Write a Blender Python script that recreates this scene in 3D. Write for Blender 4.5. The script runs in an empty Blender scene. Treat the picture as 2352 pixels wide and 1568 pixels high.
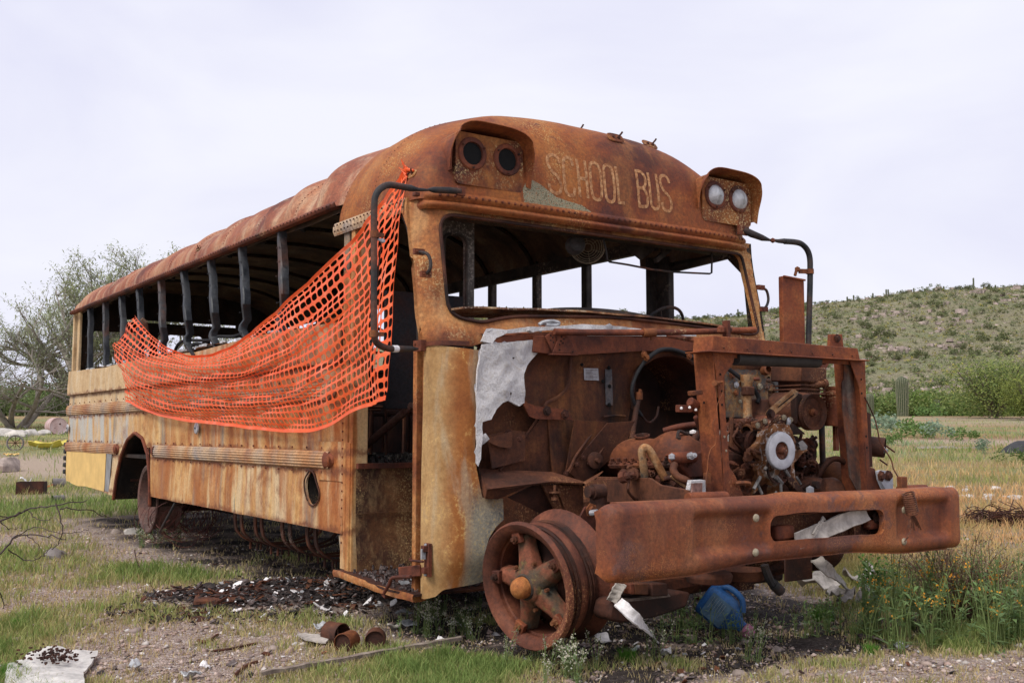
import bpy, math, random
import numpy as np
from mathutils import Vector, Matrix, noise as mnoise
from mathutils.geometry import delaunay_2d_cdt
random.seed(7); rng = np.random.default_rng(7)
C = bpy.context.scene.collection
R = math.radians

# ------------------------------------------------------------ camera, sky, sun
HC = 1.04; FPX = 2423.0
PITCH = math.atan((992 - 784) / FPX)
cam = bpy.data.cameras.new('camera'); camo = bpy.data.objects.new('camera', cam); C.objects.link(camo)
cam.sensor_width = 36; cam.lens = FPX / 2352 * 36; cam.clip_start = .05; cam.clip_end = 3000
camo.location = (0, 0, HC); camo.rotation_euler = (math.pi / 2 + PITCH, 0, 0)
bpy.context.scene.camera = camo
SC = bpy.context.scene
SC.view_settings.view_transform = 'Standard'; SC.view_settings.look = 'None'
SC.view_settings.exposure = 0.88; SC.view_settings.gamma = 1.0
SUN_EL, SUN_AZ = R(50), R(-140)          # sun high, to the left and a little behind the camera
w = bpy.data.worlds.new('World'); SC.world = w; w.use_nodes = True
nt = w.node_tree; nt.nodes.clear()
def wn(t, **k):
    n = nt.nodes.new(t)
    for a, b in k.items(): setattr(n, a, b)
    return n
sky = wn('ShaderNodeTexSky', sky_type='NISHITA', sun_disc=False, sun_elevation=SUN_EL, sun_rotation=SUN_AZ)
sky.dust_density = 4; sky.air_density = 1.0
tc = wn('ShaderNodeTexCoord'); mp = wn('ShaderNodeMapping'); mp.inputs['Scale'].default_value = (1, 1, 2.6)
cn = wn('ShaderNodeTexNoise'); cn.inputs['Scale'].default_value = 2.2; cn.inputs['Detail'].default_value = 6; cn.inputs['Distortion'].default_value = .6
cr = wn('ShaderNodeValToRGB')
cr.color_ramp.elements[0].position = .36; cr.color_ramp.elements[0].color = (.765, .77, .93, 1)
cr.color_ramp.elements[1].position = .64; cr.color_ramp.elements[1].color = (.885, .89, .985, 1)
b1 = wn('ShaderNodeBackground'); b1.inputs[1].default_value = .05
b2 = wn('ShaderNodeBackground'); b2.inputs[1].default_value = .578
mx = wn('ShaderNodeMixShader'); mx.inputs[0].default_value = .96
out = wn('ShaderNodeOutputWorld')
L = nt.links.new
L(tc.outputs['Generated'], mp.inputs[0]); L(mp.outputs[0], cn.inputs['Vector']); L(cn.outputs['Fac'], cr.inputs[0])
L(sky.outputs[0], b1.inputs[0]); L(cr.outputs[0], b2.inputs[0]); L(b1.outputs[0], mx.inputs[1]); L(b2.outputs[0], mx.inputs[2]); L(mx.outputs[0], out.inputs[0])
sl = bpy.data.lights.new('sun', 'SUN'); sl.energy = 1.5; sl.angle = R(24); sl.color = (1, .95, .88)
so = bpy.data.objects.new('sun', sl); C.objects.link(so)
_d = Vector((math.sin(SUN_AZ) * math.cos(SUN_EL), math.cos(SUN_AZ) * math.cos(SUN_EL), math.sin(SUN_EL)))
so.rotation_euler = _d.to_track_quat('Z', 'Y').to_euler()

# ------------------------------------------------------------ measured camera frame -> places
P0 = (-0.413, 5.26); TH = R(34.6)
FV = (math.sin(TH), -math.cos(TH)); AV = (math.cos(TH), math.sin(TH))     # the bus: forward, across
def ray(px, py):
    x = (px - 1176) / FPX; y = -(py - 784) / FPX
    return (x, math.cos(PITCH) - y * math.sin(PITCH), math.sin(PITCH) + y * math.cos(PITCH))
def FP(px, py, x=0.0):        # point on the bus's cross plane x (bus coordinates)
    d = ray(px, py); t = (x + P0[0]*FV[0] + P0[1]*FV[1]) / (d[0]*FV[0] + d[1]*FV[1])
    return Vector((x, (t*d[0]-P0[0])*AV[0] + (t*d[1]-P0[1])*AV[1], HC + t*d[2]))
def SP(px, py, y=0.0):        # point on the bus's side plane y
    d = ray(px, py); t = (y + P0[0]*AV[0] + P0[1]*AV[1]) / (d[0]*AV[0] + d[1]*AV[1])
    return Vector(((t*d[0]-P0[0])*FV[0] + (t*d[1]-P0[1])*FV[1], y, HC + t*d[2]))
def WP(px, d, z=None):        # world point in column px at distance d
    r = ray(px, 992); return Vector((r[0] * d / r[1], d, ground_z(r[0] * d / r[1], d) if z is None else z))
def softplus(v, k): return k * math.log1p(math.exp(min(v / k, 40)))
def sm(a, b, v):
    t = max(0., min(1., (v - a) / (b - a))); return t * t * (3 - 2 * t)
def ground_z(x, y):
    z = .034 * (softplus(y - 10, 1.6) - softplus(y - 106, 5))
    z += .025 * mnoise.noise((x * .45, y * .45, 3)) * sm(2, 5, abs(y) + abs(x)) * 1.0 + .008 * mnoise.noise((x * 2.3, y * 2.3, 9))
    return z - .01
def GP(px, py):               # point of the ground seen at a pixel
    r = ray(px, py); t = 3.0
    for _ in range(60):
        z = ground_z(r[0]*t, r[1]*t); e = (HC + r[2]*t) - z
        t += e / max(.02, -r[2] + .034 * (r[1]*t > 12)) * .7
    return Vector((r[0]*t, r[1]*t, ground_z(r[0]*t, r[1]*t)))
def proj(p):                  # bus coordinates -> pixel
    wx = P0[0] + FV[0]*p[0] + AV[0]*p[1]; wy = P0[1] + FV[1]*p[0] + AV[1]*p[1]; wz = p[2] - HC
    c, s = math.cos(PITCH), math.sin(PITCH); d = wy*c + wz*s; u = -wy*s + wz*c
    return (1176 + FPX*wx/d, 784 - FPX*u/d)
def to_world(p): return Vector((P0[0] + FV[0]*p[0] + AV[0]*p[1], P0[1] + FV[1]*p[0] + AV[1]*p[1], p[2]))
def to_bus(p):
    dx, dy = p[0]-P0[0], p[1]-P0[1]; return Vector((dx*FV[0]+dy*FV[1], dx*AV[0]+dy*AV[1], p[2]))

# ------------------------------------------------------------ mesh helpers
class MB:
    def __init__(s): s.v = []; s.f = []; s.mi = []; s.m = 0; s.col = None
    def add(s, vs, fs):
        o = len(s.v); s.v += [tuple(p) for p in vs]; s.f += [tuple(i + o for i in f) for f in fs]; s.mi += [s.m] * len(fs); return s
    def box(s, c, d, rot=None):
        M = rot if rot is not None else Matrix.Identity(3)
        if isinstance(M, (tuple, list)):
            from mathutils import Euler
            M = Euler(M).to_matrix()
        c = Vector(c); h = [x / 2 for x in d]
        vs = [c + M @ Vector((sx*h[0], sy*h[1], sz*h[2])) for sx in (-1, 1) for sy in (-1, 1) for sz in (-1, 1)]
        return s.add(vs, [(0,1,3,2),(4,6,7,5),(0,4,5,1),(2,3,7,6),(0,2,6,4),(1,5,7,3)])
    def bar(s, p, q, w_, h_, up=(0, 0, 1)):
        p, q = Vector(p), Vector(q); d = (q - p); l = d.length; d.normalize()
        sx = d.cross(Vector(up))
        if sx.length < 1e-3: sx = d.cross(Vector((1, 0, 0)))
        sx.normalize(); sz = sx.cross(d)
        M = Matrix((sx, d, sz)).transposed()
        return s.box((p + q) / 2, (w_, l, h_), M)
    def tube(s, pts, r, n=8, cap=True, closed=False):
        pts = [Vector(p) for p in pts]; N = len(pts)
        rs = [r] * N if not isinstance(r, (list, tuple)) else r
        rings = []; prev = None
        for i, p in enumerate(pts):
            if closed: t = pts[(i+1) % N] - pts[i-1]
            else: t = pts[min(i+1, N-1)] - pts[max(i-1, 0)]
            if t.length < 1e-9: t = Vector((0, 0, 1))
            t.normalize()
            if prev is None:
                u = t.cross(Vector((0, 0, 1)))
                if u.length < .05: u = t.cross(Vector((1, 0, 0)))
            else: u = prev - t * prev.dot(t)
            if u.length < 1e-6: u = t.orthogonal()
            u.normalize(); prev = u; b = t.cross(u)
            rings.append([p + (u * math.cos(2*math.pi*k/n) + b * math.sin(2*math.pi*k/n)) * rs[i] for k in range(n)])
        vs = [q for rg in rings for q in rg]; fs = []
        for i in range(N if closed else N - 1):
            j = (i + 1) % N
            for k in range(n):
                k2 = (k + 1) % n; fs.append((i*n+k, i*n+k2, j*n+k2, j*n+k))
        if cap and not closed: fs += [tuple(range(n))[::-1], tuple((N-1)*n + k for k in range(n))]
        return s.add(vs, fs)
    def lathe(s, prof, o, ax, n=24, closed_ends=False, a0=0, a1=2*math.pi):
        o = Vector(o); ax = Vector(ax).normalized(); u = ax.orthogonal().normalized(); b = ax.cross(u)
        full = abs(a1 - a0 - 2*math.pi) < 1e-6; m = n if full else n + 1
        vs = []; fs = []
        for (r_, h_) in prof:
            for k in range(m):
                a = a0 + (a1 - a0) * k / n; vs.append(o + ax*h_ + (u*math.cos(a) + b*math.sin(a)) * r_)
        for i in range(len(prof) - 1):
            for k in range(n):
                k2 = (k + 1) % m; fs.append((i*m+k, i*m+k2, (i+1)*m+k2, (i+1)*m+k))
        if closed_ends: fs += [tuple(range(m))[::-1], tuple((len(prof)-1)*m + k for k in range(m))]
        return s.add(vs, fs)
    def ball(s, c, r, n=8, sc=(1, 1, 1)):
        vs = []; fs = []; c = Vector(c); h = max(3, n // 2)
        for i in range(h + 1):
            for k in range(n):
                a = math.pi*i/h; b = 2*math.pi*k/n
                vs.append(c + Vector((math.sin(a)*math.cos(b)*sc[0], math.sin(a)*math.sin(b)*sc[1], math.cos(a)*sc[2])) * r)
        for i in range(h):
            for k in range(n): fs.append((i*n+k, (i+1)*n+k, (i+1)*n+(k+1) % n, i*n+(k+1) % n))
        return s.add(vs, fs)
    def grid(s, nu, nv, fn):
        vs = [fn(i / nu, j / nv) for i in range(nu + 1) for j in range(nv + 1)]
        fs = [(i*(nv+1)+j, (i+1)*(nv+1)+j, (i+1)*(nv+1)+j+1, i*(nv+1)+j+1) for i in range(nu) for j in range(nv)]
        return s.add(vs, fs)
    def prism(s, poly, d):
        n = len(poly); d = Vector(d); a = [Vector(p) for p in poly]
        return s.add(a + [p + d for p in a], [tuple(range(n))[::-1], tuple(range(n, 2*n))] + [(i, (i+1) % n, n+(i+1) % n, n+i) for i in range(n)])
    def panel(s, outline, holes, step, fn):
        """flat outline with holes, filled with a fine triangle mesh and mapped by fn(u, v) -> 3-D"""
        def resamp(p):
            o = []
            for i in range(len(p)):
                a, b = Vector(p[i]), Vector(p[(i+1) % len(p)]); k = max(1, int((b-a).length / step + .5))
                o += [a + (b-a) * (j/k) for j in range(k)]
            return o
        loops = [resamp(outline)] + [resamp(h) for h in holes]
        def inside(pt, lp):
            x, y = pt; c = False; n = len(lp); j = n - 1
            for i in range(n):
                xi, yi = lp[i]; xj, yj = lp[j]
                if (yi > y) != (yj > y) and x < (xj-xi)*(y-yi)/(yj-yi) + xi: c = not c
                j = i
            return c
        pts = []; ed = []
        for lp in loops:
            b = len(pts); pts += [Vector((q[0], q[1])) for q in lp]; ed += [(b+i, b+(i+1) % len(lp)) for i in range(len(lp))]
        bnd = np.array([[q[0], q[1]] for q in pts])
        xs = [q[0] for q in loops[0]]; ys = [q[1] for q in loops[0]]
        x = min(xs) + step * .5
        row = 0
        while x < max(xs):
            y = min(ys) + step * (.5 if row % 2 else .25)
            while y < max(ys):
                if inside((x, y), outline) and not any(inside((x, y), h) for h in holes):
                    if ((bnd[:, 0]-x)**2 + (bnd[:, 1]-y)**2).min() > (step*.45)**2: pts.append(Vector((x, y)))
                y += step
            x += step * .87; row += 1
        V, E, F, _, _, _ = delaunay_2d_cdt(pts, ed, [], 0, 1e-6)
        fs = []
        for f in F:
            cx = sum(V[i][0] for i in f)/len(f); cy = sum(V[i][1] for i in f)/len(f)
            if inside((cx, cy), outline) and not any(inside((cx, cy), h) for h in holes): fs.append(tuple(f))
        return s.add([fn(p[0], p[1]) for p in V], fs)
    def build(s, name, mat, parent=None, smooth=.7, solid=0, bevel=0, offset=0, loc=None):
        me = bpy.data.meshes.new(name); me.from_pydata(s.v, [], s.f)
        for m in (mat if isinstance(mat, (list, tuple)) else [mat]): me.materials.append(m)
        if isinstance(mat, (list, tuple)): me.polygons.foreach_set('material_index', s.mi)
        me.update()
        if smooth:
            me.polygons.foreach_set('use_smooth', [True] * len(me.polygons)); me.set_sharp_from_angle(angle=smooth)
        o = bpy.data.objects.new(name, me); C.objects.link(o)
        if parent: o.parent = parent
        if loc is not None: o.location = loc
        if solid:
            m = o.modifiers.new('solid', 'SOLIDIFY'); m.thickness = solid; m.offset = offset
            if smooth and len(me.polygons) < 60000: e = o.modifiers.new('split', 'EDGE_SPLIT'); e.split_angle = max(.7, smooth)
        if bevel:
            m = o.modifiers.new('bevel', 'BEVEL'); m.width = bevel; m.segments = 2; m.limit_method = 'ANGLE'
        return o
def spline(pts, n=8):
    p = [Vector(q) for q in pts]; o = []
    for i in range(len(p) - 1):
        a = p[max(i-1, 0)]; b = p[i]; c = p[i+1]; d = p[min(i+2, len(p)-1)]
        for k in range(n):
            t = k / n
            o.append(.5*((2*b) + (c-a)*t + (2*a-5*b+4*c-d)*t*t + (3*b-a-3*c+d)*t**3))
    return o + [p[-1]]
def rounded(poly, r, n=5):
    o = []; N = len(poly); rr = r if isinstance(r, (list, tuple)) else [r]*N
    for i in range(N):
        p = Vector(poly[i][:2]); a = (Vector(poly[i-1][:2]) - p); b = (Vector(poly[(i+1) % N][:2]) - p)
        k = min(rr[i], a.length*.49, b.length*.49); A = p + a.normalized()*k; B = p + b.normalized()*k
        for j in range(n + 1):
            t = j/n; o.append(A*(1-t)**2 + p*2*t*(1-t) + B*t*t)
    return o
def empty(name, loc=(0, 0, 0), rz=0, label=None, cat=None, group=None):
    o = bpy.data.objects.new(name, None); C.objects.link(o); o.location = loc; o.rotation_euler = (0, 0, rz); o.empty_display_size = .1
    tag(o, label, cat, group); return o
def tag(o, label=None, cat=None, group=None, kind=None):
    if label: o['label'] = label
    if cat: o['category'] = cat
    if group: o['group'] = group
    if kind: o['kind'] = kind
    return o
def copy_tree(o, parent=None):
    kids = [c for c in o.children]; c = o.copy(); C.objects.link(c); c.parent = parent
    for k in kids: copy_tree(k, c)
    return c

# ------------------------------------------------------------ materials
class NT:
    def __init__(s, name):
        s.mat = bpy.data.materials.new(name); s.mat.use_nodes = True; s.t = s.mat.node_tree; s.t.nodes.clear()
        s.out = s.t.nodes.new('ShaderNodeOutputMaterial'); s.p = s.t.nodes.new('ShaderNodeBsdfPrincipled')
        s.t.links.new(s.p.outputs[0], s.out.inputs[0]); s._oc = None
    def L(s, a, b): s.t.links.new(a, b)
    def n(s, t, **k):
        x = s.t.nodes.new(t)
        for a, b in k.items(): setattr(x, a, b)
        return x
    def oc(s, scale=(1, 1, 1), which='Object', loc=(0, 0, 0)):
        if s._oc is None: s._oc = s.n('ShaderNodeTexCoord')
        m = s.n('ShaderNodeMapping'); m.inputs['Scale'].default_value = scale; m.inputs['Location'].default_value = loc
        s.L(s._oc.outputs[which], m.inputs[0]); return m.outputs[0]
    def noise(s, vec, scale, detail=6, rough=.6, dist=0):
        x = s.n('ShaderNodeTexNoise'); x.inputs['Scale'].default_value = scale; x.inputs['Detail'].default_value = detail
        x.inputs['Roughness'].default_value = rough; x.inputs['Distortion'].default_value = dist; s.L(vec, x.inputs['Vector']); return x.outputs['Fac']
    def vor(s, vec, scale, feature='F1', out='Distance'):
        x = s.n('ShaderNodeTexVoronoi', feature=feature); x.inputs['Scale'].default_value = scale; s.L(vec, x.inputs['Vector']); return x.outputs[out]
    def ramp(s, fac, stops, interp='LINEAR'):
        x = s.n('ShaderNodeValToRGB'); x.color_ramp.interpolation = interp; e = x.color_ramp.elements
        while len(e) < len(stops): e.new(.5)
        for i, (p, c) in enumerate(stops):
            e[i].position = p; e[i].color = (c, c, c, 1) if isinstance(c, (int, float)) else (*c, 1)
        s.L(fac, x.inputs[0]); return x.outputs['Color']
    def inp(s, sock, v):
        if hasattr(v, 'is_linked') or hasattr(v, 'links'): s.L(v, sock)
        elif isinstance(v, (int, float)): sock.default_value = v if sock.type == 'VALUE' else (v, v, v, 1)
        else: sock.default_value = (*v, 1) if len(v) == 3 else v
    def mix(s, a, b, fac, mode='MIX'):
        x = s.n('ShaderNodeMix', data_type='RGBA', blend_type=mode); x.clamp_factor = True
        s.inp(x.inputs['Factor'], fac); s.inp(x.inputs[6], a); s.inp(x.inputs[7], b); return x.outputs[2]
    def math(s, op, a, b=0.0):
        x = s.n('ShaderNodeMath', operation=op); s.inp(x.inputs[0], a); s.inp(x.inputs[1], b); return x.outputs[0]
    def mr(s, v, a, b, c=0, d=1):
        x = s.n('ShaderNodeMapRange', interpolation_type='SMOOTHSTEP'); s.inp(x.inputs[0], v)
        for i, q in enumerate((a, b, c, d)): x.inputs[i+1].default_value = q
        return x.outputs[0]
    def sep(s, vec):
        x = s.n('ShaderNodeSeparateXYZ'); s.L(vec, x.inputs[0]); return x.outputs
    def attr(s, name):
        return s.n('ShaderNodeAttribute', attribute_name=name).outputs['Color']
    def done(s, col, rough=.8, bump=None, bs=.3, metal=0, spec=.3, bd=.01):
        s.inp(s.p.inputs['Base Color'], col); s.inp(s.p.inputs['Roughness'], rough); s.p.inputs['Metallic'].default_value = metal
        s.p.inputs['Specular IOR Level'].default_value = spec
        if bump is not None:
            b = s.n('ShaderNodeBump'); b.inputs['Strength'].default_value = bs; b.inputs['Distance'].default_value = bd
            s.L(bump, b.inputs['Height']); s.L(b.outputs[0], s.p.inputs['Normal'])
        return s.mat
def rust(name, cols, sc=2.5, streak=None, speck=None, patch=None, soot=0, rough=.75, bs=.35, stz=.25, contrast=.16, spec=.3):
    """burnt steel: blotches of the given colours, vertical streaks, fine grit, specks, patches of old paint"""
    t = NT(name); o = t.oc(); a = t.noise(o, sc, 9, .62, .4)
    k = len(cols); lo, hi = .5 - contrast, .5 + contrast
    col = t.ramp(a, [(lo + (hi-lo)*i/(k-1), c) for i, c in enumerate(cols)])
    if streak:
        ov = t.oc((1, 1, stz)); st = t.noise(ov, streak[2] if len(streak) > 2 else 9, 7, .6, .2)
        col = t.mix(col, streak[0], t.math('MULTIPLY', t.mr(st, .46, .68), streak[1]))
    if patch:
        pn = t.noise(o, patch[2], 8, .7, .3); col = t.mix(col, patch[0], t.math('MULTIPLY', t.mr(pn, patch[1], patch[1] + .06), .9))
    f = t.noise(o, 55, 6, .7)
    col = t.mix(col, t.ramp(f, [(.3, .45), (.5, .95), (.7, 1.5)]), .75, 'MULTIPLY')
    g = t.noise(o, 320, 3, .7)
    col = t.mix(col, t.ramp(g, [(.3, .7), (.7, 1.35)]), .6, 'MULTIPLY')
    if speck:
        sn = t.noise(o, speck[2] if len(speck) > 2 else 90, 4, .7); sm_ = t.noise(o, 1.9, 5, .6)
        fac = t.math('MULTIPLY', t.mr(sn, .53, .6), t.mr(sm_, .62 - speck[1]*.35, .72 - speck[1]*.3))
        col = t.mix(col, speck[0], t.math('MULTIPLY', fac, .8))
    if soot:
        s2 = t.noise(o, 3.1, 7, .65, .5); col = t.mix(col, (.012, .010, .009), t.math('MULTIPLY', t.mr(s2, .62 - soot*.3, .78 - soot*.3), .85))
    h = t.math('ADD', t.math('MULTIPLY', a, .6), t.math('ADD', t.math('MULTIPLY', f, .5), t.math('MULTIPLY', g, .22)))
    return t.done(col, t.ramp(f, [(.3, rough-.12), (.7, min(1, rough+.12))]), h, bs, spec=spec, bd=.012)
def plain(name, col, rough=.8, var=.25, sc=30, bs=.2, spec=.3, metal=0):
    t = NT(name); a = t.noise(t.oc(), sc, 7, .65)
    return t.done(t.mix(col, t.ramp(a, [(.3, 1-var*1.6), (.7, 1+var)]), 1, 'MULTIPLY'), rough, a, bs, spec=spec, metal=metal)

M = {}
M['roof'] = rust('roof_rust', [(.11,.035,.026),(.20,.062,.038),(.28,.095,.05),(.37,.17,.09),(.44,.28,.18)], 1.6, streak=((.48,.34,.22), .55, 7), patch=((.24,.23,.19), .66, 5), stz=.35, contrast=.2)
M['cap'] = rust('cap_rust', [(.075,.022,.014),(.16,.042,.018),(.24,.068,.020),(.31,.105,.026),(.36,.15,.045)], 1.7, streak=((.36,.15,.045), .4, 6), speck=((.50,.30,.11), .25, 100), patch=((.10,.032,.024), .60, 1.3), stz=.5, contrast=.2)
M['panelrust'] = rust('lamp_panel_rust', [(.055,.02,.014),(.14,.042,.018),(.24,.08,.022),(.34,.14,.04)], 6, speck=((.58,.42,.20), .55, 90), contrast=.2)
M['red'] = rust('red_brown_rust', [(.05,.017,.012),(.11,.032,.018),(.17,.048,.022),(.23,.07,.028)], 3.2, speck=((.5,.33,.17), .12))
M['bumper'] = rust('bumper_rust', [(.09,.027,.017),(.165,.046,.020),(.25,.070,.021),(.30,.098,.027)], 1.9, patch=((.13,.055,.042), .57, 2.4), streak=((.34,.14,.06), .45, 5), speck=((.5,.2,.06), .4, 160), rough=.68, spec=.4)
M['dark'] = rust('dark_rust', [(.018,.010,.008),(.04,.016,.011),(.075,.026,.015),(.12,.045,.022)], 3.0, speck=((.36,.2,.09), .2), rough=.8)
M['engine'] = rust('engine_rust', [(.025,.012,.009),(.065,.024,.015),(.12,.038,.02),(.21,.075,.03)], 7, patch=((.15,.125,.11), .64, 11), speck=((.5,.42,.34), .15), bs=.5)
M['soot'] = rust('sooty_interior', [(.006,.005,.005),(.012,.009,.008),(.028,.016,.011),(.065,.034,.018)], 2.2, streak=((.045,.04,.035), .5, 5), speck=((.14,.09,.045), .3), rough=.9)
M['ceil'] = rust('smoked_ceiling', [(.03,.02,.015),(.07,.04,.025),(.12,.07,.04),(.18,.13,.08)], 2.6, streak=((.10,.09,.08), .4, 5), speck=((.2,.14,.08), .3), rough=.9)
M['post'] = rust('post_blue_grey', [(.012,.015,.020),(.022,.026,.033),(.035,.036,.040),(.085,.038,.026)], 2.2, rough=.55, bs=.15, spec=.4)
M['inner'] = rust('scorched_frame', [(.012,.010,.010),(.03,.022,.018),(.05,.04,.034),(.09,.06,.04)], 6, speck=((.26,.2,.15), .35, 45))
M['pole'] = rust('mirror_pole', [(.015,.017,.02),(.03,.028,.028),(.06,.034,.026),(.13,.05,.03)], 5, rough=.6)
M['orange'] = rust('orange_bracket', [(.08,.028,.016),(.17,.055,.02),(.27,.095,.03)], 9)
M['white'] = plain('ash_white_fibre', (.80,.77,.76), .95, .22, 26, .9)
M['whitish'] = plain('weathered_fibreglass', (.42,.38,.34), .95, .35, 14, .8)
M['alu'] = plain('dull_aluminium', (.40,.40,.42), .5, .25, 22, .5, metal=.3)
M['glassy'] = plain('sagged_glass', (.42,.43,.44), .28, .35, 18, .5, spec=.6)
M['black'] = plain('black_hole', (.006,.006,.006), .9, .2)
M['rivet'] = plain('pale_rivet', (.32,.27,.19), .5, .3, 60, .2)
M['letter'] = rust('faded_letter_paint', [(.22,.08,.03),(.40,.19,.08),(.48,.27,.13)], 45, contrast=.14)
M['blackrubber'] = plain('charred_rubber', (.02,.02,.022), .75, .3, 20, .5)

def body_mat(name, mode):
    t = NT(name); o = t.oc(); X, Y, Z = t.sep(o)
    ov = t.oc((1, 1, .22)); st = t.noise(ov, 4.5, 8, .62, .3); st2 = t.noise(t.oc((1, 1, .12), loc=(3, 0, 0)), 11, 7, .6, .1)
    a = t.noise(o, 1.7, 9, .65, .6); b = t.noise(o, 5.5, 8, .65, .4)
    orange = t.ramp(b, [(.3, (.20,.055,.018)), (.48, (.36,.12,.032)), (.62, (.46,.19,.06)), (.75, (.52,.28,.12))])
    tan = t.ramp(b, [(.3, (.44,.22,.075)), (.5, (.60,.37,.14)), (.7, (.66,.47,.22))])
    if mode == 'upper': tan = t.ramp(b, [(.3, (.40,.25,.12)), (.5, (.55,.38,.20)), (.7, (.62,.48,.30))])
    if mode == 'cowl':
        x = t.math('ADD', Y, t.math('MULTIPLY', t.math('SUBTRACT', a, .5), .25))
        col = t.mix(t.ramp(b, [(.3, (.32,.17,.06)), (.55, (.44,.27,.115)), (.75, (.50,.35,.19))]), t.ramp(b, [(.3, (.24,.075,.02)), (.6, (.38,.14,.035))]), t.mr(x, .02, .11))
        col = t.mix(col, (.56,.36,.12), t.math('MULTIPLY', t.mr(t.noise(o, 60, 5, .7), .52, .56), t.math('MULTIPLY', t.mr(b, .50, .62), .7)))
        low = t.math('MULTIPLY', t.mr(Z, .82, .62), t.mr(Y, .13, .2))
        col = t.mix(col, t.ramp(t.noise(o, 70, 4, .7), [(.42, (.17,.16,.14)), (.55, (.30,.28,.22)), (.62, (.5,.34,.12))]), low)
        col = t.mix(col, (.42,.36,.25), t.math('MULTIPLY', t.mr(st, .5, .62), .5))
    else:
        rear = t.math('ADD', X, t.math('MULTIPLY', t.math('SUBTRACT', a, .5), 5.0))
        col = t.mix(orange, tan, t.math('MULTIPLY', t.mr(rear, -2.5, -6.2), .75 if mode == 'mid' else 1.0))
        col = t.mix(col, tan, t.math('MULTIPLY', t.mr(st, .42, .66), .8))
        pale = (.64,.50,.29) if mode != 'upper' else (.6,.5,.34)
        col = t.mix(col, pale, t.math('MULTIPLY', t.mr(st2, .48, .70), .8 if mode == 'skirt' else .65))
        col = t.mix(col, (.20,.19,.165), t.math('MULTIPLY', t.mr(t.noise(t.oc((1,1,.15), loc=(7,0,0)), 3.3, 8, .6, .2), .56, .70), .75))
        if mode == 'mid':
            gr = t.math('MULTIPLY', t.mr(rear, -4.8, -6.6), t.mr(st, .42, .56)); col = t.mix(col, (.45,.44,.40), gr)
        if mode == 'skirt':
            hot = t.math('MULTIPLY', t.mr(t.math('ABSOLUTE', t.math('ADD', t.math('ADD', X, 2.15), t.math('MULTIPLY', t.math('SUBTRACT', st, .5), 2.2))), .75, .1), t.mr(st2, .38, .55)); col = t.mix(col, (.66,.54,.34), t.math('MULTIPLY', hot, .65)); col = t.mix(col, (.18,.17,.14), t.math('MULTIPLY', hot, t.mr(t.noise(t.oc((1, 1, .1)), 7, 6, .6), .56, .66)))
            col = t.mix(col, (.30,.09,.022), t.math('MULTIPLY', t.mr(t.noise(ov, 2.1, 8, .6, .3), .5, .64), .75))
        for sz in (1.452, 1.30, 1.225, .93, .825, .485):
            wob = t.math('MULTIPLY', t.math('SUBTRACT', t.noise(t.oc((1, 1, .6), loc=(sz*7, 0, 0)), 5.0, 7, .75), .5), .22)
            dz = t.math('ABSOLUTE', t.math('SUBTRACT', t.math('ADD', Z, wob), sz - .01)); col = t.mix(col, (.15,.042,.018), t.math('MULTIPLY', t.mr(dz, .035, .0), .75))
        rimd = t.noise(o, 2.6, 8, .7, .8)
        col = t.mix(col, (.20,.055,.02), t.math('MULTIPLY', t.mr(rimd, .55, .72), .7))
    f = t.noise(o, 60, 6, .7); g = t.noise(o, 330, 3, .7)
    col = t.mix(col, t.ramp(f, [(.3, .6), (.5, 1.0), (.7, 1.3)]), .6, 'MULTIPLY'); col = t.mix(col, t.ramp(g, [(.3, .75), (.7, 1.25)]), .55, 'MULTIPLY')
    h = t.math('ADD', t.math('MULTIPLY', b, .5), t.math('ADD', t.math('MULTIPLY', f, .35), t.math('MULTIPLY', g, .15)))
    return t.done(col, .72, h, .3, spec=.3, bd=.01)
M['side'] = body_mat('side_panel_mid', 'mid'); M['belt'] = body_mat('side_panel_belt', 'upper'); M['skirt'] = body_mat('side_panel_skirt', 'skirt')
M['rail'] = rust('rub_rail_faded', [(.30,.10,.035),(.42,.22,.10),(.48,.33,.2),(.30,.26,.24)], 1.6, streak=((.2,.17,.17), .5, 4), contrast=.18, stz=1)
M['cowl'] = body_mat('cowl_corner', 'cowl')
M['yellow'] = plain('old_yellow_paint', (.70,.47,.17), .7, .12, 5, .15)

# ================================================================ THE BUS
CR = dict(c1=(1068.3, 723.2, .3145), c2=(1561.4, 723.2, .3145), c3=(1068.3, 1068.3, .3187), c4=(1561.4, 1068.3, .3361), c5=(739.6, 739.6, .4193),
          cs=(123.3, 493.1, .3494), ct=(123.3, 904, .3494), ca=(739.6, 230.1, .3669), cb=(1273.8, 230.1, .3669), cr=(1643.6, 575.3, .3669),
          cl=(0, 493.1, .4193), cg=(0, 1068.3, .4542), ch=(739.6, 1232.7, .2138))
def K(c, x, y): a = CR[c]; return (a[0] + a[2]*x, a[1] + a[2]*y)
def KF(c, x, y, X): return FP(*K(c, x, y), X)
def KS(c, x, y, Y=0.): return SP(*K(c, x, y), Y)

bus = empty('school_bus', (P0[0], P0[1], 0), math.atan2(FV[1], FV[0]), 'burnt-out rusty school bus with stripped bonnet and bare front rim on weedy gravel', 'bus')
W = 2.44; ZS = 1.68; XR = -8.02
def nz(x, y=0, z=0, k=1.0): return mnoise.noise((x*k, y*k, z*k))

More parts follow.
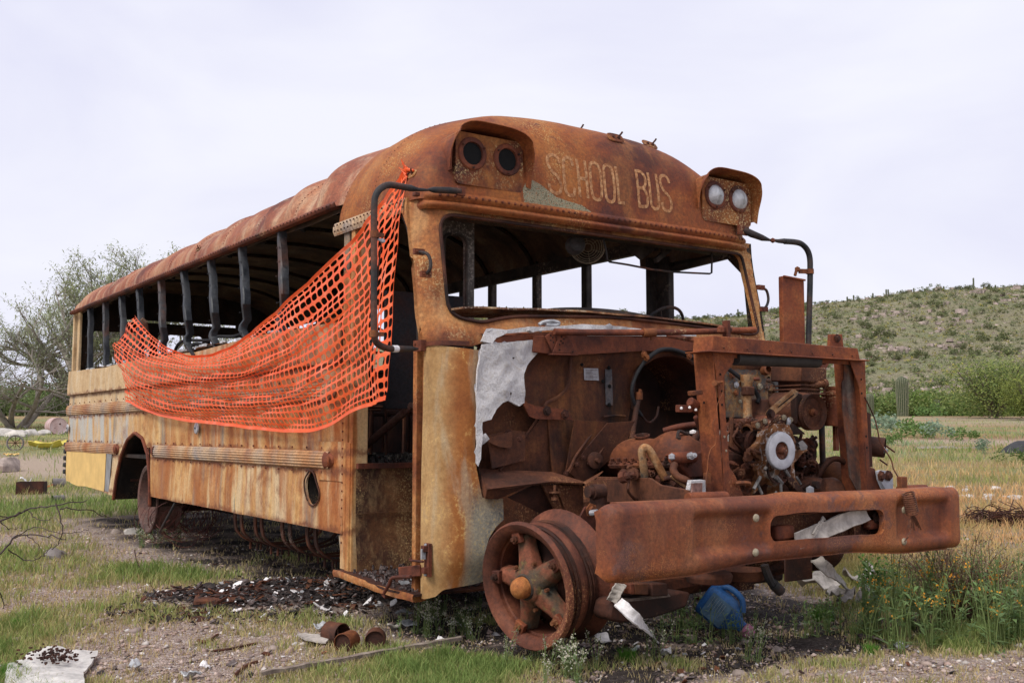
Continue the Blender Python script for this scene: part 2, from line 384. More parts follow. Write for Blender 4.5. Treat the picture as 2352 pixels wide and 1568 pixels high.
# ---- right side sheets --------------------------------------------------------------
ARCH = [(-5.95, .40), (-5.86, .62), (-5.72, .82), (-5.52, .97), (-5.27, 1.035), (-5.02, .985), (-4.84, .84), (-4.755, .62), (-4.74, .40)]
def sidefn(amp=.012, y0=0.0):
    def f(u, v): return (u, y0 + amp*nz(u, v, 1, 1.3) + amp*.5*nz(u, v, 5, 3.4) + .010*math.sin(v*9)*.4, v)
    return f
arch_top = [p for p in ARCH if .0 < p[1]]
def clip_arch(zlo, zhi):     # arch outline part for a sheet
    o = []
    for t in np.linspace(0, 1, 40):
        i = t*(len(ARCH)-1); a = int(min(i, len(ARCH)-2)); q = i-a
        x = ARCH[a][0]*(1-q)+ARCH[a+1][0]*q; z = ARCH[a][1]*(1-q)+ARCH[a+1][1]*q
        o.append((x, z))
    return o
# belt sheet under the windows, with the folded lip and dents
b = MB(); b.panel([(XR, 1.45), (-.98, 1.44), (-.98, 1.675), (-2.2, 1.69), (-3.6, 1.66), (-5., 1.70), (-6.4, 1.68), (XR, 1.715)], [], .1, lambda u, v: (u, -.024 + .014*nz(u, v, 1, 1.6)*sm(1.46, 1.62, v) + .007*math.sin(u*11+v*5)*sm(1.5, 1.7, v)*sm(-5, -6.5, u), v))
b.build('belt_panel', M['belt'], bus, solid=.012)
b = MB(); b.panel([(XR, 1.30), (-.98, 1.29), (-.98, 1.452), (XR, 1.452)], [], .1, sidefn(.004, .004)); b.build('upper_panel', M['belt'], bus, solid=.01)
oval = [(KS('ct', x, y)[0], KS('ct', x, y)[2]) for x, y in [(1690,510),(1662,560),(1660,620),(1672,680),(1690,720),(1712,735),(1738,722),(1757,685),(1757,640),(1738,580),(1722,525),(1705,506)]]
mid = [(XR, .92), (-5.62, .92)] + [p for p in clip_arch(0, 2) if p[1] > .92 ] + [(-4.8, .915), (-.98, .915), (-.98, 1.30), (XR, 1.30)]
mid = [(XR, .90)] + [p for p in clip_arch(0, 2) if p[1] > .90] + [(-.98, .90), (-.98, 1.30), (XR, 1.30)]
b = MB(); b.panel(mid, [], .1, sidefn(.010)); b.build('side_panel', M['side'], bus, solid=.01)
sk = [p for p in clip_arch(0, 2) if p[0] > -5 and .49 < p[1] < .92][::-1]
b = MB(); b.panel([(-4.74, .49), (-.93, .468), (-.965, .93), (-4.79, .93)] + sk[::-1][1:-1][::-1][:0], [oval], .09, sidefn(.012, -.004)); b.build('skirt_panel', M['skirt'], bus, solid=.01)
b = MB(); b.panel([(XR+.02, .50), (-5.93, .455), (-5.93, .50), (-5.83, .68), (-5.70, .84), (-5.65, .93), (XR+.02, .93)], [], .08,
                  lambda u, v: (u, -.006 + .03*nz(u, v, 8, 3)*sm(.62, .5, v) , v - .02*max(0, math.sin(u*4))*sm(.6, .5, v)))
rq = b.build('rear_quarter_panel', M['belt'], bus, solid=.01)
b = MB(); b.panel([(XR+.03, .505), (-6.28, .462), (-6.25, .86), (XR+.03, .86)], [], .08, lambda u, v: (u, -.019 + .03*nz(u, v, 8, 3)*sm(.62, .5, v), v - .02*max(0, math.sin(u*4))*sm(.6, .5, v)))
tag(b.build('paint_patch', M['yellow'], rq, solid=.004), 'panel that kept its yellow paint')
b = MB(); b.panel([(-6.25, .47), (-6.1, .465), (-6.02, .86), (-6.22, .86)], [], .08, lambda u, v: (u, -.020, v)); tag(b.build('paint_patch', plain('grey_primer', (.26,.26,.26), .8, .2, 8), rq, solid=.004), 'bare grey strip')
# wheel-arch lip and inner arch
b = MB(); pts = [(x, -.012, z) for x, z in clip_arch(0, 2)]; b.tube(pts, .016, 6); b.build('wheel_arch_lip', M['red'], bus)
b = MB(); A = clip_arch(0, 2); b.grid(len(A)-1, 6, lambda u, v: (A[int(round(u*(len(A)-1)))][0], v*.75, A[int(round(u*(len(A)-1)))][1])); b.panel([(-5.95,.3),(-4.74,.3),(-4.74,.9),(-5.0,1.03),(-5.6,1.0),(-5.9,.8)], [], .2, lambda u, v: (u, .74, v)); b.build('wheel_arch_lining', M['soot'], bus)
# corrugated rub rails
def rub_rail(x0, x1, z0, z1, cap_end, name='rub_rail', mat='rail'):
    b = MB(); N = 44
    def f(u, v):
        x = x0 + (x1-x0)*u; q = v; e = math.sin(math.pi*min(1, max(0, q)))**.35
        ridge = .006*(.5+.5*math.cos(2*math.pi*6*q)) if .1 < q < .9 else 0
        return (x, -.008 - .030*e + ridge + .004*nz(x, q, 2, 2), z0 + (z1-z0)*v)
    b.grid(int(abs(x1-x0)*8)+4, N, f)
    o = b.build(name, M[mat], bus, smooth=.9)
    for e in cap_end:
        c = MB(); x = x1 if e > 0 else x0; zc = (z0+z1)/2; h = (z1-z0)/2
        c.grid(10, 16, lambda u, v: (x + e*(-.05 + .11*math.sin(u*math.pi/2)), -.010 - .032*math.cos(u*math.pi/2)**.6*max(0, math.sin(math.pi*v))**.4, zc + h*1.02*(2*v-1)*(math.cos(u*math.pi/2)**.5*.55 + .45*(1-u*.9))))
        for rr in (.5, .75): c.tube([(x + e*(.02 + rr*.05*math.cos(a)), -.046, zc + rr*h*.8*math.sin(a)) for a in np.linspace(-1.5, 1.5, 9)], .004, 5)
        c.build('rail_cap', M['red' if z0 < 1 else 'rail'], o)
    c = MB()      # mounting strip with screws
    for k in range(int(abs(x1-x0)/.22)):
        xx = x0 + (k+.5)*(x1-x0)/int(abs(x1-x0)/.22)
        for zz in (z0-.018, z1+.018): c.ball((xx, -.014, zz), .008, 6, (1, .7, 1))
    c.build('screw_row', M['red'], o)
    return o
rub_rail(XR-.01, -1.12, 1.225, 1.335, [1]); rub_rail(XR-.01, -5.86, .825, .93, [1]); rub_rail(-4.66, -1.12, .825, .93, [-1, 1])
b = MB(); b.panel([(-1.28,.76),(-.955,.76),(-.955,.985),(-1.28,.985)], [], .1, lambda u, v: (u, -.012, v)); b.build('rail_backing_plate', M['side'], bus, solid=.004)
# seams with rivets, reflectors
b = MB()
for zz, xa, xb in ((1.452, XR, -1.0), (1.30, XR, -1.0)):
    b.bar((xa, -.010, zz), (xb, -.010, zz), .01, .006)
    for k in range(int((xb-xa)/.17)): b.ball((xa+.1+k*.17, -.016, zz+.012), .006, 5)
b.build('seam_strip', M['rail'], bus)
for px, py in ((459, 983), (161, 983)):
    p = SP(px, py); b = MB(); b.lathe([(.001,.012),(.040,.010),(.046,.004),(.047,0)], (p[0]-.0, -.024, p[2]), (0,-1,0), 20)
    r = b.build('reflector', M['alu'], bus); c = MB(); c.ball((p[0], -.036, p[2]), .008, 6); c.build('reflector_screw', M['black'], r)
# oval filler hole rim + dark void
b = MB(); ov = [Vector((x, -.012, z)) for x, z in oval]; b.tube(spline(ov + [ov[0]], 4)[:-1], .005, 6, closed=True); o = b.build('filler_opening', M['dark'], bus)
b = MB(); cx = sum(p[0] for p in oval)/len(oval); cz = sum(p[1] for p in oval)/len(oval)
b.grid(36, 4, lambda u, v: (cx + (oval[int(u*36) % len(oval)][0]*0 + .075*math.cos(u*2*math.pi)), .005+.35*v, cz + .155*math.sin(u*2*math.pi))); b.panel([(cx-.1,cz-.2),(cx+.1,cz-.2),(cx+.1,cz+.2),(cx-.1,cz+.2)], [], .1, lambda u, v: (u, .34, v)); b.build('filler_recess', M['soot'], o)
# front edge posts of the side (door rear pillar)
b = MB(); b.box((-.93, .01, 1.12), (.075, .05, 1.70)); b.box((-.87, .045, 1.25), (.045, .10, 1.98)); b.box((-.885, -.0, .62), (.05, .03, .72))
b.build('door_pillar', M['side'], bus, bevel=.006)
b = MB()
for k in range(26): b.ball((-.945, -.018, .42 + k*.048), .006, 5)
b.build('pillar_rivets', M['red'], bus)
b = MB(); b.prism([(-1.02, .0, .455), (-.90, .0, .455), (-.845, .0, .235), (-.925, .0, .225), (-.98, .0, .30)], (0, .04, 0)); b.build('pillar_foot', plain('bleached_panel', (.42,.34,.24), .85, .3, 6, .4), bus, bevel=.004)
b = MB(); b.box((-.965, .03, 1.97), (.07, .06, .52)); b.box((-.885, .05, 2.0), (.03, .08, .46)); b.build('window_end_post', rust('pale_post', [(.08,.06,.045),(.2,.16,.12),(.3,.2,.12)], 5), bus, bevel=.005)
# ---- window posts: buckled channels -------------------------------------------------
def wpost(x, dx, y=.03, z0=1.66, z1=2.40, s=1.0, sk=1):
    b = MB(); P = [(0, 0), (.12, -.004), (.34, .004), (.5, .045), (.62, .058), (.74, .01), (.85, -.030), (1, .0)]
    zz = []
    n = 22
    for i in range(n+1):
        t = i/n
        for j in range(len(P)-1):
            if P[j][0] <= t <= P[j+1][0]:
                q = (t-P[j][0])/(P[j+1][0]-P[j][0]); q = q*q*(3-2*q); off = P[j][1]*(1-q)+P[j+1][1]*q
        zz.append((t, off*s))
    sec = [(-.025, .018), (-.025, -.022), (-.018, -.030), (.018, -.030), (.025, -.022), (.025, .018), (.019, .018), (.017, -.018), (-.017, -.018), (-.019, .018)]
    vs = []; m = len(sec)
    for t, off in zz:
        z = z1 + (z0-z1)*t; bulge = 1 + .16*math.sin(t*9+x)
        for (sx, sy) in sec: vs.append((x + sx*bulge + dx*t + off*sk + .006*nz(x, t, 0, 5), y + sy*1.1 - .45*abs(off) + .006*nz(x, t, 3, 6), z))
    fs = [(i*m+k, i*m+(k+1) % m, (i+1)*m+(k+1) % m, (i+1)*m+k) for i in range(n) for k in range(m)]
    b.add(vs, fs)
    o = b.build('window_post', M['post'], bus, smooth=.6)
    c = MB()
    for t in (.06, .2, .33, .46, .7, .9):
        for sx in (-.02, .02): c.ball((x+sx+dx*t, y-.038 if t < .4 else y-.05, z1+(z0-z1)*t), .005, 5)
    c.build('post_rivets', M['post'], o)
posts = [(1478,50,1505,640,1.3), (1222,150,1262,790,1.6), (1015,240,1062,850,1.5), (837,320,890,890,1.4), (687,385,722,850,1.1), (548,440,574,760,.7), (430,495,462,930,.7), (325,545,335,990,.35), (228,595,226,1020,.2)]
for x1, y1, x2, y2, s in posts:
    p = KS('cs', x1, y1); q = KS('cs', x2, y2); wpost(p[0], q[0]-p[0], s=s)
b = MB(); b.box((XR+.03, .03, 2.05), (.05, .05, .72)); b.box((XR+.14, .05, 2.05), (.10, .03, .72)); b.build('rear_corner_post', M['belt'], bus, bevel=.006)
# window sill lip with crumbs of melted glass
b = MB(); b.grid(120, 3, lambda u, v: (XR + (7.04)*u, -.02 + .10*v, 1.69 + .012*math.sin(u*40) + .02*nz(u*30, v, 0) - .01*v)); o = b.build('window_sill', M['rail'], bus)
b = MB()
for k in range(60):
    x = random.uniform(XR+.1, -1.2); b.ball((x, .0+random.uniform(-.02, .05), 1.70), random.uniform(.012, .035), 6, (1.4, .8, .5))
b.build('melted_glass_crumbs', M['glassy'], o)

# ---- roof ---------------------------------------------------------------------------
def roof_pt(x, psi, inset=0.0):
    t = sm(-2.3, -1.12, x); H = .42*(1-t) + .54*t; p = 2.4*(1-t) + 3.0*t
    H = .42*(1-t) + .697*t; psi = psi*(1-.142*t)
    s_ = math.sin(psi); e = math.copysign(abs(s_)**(2/p), s_); g = math.cos(psi)
    y = W/2*(1+e*(1-inset/1.22)); z = 2.40*(1-t) + 2.245*t + (H)*g - inset*.9
    k = max(0, 1-abs(abs(e)-.9)*3.0); k2 = sm(-7.9, -6.5, x)*sm(-1.1, -1.9, x)
    c = .017*math.sin(x*9.5 + e*5 + 1.2*math.sin(x*2.1)) * k * k2 * (.5+.7*abs(nz(x, e, 0, 1.1)))*1.4 + .022*nz(x, e*2, 4, 2.6)*g
    if t > 0: c += .035*math.sin(x*13 + e*6)*sm(.6, .95, abs(e))*sm(.05, .4, g)*sm(-1.1, -1.4, x)
    sag = -.03*sm(.2, 1, g)*math.sin((x+8)*.9)
    if x < -7.6: z -= .10*sm(-7.6, -8.05, x)*g + .0; 
    xx = x
    if x < -7.6: y = W/2 + (y - W/2)*(1-.02*sm(-7.6, -8.05, x))
    jn = sm(-1.3, -1.08, x)*(0 if inset else 1); z -= .030*jn*sm(0, .5, g); y = W/2 + (y-W/2)*(1-.020*jn)
    return Vector((xx, y + (c*(-1 if e < 0 else 1)*.8 if not inset else 0)*g**.3, z + (c*.6 + sag if not inset else sag)))
b = MB(); b.grid(230, 64, lambda u, v: roof_pt(-8.06 + (8.06-1.03)*u, -math.pi/2 + math.pi*v)); roof = b.build('roof', M['roof'], bus, smooth=1.2, solid=.006)
b = MB(); b.grid(60, 24, lambda u, v: roof_pt(-8.0 + 6.9*u, -math.pi/2 + math.pi*v, .045)); b.build('ceiling', M['ceil'], roof, smooth=1.2)
b = MB()
for k in range(11):        # transverse roof seams with rivets
    x = -7.7 + k*.66
    for j in range(2, 34):
        p = roof_pt(x, -math.pi/2 + math.pi*j/64) + Vector((0, -.002, .002)); b.ball(p, .0055, 5)
b.build('roof_rivets', M['red'], roof)
b = MB(); b.grid(150, 4, lambda u, v: (-8.06+6.99*u, -.012 - .016*math.sin(v*math.pi), 2.362+.044*v + .004*nz(u*20, 0))); b.grid(150, 2, lambda u, v: (-8.06+6.99*u, -.030+.045*v, 2.362))
dr = b.build('drip_rail', M['red'], roof)
b = MB()
for k in range(128): b.ball((-8.0+k*.0545, -.030, 2.385), .0055, 5)
b.build('drip_rail_rivets', M['dark'], dr)
b = MB(); b.bar((-8.06, W+.01, 2.385), (-1.07, W+.01, 2.385), .03, .05); b.build('drip_rail', M['red'], roof)
# small marker lamp stubs on the roof edge
def marker(p, nrm, parent, s=1.0, stick=True, name='marker_lamp_base'):
    b = MB(); n = Vector(nrm).normalized(); u = Vector((0, 1, 0)) if abs(n.y) < .5 else Vector((1, 0, 0)); v = n.cross(u).normalized(); u = v.cross(n)
    p = Vector(p)
    loop = [p + n*.004 + u*(.045*s*math.copysign(abs(math.cos(a))**.6, math.cos(a))) + v*(.022*s*math.copysign(abs(math.sin(a))**.6, math.sin(a))) for a in np.linspace(0, 2*math.pi, 20, endpoint=False)]
    b.tube(loop, .004*s, 5, closed=True); b.prism(loop, n*.003)
    o = b.build(name, M['panelrust'], parent)
    c = MB()
    for k, (a, h) in enumerate(((-.015, .012), (.018, .014))): c.lathe([(.006*s, 0), (.006*s, h), (.001, h)], p + u*a*s + n*.004, n, 8)
    if stick: c.tube([p + u*.01*s, p + u*.022*s + n*.02*s + Vector((0,0,.010*s)), p + u*.028*s + n*.024*s + Vector((0, 0, .018*s))], .0045*s, 6)
    c.build('bulb_holder', M['dark'], o)
rp = SP(450, 562, .0); marker(roof_pt(rp[0], -math.pi/2*.86), (0, -.8, .5), roof, .9)

# ---- front cap ----------------------------------------------------------------------
CPX = 4.1; CD = 1.02
def cap_g(psi): s_ = math.sin(psi); return math.copysign(abs(s_)**(2/3), s_), math.cos(psi)
def cap_pt(phi, psi, inset=0.0):
    e, g = cap_g(psi); zt = .682*g
    a = math.sin(phi)**(2/CPX); c = math.cos(phi)**(2/CPX) if phi < math.pi/2-1e-6 else 0
    xf = -.055 - .26*(1-(1-min(1, abs(e))**6)**(1/6)) - .05*a
    dent = .0
    x = xf - (CD + xf + .04)*(1-c)
    q = Vector((x, W/2*(1+e), 2.245 + zt*a))
    q.z += .006*nz(x, e*3, 2, 2.0)*g; q.y += -math.copysign(1, e)*.015*math.sin(x*8+e*3)*sm(-.3, -.6, x)*sm(.05, .3, g)
    if inset: q = Vector((q.x-inset, W/2+(q.y-W/2)*(1-inset/1.22), q.z-inset*.6))
    return q
b = MB(); b.grid(44, 72, lambda u, v: cap_pt(math.pi/2*u, -math.pi/2+math.pi*v)); cap = b.build('front_roof_cap', M['cap'], bus, smooth=1.2, solid=.006)
b = MB(); b.grid(16, 32, lambda u, v: cap_pt(math.pi/2*u, -math.pi/2+math.pi*v, .05)); b.build('cap_lining', M['ceil'], cap, smooth=1.2)
b = MB()      # rear section of the roof under the cap's tail reaches the band: overlap skirt on the right and left
for yy, sg in ((0, -1), (W, 1)):
    b = MB(); b.grid(24, 3, lambda u, v: (-1.10+.86*u, yy + sg*(.014+.012*math.sin(v*math.pi)), 2.19+.075*v)); b.build('cap_side_band', M['rail'], cap)
b = MB()
for k in range(20): b.ball((-1.07+k*.043, -.032, 2.245), .006, 5)
for k in range(20): b.ball((-1.06+k*.043, -.032, 2.212), .006, 5)
for xx, ph in ((-.62, 1.0), (-1.0, 1.0)):
    for j in range(3, 40):
        psi = -math.pi/2+math.pi*j/80; e, g = cap_g(psi)
        lo, hi = 0, math.pi/2
        for _ in range(20):
            m_ = (lo+hi)/2
            if cap_pt(m_, psi).x > xx: lo = m_
            else: hi = m_
        p = cap_pt(lo, psi); b.ball(p+Vector((0, 0, .001)), .0055, 5)
b.build('cap_rivets', M['dark'], cap)
def face_x(y, z):
    e = (y-W/2)/(W/2); g = (1-abs(e)**3)**.5; a = max(0, min(.999, (z-2.245)/(.682*g))); phi = math.asin(a**(CPX/2)); c = math.cos(phi)**(2/CPX)
    xf = -.055 - .26*(1-(1-abs(e)**6)**(1/6)) - .05*a
    return xf - (CD + xf + .04)*(1-c)
# raised panel frame round the sign
b = MB(); fr = rounded([(.60, 2.30), (1.95, 2.30), (1.95, 2.62), (1.80, 2.66), (.75, 2.78), (.60, 2.74)], .05, 4)
def onface(p, h): return Vector((face_x(p[0], p[1]) + h, p[0], p[1]))
# moulding with rivets along the header
def sweep(zc, h, out_, n=60):
    def f(u, v):
        y = W*u; e = (y-W/2)/(W/2); xf = -.055 - .26*(1-(1-min(1, abs(e))**6)**(1/6))
        return Vector((xf + out_*math.sin(v*math.pi), y + 0.0, zc - h/2 + h*v))
    return f
b = MB(); b.grid(70, 8, sweep(2.262, .05, .018)); b.grid(70, 8, sweep(2.215, .045, .026)); hm = b.build('header_moulding', M['cap'], bus, smooth=1.0)
b = MB()
for k in range(56):
    y = .10 + k*(W-.2)/55; e = (y-W/2)/(W/2); xf = -.055 - .26*(1-(1-min(1, abs(e))**6)**(1/6)); b.ball((xf+.019, y, 2.264), .0085, 6)
b.build('header_rivets', M['red'], hm)
# the words
sign = MB()
def stroke(poly, wd=.020, n=6):
    P = spline([Vector((a, b_, 0)) for a, b_ in poly], n) if len(poly) > 2 else [Vector((*poly[0], 0)), Vector((*poly[1], 0))]
    Q = []
    for i in range(len(P)-1):
        k = max(1, int((P[i+1]-P[i]).length/.02)); Q += [P[i].lerp(P[i+1], j/k) for j in range(k)]
    P = Q + [P[-1]]; vs = []; N = len(P)
    for i, p in enumerate(P):
        t = (P[min(i+1, N-1)]-P[max(i-1, 0)]).normalized(); nn = Vector((-t.y, t.x, 0))*wd/2
        for s_ in (1, -1):
            q = p + nn*s_; vs.append(onface((q.x, q.y), .0045))
    sign.add(vs, [(2*i, 2*i+1, 2*i+3, 2*i+2) for i in range(N-1)])
def letter(ch, y0, wd, z0, h):
    def q(*a): stroke([(y0 + x*wd, z0 + z*h) for x, z in a])
    def ln(x1, z1, x2, z2): stroke([(y0+x1*wd, z0+z1*h), (y0+x2*wd, z0+z2*h)])
    if ch == 'S': q((.95,.80),(.85,.95),(.5,1.0),(.12,.92),(.05,.75),(.3,.56),(.7,.44),(.95,.25),(.85,.06),(.5,0),(.12,.06),(.03,.22))
    if ch == 'C': q((.95,.80),(.82,.96),(.5,1.0),(.15,.92),(.04,.7),(.04,.3),(.15,.07),(.5,0),(.85,.05),(.95,.22))
    if ch == 'H': ln(.1,0,.1,1); ln(.9,0,.9,1); ln(.1,.5,.9,.5)
    if ch == 'O': q((.5,1),(.85,.93),(.96,.7),(.96,.3),(.85,.07),(.5,0),(.15,.07),(.04,.3),(.04,.7),(.15,.93),(.5,1))
    if ch == 'L': ln(.1,1,.1,0); ln(.0,.02,.95,.02)
    if ch == 'B': ln(.1,0,.1,1); q((.0,.985),(.55,.98),(.9,.86),(.85,.62),(.5,.52),(.1,.52)); q((.3,.52),(.7,.5),(.96,.32),(.9,.08),(.55,.015),(.0,.015))
    if ch == 'U': q((.08,1),(.08,.3),(.15,.08),(.5,0),(.85,.08),(.92,.3),(.92,1))
zlet = 2.365; hl = .225
def FY(px, py): return FP(px, py, -.09)[1]
spec = [('S',1254,1284),('C',1290,1315),('H',1322,1345),('O',1351,1377),('O',1383,1406),('L',1412,1428),('B',1458,1481),('U',1486,1508),('S',1513,1536)]
for ch, a, c in spec: letter(ch, FY(a, 410), FY(c, 410)-FY(a, 410), zlet, hl)
tag(sign.build('sign_lettering', M['letter'], cap, smooth=0), 'faded pale painted words SCHOOL BUS')
b = MB()    # grey-green lichen-like patch of old paint under the words
b.panel([(.62,2.285),(1.10,2.282),(1.02,2.32),(.92,2.33),(.84,2.345),(.74,2.40),(.655,2.43),(.615,2.36)], [], .03, lambda u, v: (face_x(u, v)+.0035, u, v))
t = NT('old_paint_patch'); o_ = t.oc(); s_ = t.noise(o_, 95, 5, .75); t.done(t.ramp(s_, [(.36, (.07,.03,.015)), (.46, (.22,.20,.12)), (.53, (.36,.36,.25)), (.58, (.26,.11,.04)), (.7, (.16,.05,.02))]), .85, s_, .4)
b.build('paint_patch', t.mat, cap, smooth=0)
CG = [(cap_pt(math.pi/2*i/90, -math.pi/2+math.pi*j/120), i, j) for i in range(91) for j in range(121)]
CGP = [proj(q[0]) for q in CG]
def cap_at(px, py):
    k = min(range(len(CG)), key=lambda k: (CGP[k][0]-px)**2 + (CGP[k][1]-py)**2 + (1e6 if CG[k][0].x < -.95 else 0)); q, i, j = CG[k]
    a = cap_pt(math.pi/2*min(90, i+1)/90, -math.pi/2+math.pi*j/120) - cap_pt(math.pi/2*max(0, i-1)/90, -math.pi/2+math.pi*j/120)
    c = cap_pt(math.pi/2*i/90, -math.pi/2+math.pi*min(120, j+1)/120) - cap_pt(math.pi/2*i/90, -math.pi/2+math.pi*max(0, j-1)/120)
    n = c.cross(a).normalized()
    if n.z < 0 or (abs(n.z) < .2 and n.x < 0): n = -n
    return q, n
for px, py in ((1324, 303), (1410, 317), (1488, 333)):
    q, n_ = cap_at(px, py+4); marker(q + Vector((.014, 0, .006)), (n_ + Vector((.7, 0, 0))).normalized(), cap, 1.3)
q, n_ = cap_at(945, 400); marker(q, n_, cap, 1.0)

# ---- warning lamp boxes with hoods ---------------------------------------------------
def lampbox(yc, zc, ys, lit, flip):
    """plate with two round lamps under a curled hood; ys = lamp centres"""
    x0 = -.062
    b = MB(); o1 = rounded([(yc-.215, zc-.17), (yc+.215, zc-.17), (yc+.215, zc+.11), (yc-.215, zc+.11)], .03, 3)
    holes = [[(c + .062*math.cos(a), zc-.0 + .062*math.sin(a)) for a in np.linspace(0, 2*math.pi, 24, endpoint=False)] for c in ys]
    b.panel(o1, holes, .05, lambda u, v: (x0 + .0, u, v)); box = b.build('warning_lamp_box', M['panelrust'], cap, solid=.004)
    b = MB(); n = len(o1); vs = [(x0, p[0], p[1]) for p in o1] + [(max(face_x(p[0], p[1])-.03, x0-.16), yc+(p[0]-yc)*.97, zc+(p[1]-zc)*.95) for p in o1]
    b.add(vs, [(i, (i+1) % n, n+(i+1) % n, n+i) for i in range(n)]); b.build('box_side', M['panelrust'], box)
    for c in ys:
        b = MB(); b.lathe([(.060, -.01), (.060, .004), (.063, .011), (.083, .010), (.089, .004), (.089, 0)], (x0+.002, c, zc), (1, 0, 0), 32); rg = b.build('lamp_ring', M['red'], box)
        b = MB()
        for a in range(3): an = a*2.1+.5; b.ball((x0+.02, c+.077*math.cos(an), zc+.077*math.sin(an)), .007, 6)
        b.build('ring_screws', M['dark'], rg)
        if lit:
            b = MB(); b.lathe([(.0, .030), (.03, .028), (.052, .018), (.066, .003), (.068, -.01)], (x0+.012, c, zc-.004), (1, 0, 0), 28)
            b.v = [(p[0]-.012*max(0, -(p[2]-zc))/.06, p[1], p[2] - .010*sm(.0, .06, abs(p[1]-c))*(p[2] < zc)) for p in b.v]
            lens_t = b.build('lamp_lens', M['lens'], box)
        else:
            b = MB(); b.lathe([(.062, .001), (.0, .001)], (x0-.0005, c, zc), (1, 0, 0), 28); b.lathe([(.0605, .001), (.0605, .006)], (x0, c, zc), (1, 0, 0), 28); b.build('socket_shade_disc', M['black'], box)  # flat black disc paints the shade of a deep empty socket
    b = MB()     # hood: curled sheet, long side lip outboard
    P = []
    for i in range(41):
        a_ = math.pi*(1-i/40); c1_, s1_ = math.cos(a_), math.sin(a_)
        P.append((yc + .236*math.copysign(abs(c1_)**.55, c1_), zc - (.10 if c1_ < 0 else .13) + (.238 if c1_ < 0 else .268)*abs(s1_)**.5))
    nP = len(P)
    def hf(u, v):
        i = u*(nP-1); a = int(min(i, nP-2)); q = i-a; yy = P[a][0]*(1-q)+P[a+1][0]*q; zz = P[a][1]*(1-q)+P[a+1][1]*q
        e = (u-.5)*2
        ln = .105*(1-abs(e)**3.0)*(.8+.25*e) + .012
        xb = min(face_x(min(max(yy, .05), W-.05), zz)+.0, x0) if v == 0 else x0
        return Vector((xb if v == 0 else x0 + ln*v, yy + (.025*e*v), zz + .012*v*math.sin(u*7) + (.018*v if abs(e) < .6 else 0) - .05*v*max(0, e-.55)))
    b.grid(60, 6, hf); b.build('lamp_hood', M['cap'], box, smooth=1.0, solid=.004)
t = NT('milky_lens'); nn = t.noise(t.oc((1,1,.5)), 16, 6, .7, 1); t.done(t.ramp(nn, [(.3, (.20,.20,.20)), (.5, (.44,.45,.46)), (.7, (.66,.67,.68))]), .15, nn, .5, spec=.7); M['lens'] = t.mat
lampbox(.40, 2.505, (.287, .510), False, 1); lampbox(2.19, 2.515, (2.085, 2.295), True, -1)

# ---- windscreen frame and cowl --------------------------------------------------------
def wsx(y, z):
    rk = -.10 + .10*sm(2.25, 1.60, z)*1.0
    e = 0
    if y < .16: e = .16-y
    if y > W-.16: e = (y-(W-.16))*.2
    return rk - .16*(1-math.sqrt(max(0, 1-(e/.165)**2)))*1.0 + (.05*sm(1.66, 1.5, z))
zt_, zb_ = 2.175, 1.615
open_ = rounded([(.105, zb_+.01), (.30, zb_-.012), (.5, zb_+.035), (1.2, zb_+.075), (1.9, zb_+.055), (2.30, zb_+.03), (2.385, zb_+.05), (2.345, 2.17), (.11, 2.17)], [.12,.04,.1,.2,.2,.06,.03,.05,.09], 5)
b = MB(); b.panel([(0, 1.475), (.22, 1.475), (.30, 1.50), (2.16, 1.50), (2.24, 1.475), (W, 1.475), (W, 2.25), (0, 2.25)], [open_], .05, lambda u, v: (wsx(u, v) + .006*nz(u, v, 3, 5), u, v))
M['frame'] = rust('frame_rust', [(.15,.045,.02),(.26,.085,.03),(.37,.145,.045),(.45,.22,.08)], 3.5, streak=((.55,.36,.17), .35, 8), speck=((.6,.42,.2), .35, 80))
fr = b.build('windscreen_frame', M['frame'], bus, smooth=.9, solid=.03, offset=-1)
b = MB(); b.tube([(wsx(p[0], p[1])+.008, p[0], p[1]) for p in open_], .010, 6, closed=True); b.build('windscreen_channel', M['dark'], fr)
# top of the cowl (behind the opening's lower edge)
b = MB(); b.grid(30, 6, lambda u, v: (.02-.28*v, .12+2.2*u, 1.66+.045*math.sin(math.pi*u)**.6 - .02*v + .006*nz(u*9, v*3))); b.build('cowl_top', rust('scorched_cowl', [(.03,.02,.016),(.12,.05,.03),(.30,.14,.06),(.45,.34,.2)], 7, speck=((.5,.42,.3), .6)), bus, solid=.01)
b = MB(); b.grid(20, 6, lambda u, v: (-.15-.25*v, .80+.92*u, 1.70+.045*math.sin(math.pi*u)**.5 - .03*v)); b.build('dashboard_hood', M['inner'], bus, solid=.02)
# side gusset between pillar and door opening (curved inner edge)
gp = [(-.99, 2.24)] + [tuple(KS('ca', x, y).xz) for x, y in ((100, 790), (300, 700), (470, 680), (520, 710), (550, 800), (575, 900), (595, 1050), (610, 1180), (625, 1250), (630, 1500))]
gp = [(-1.06, 2.25), (-1.06, 2.195)] + [(p[0], p[1]) for p in [tuple(KS('ca', x, y).xz) for x, y in ((480, 690), (520, 710), (552, 800), (578, 900), (598, 1050), (612, 1180), (618, 1300), (622, 1540))]] + [(-.0, 1.475), (0, 1.7), (-.06, 2.0), (-.10, 2.25)]
b = MB(); b.panel(gp, [], .06, lambda u, v: (min(u, wsx(0.0, v)+.0), .002, v)); b.build('door_header_panel', M['frame'], bus, solid=.02, offset=1)
b = MB(); b.tube(spline([KS('ca', x, y, .02) for x, y in ((505, 700), (540, 790), (570, 920), (590, 1080), (605, 1250), (608, 1500))], 5), .016, 6); b.build('door_seal', M['inner'], bus)
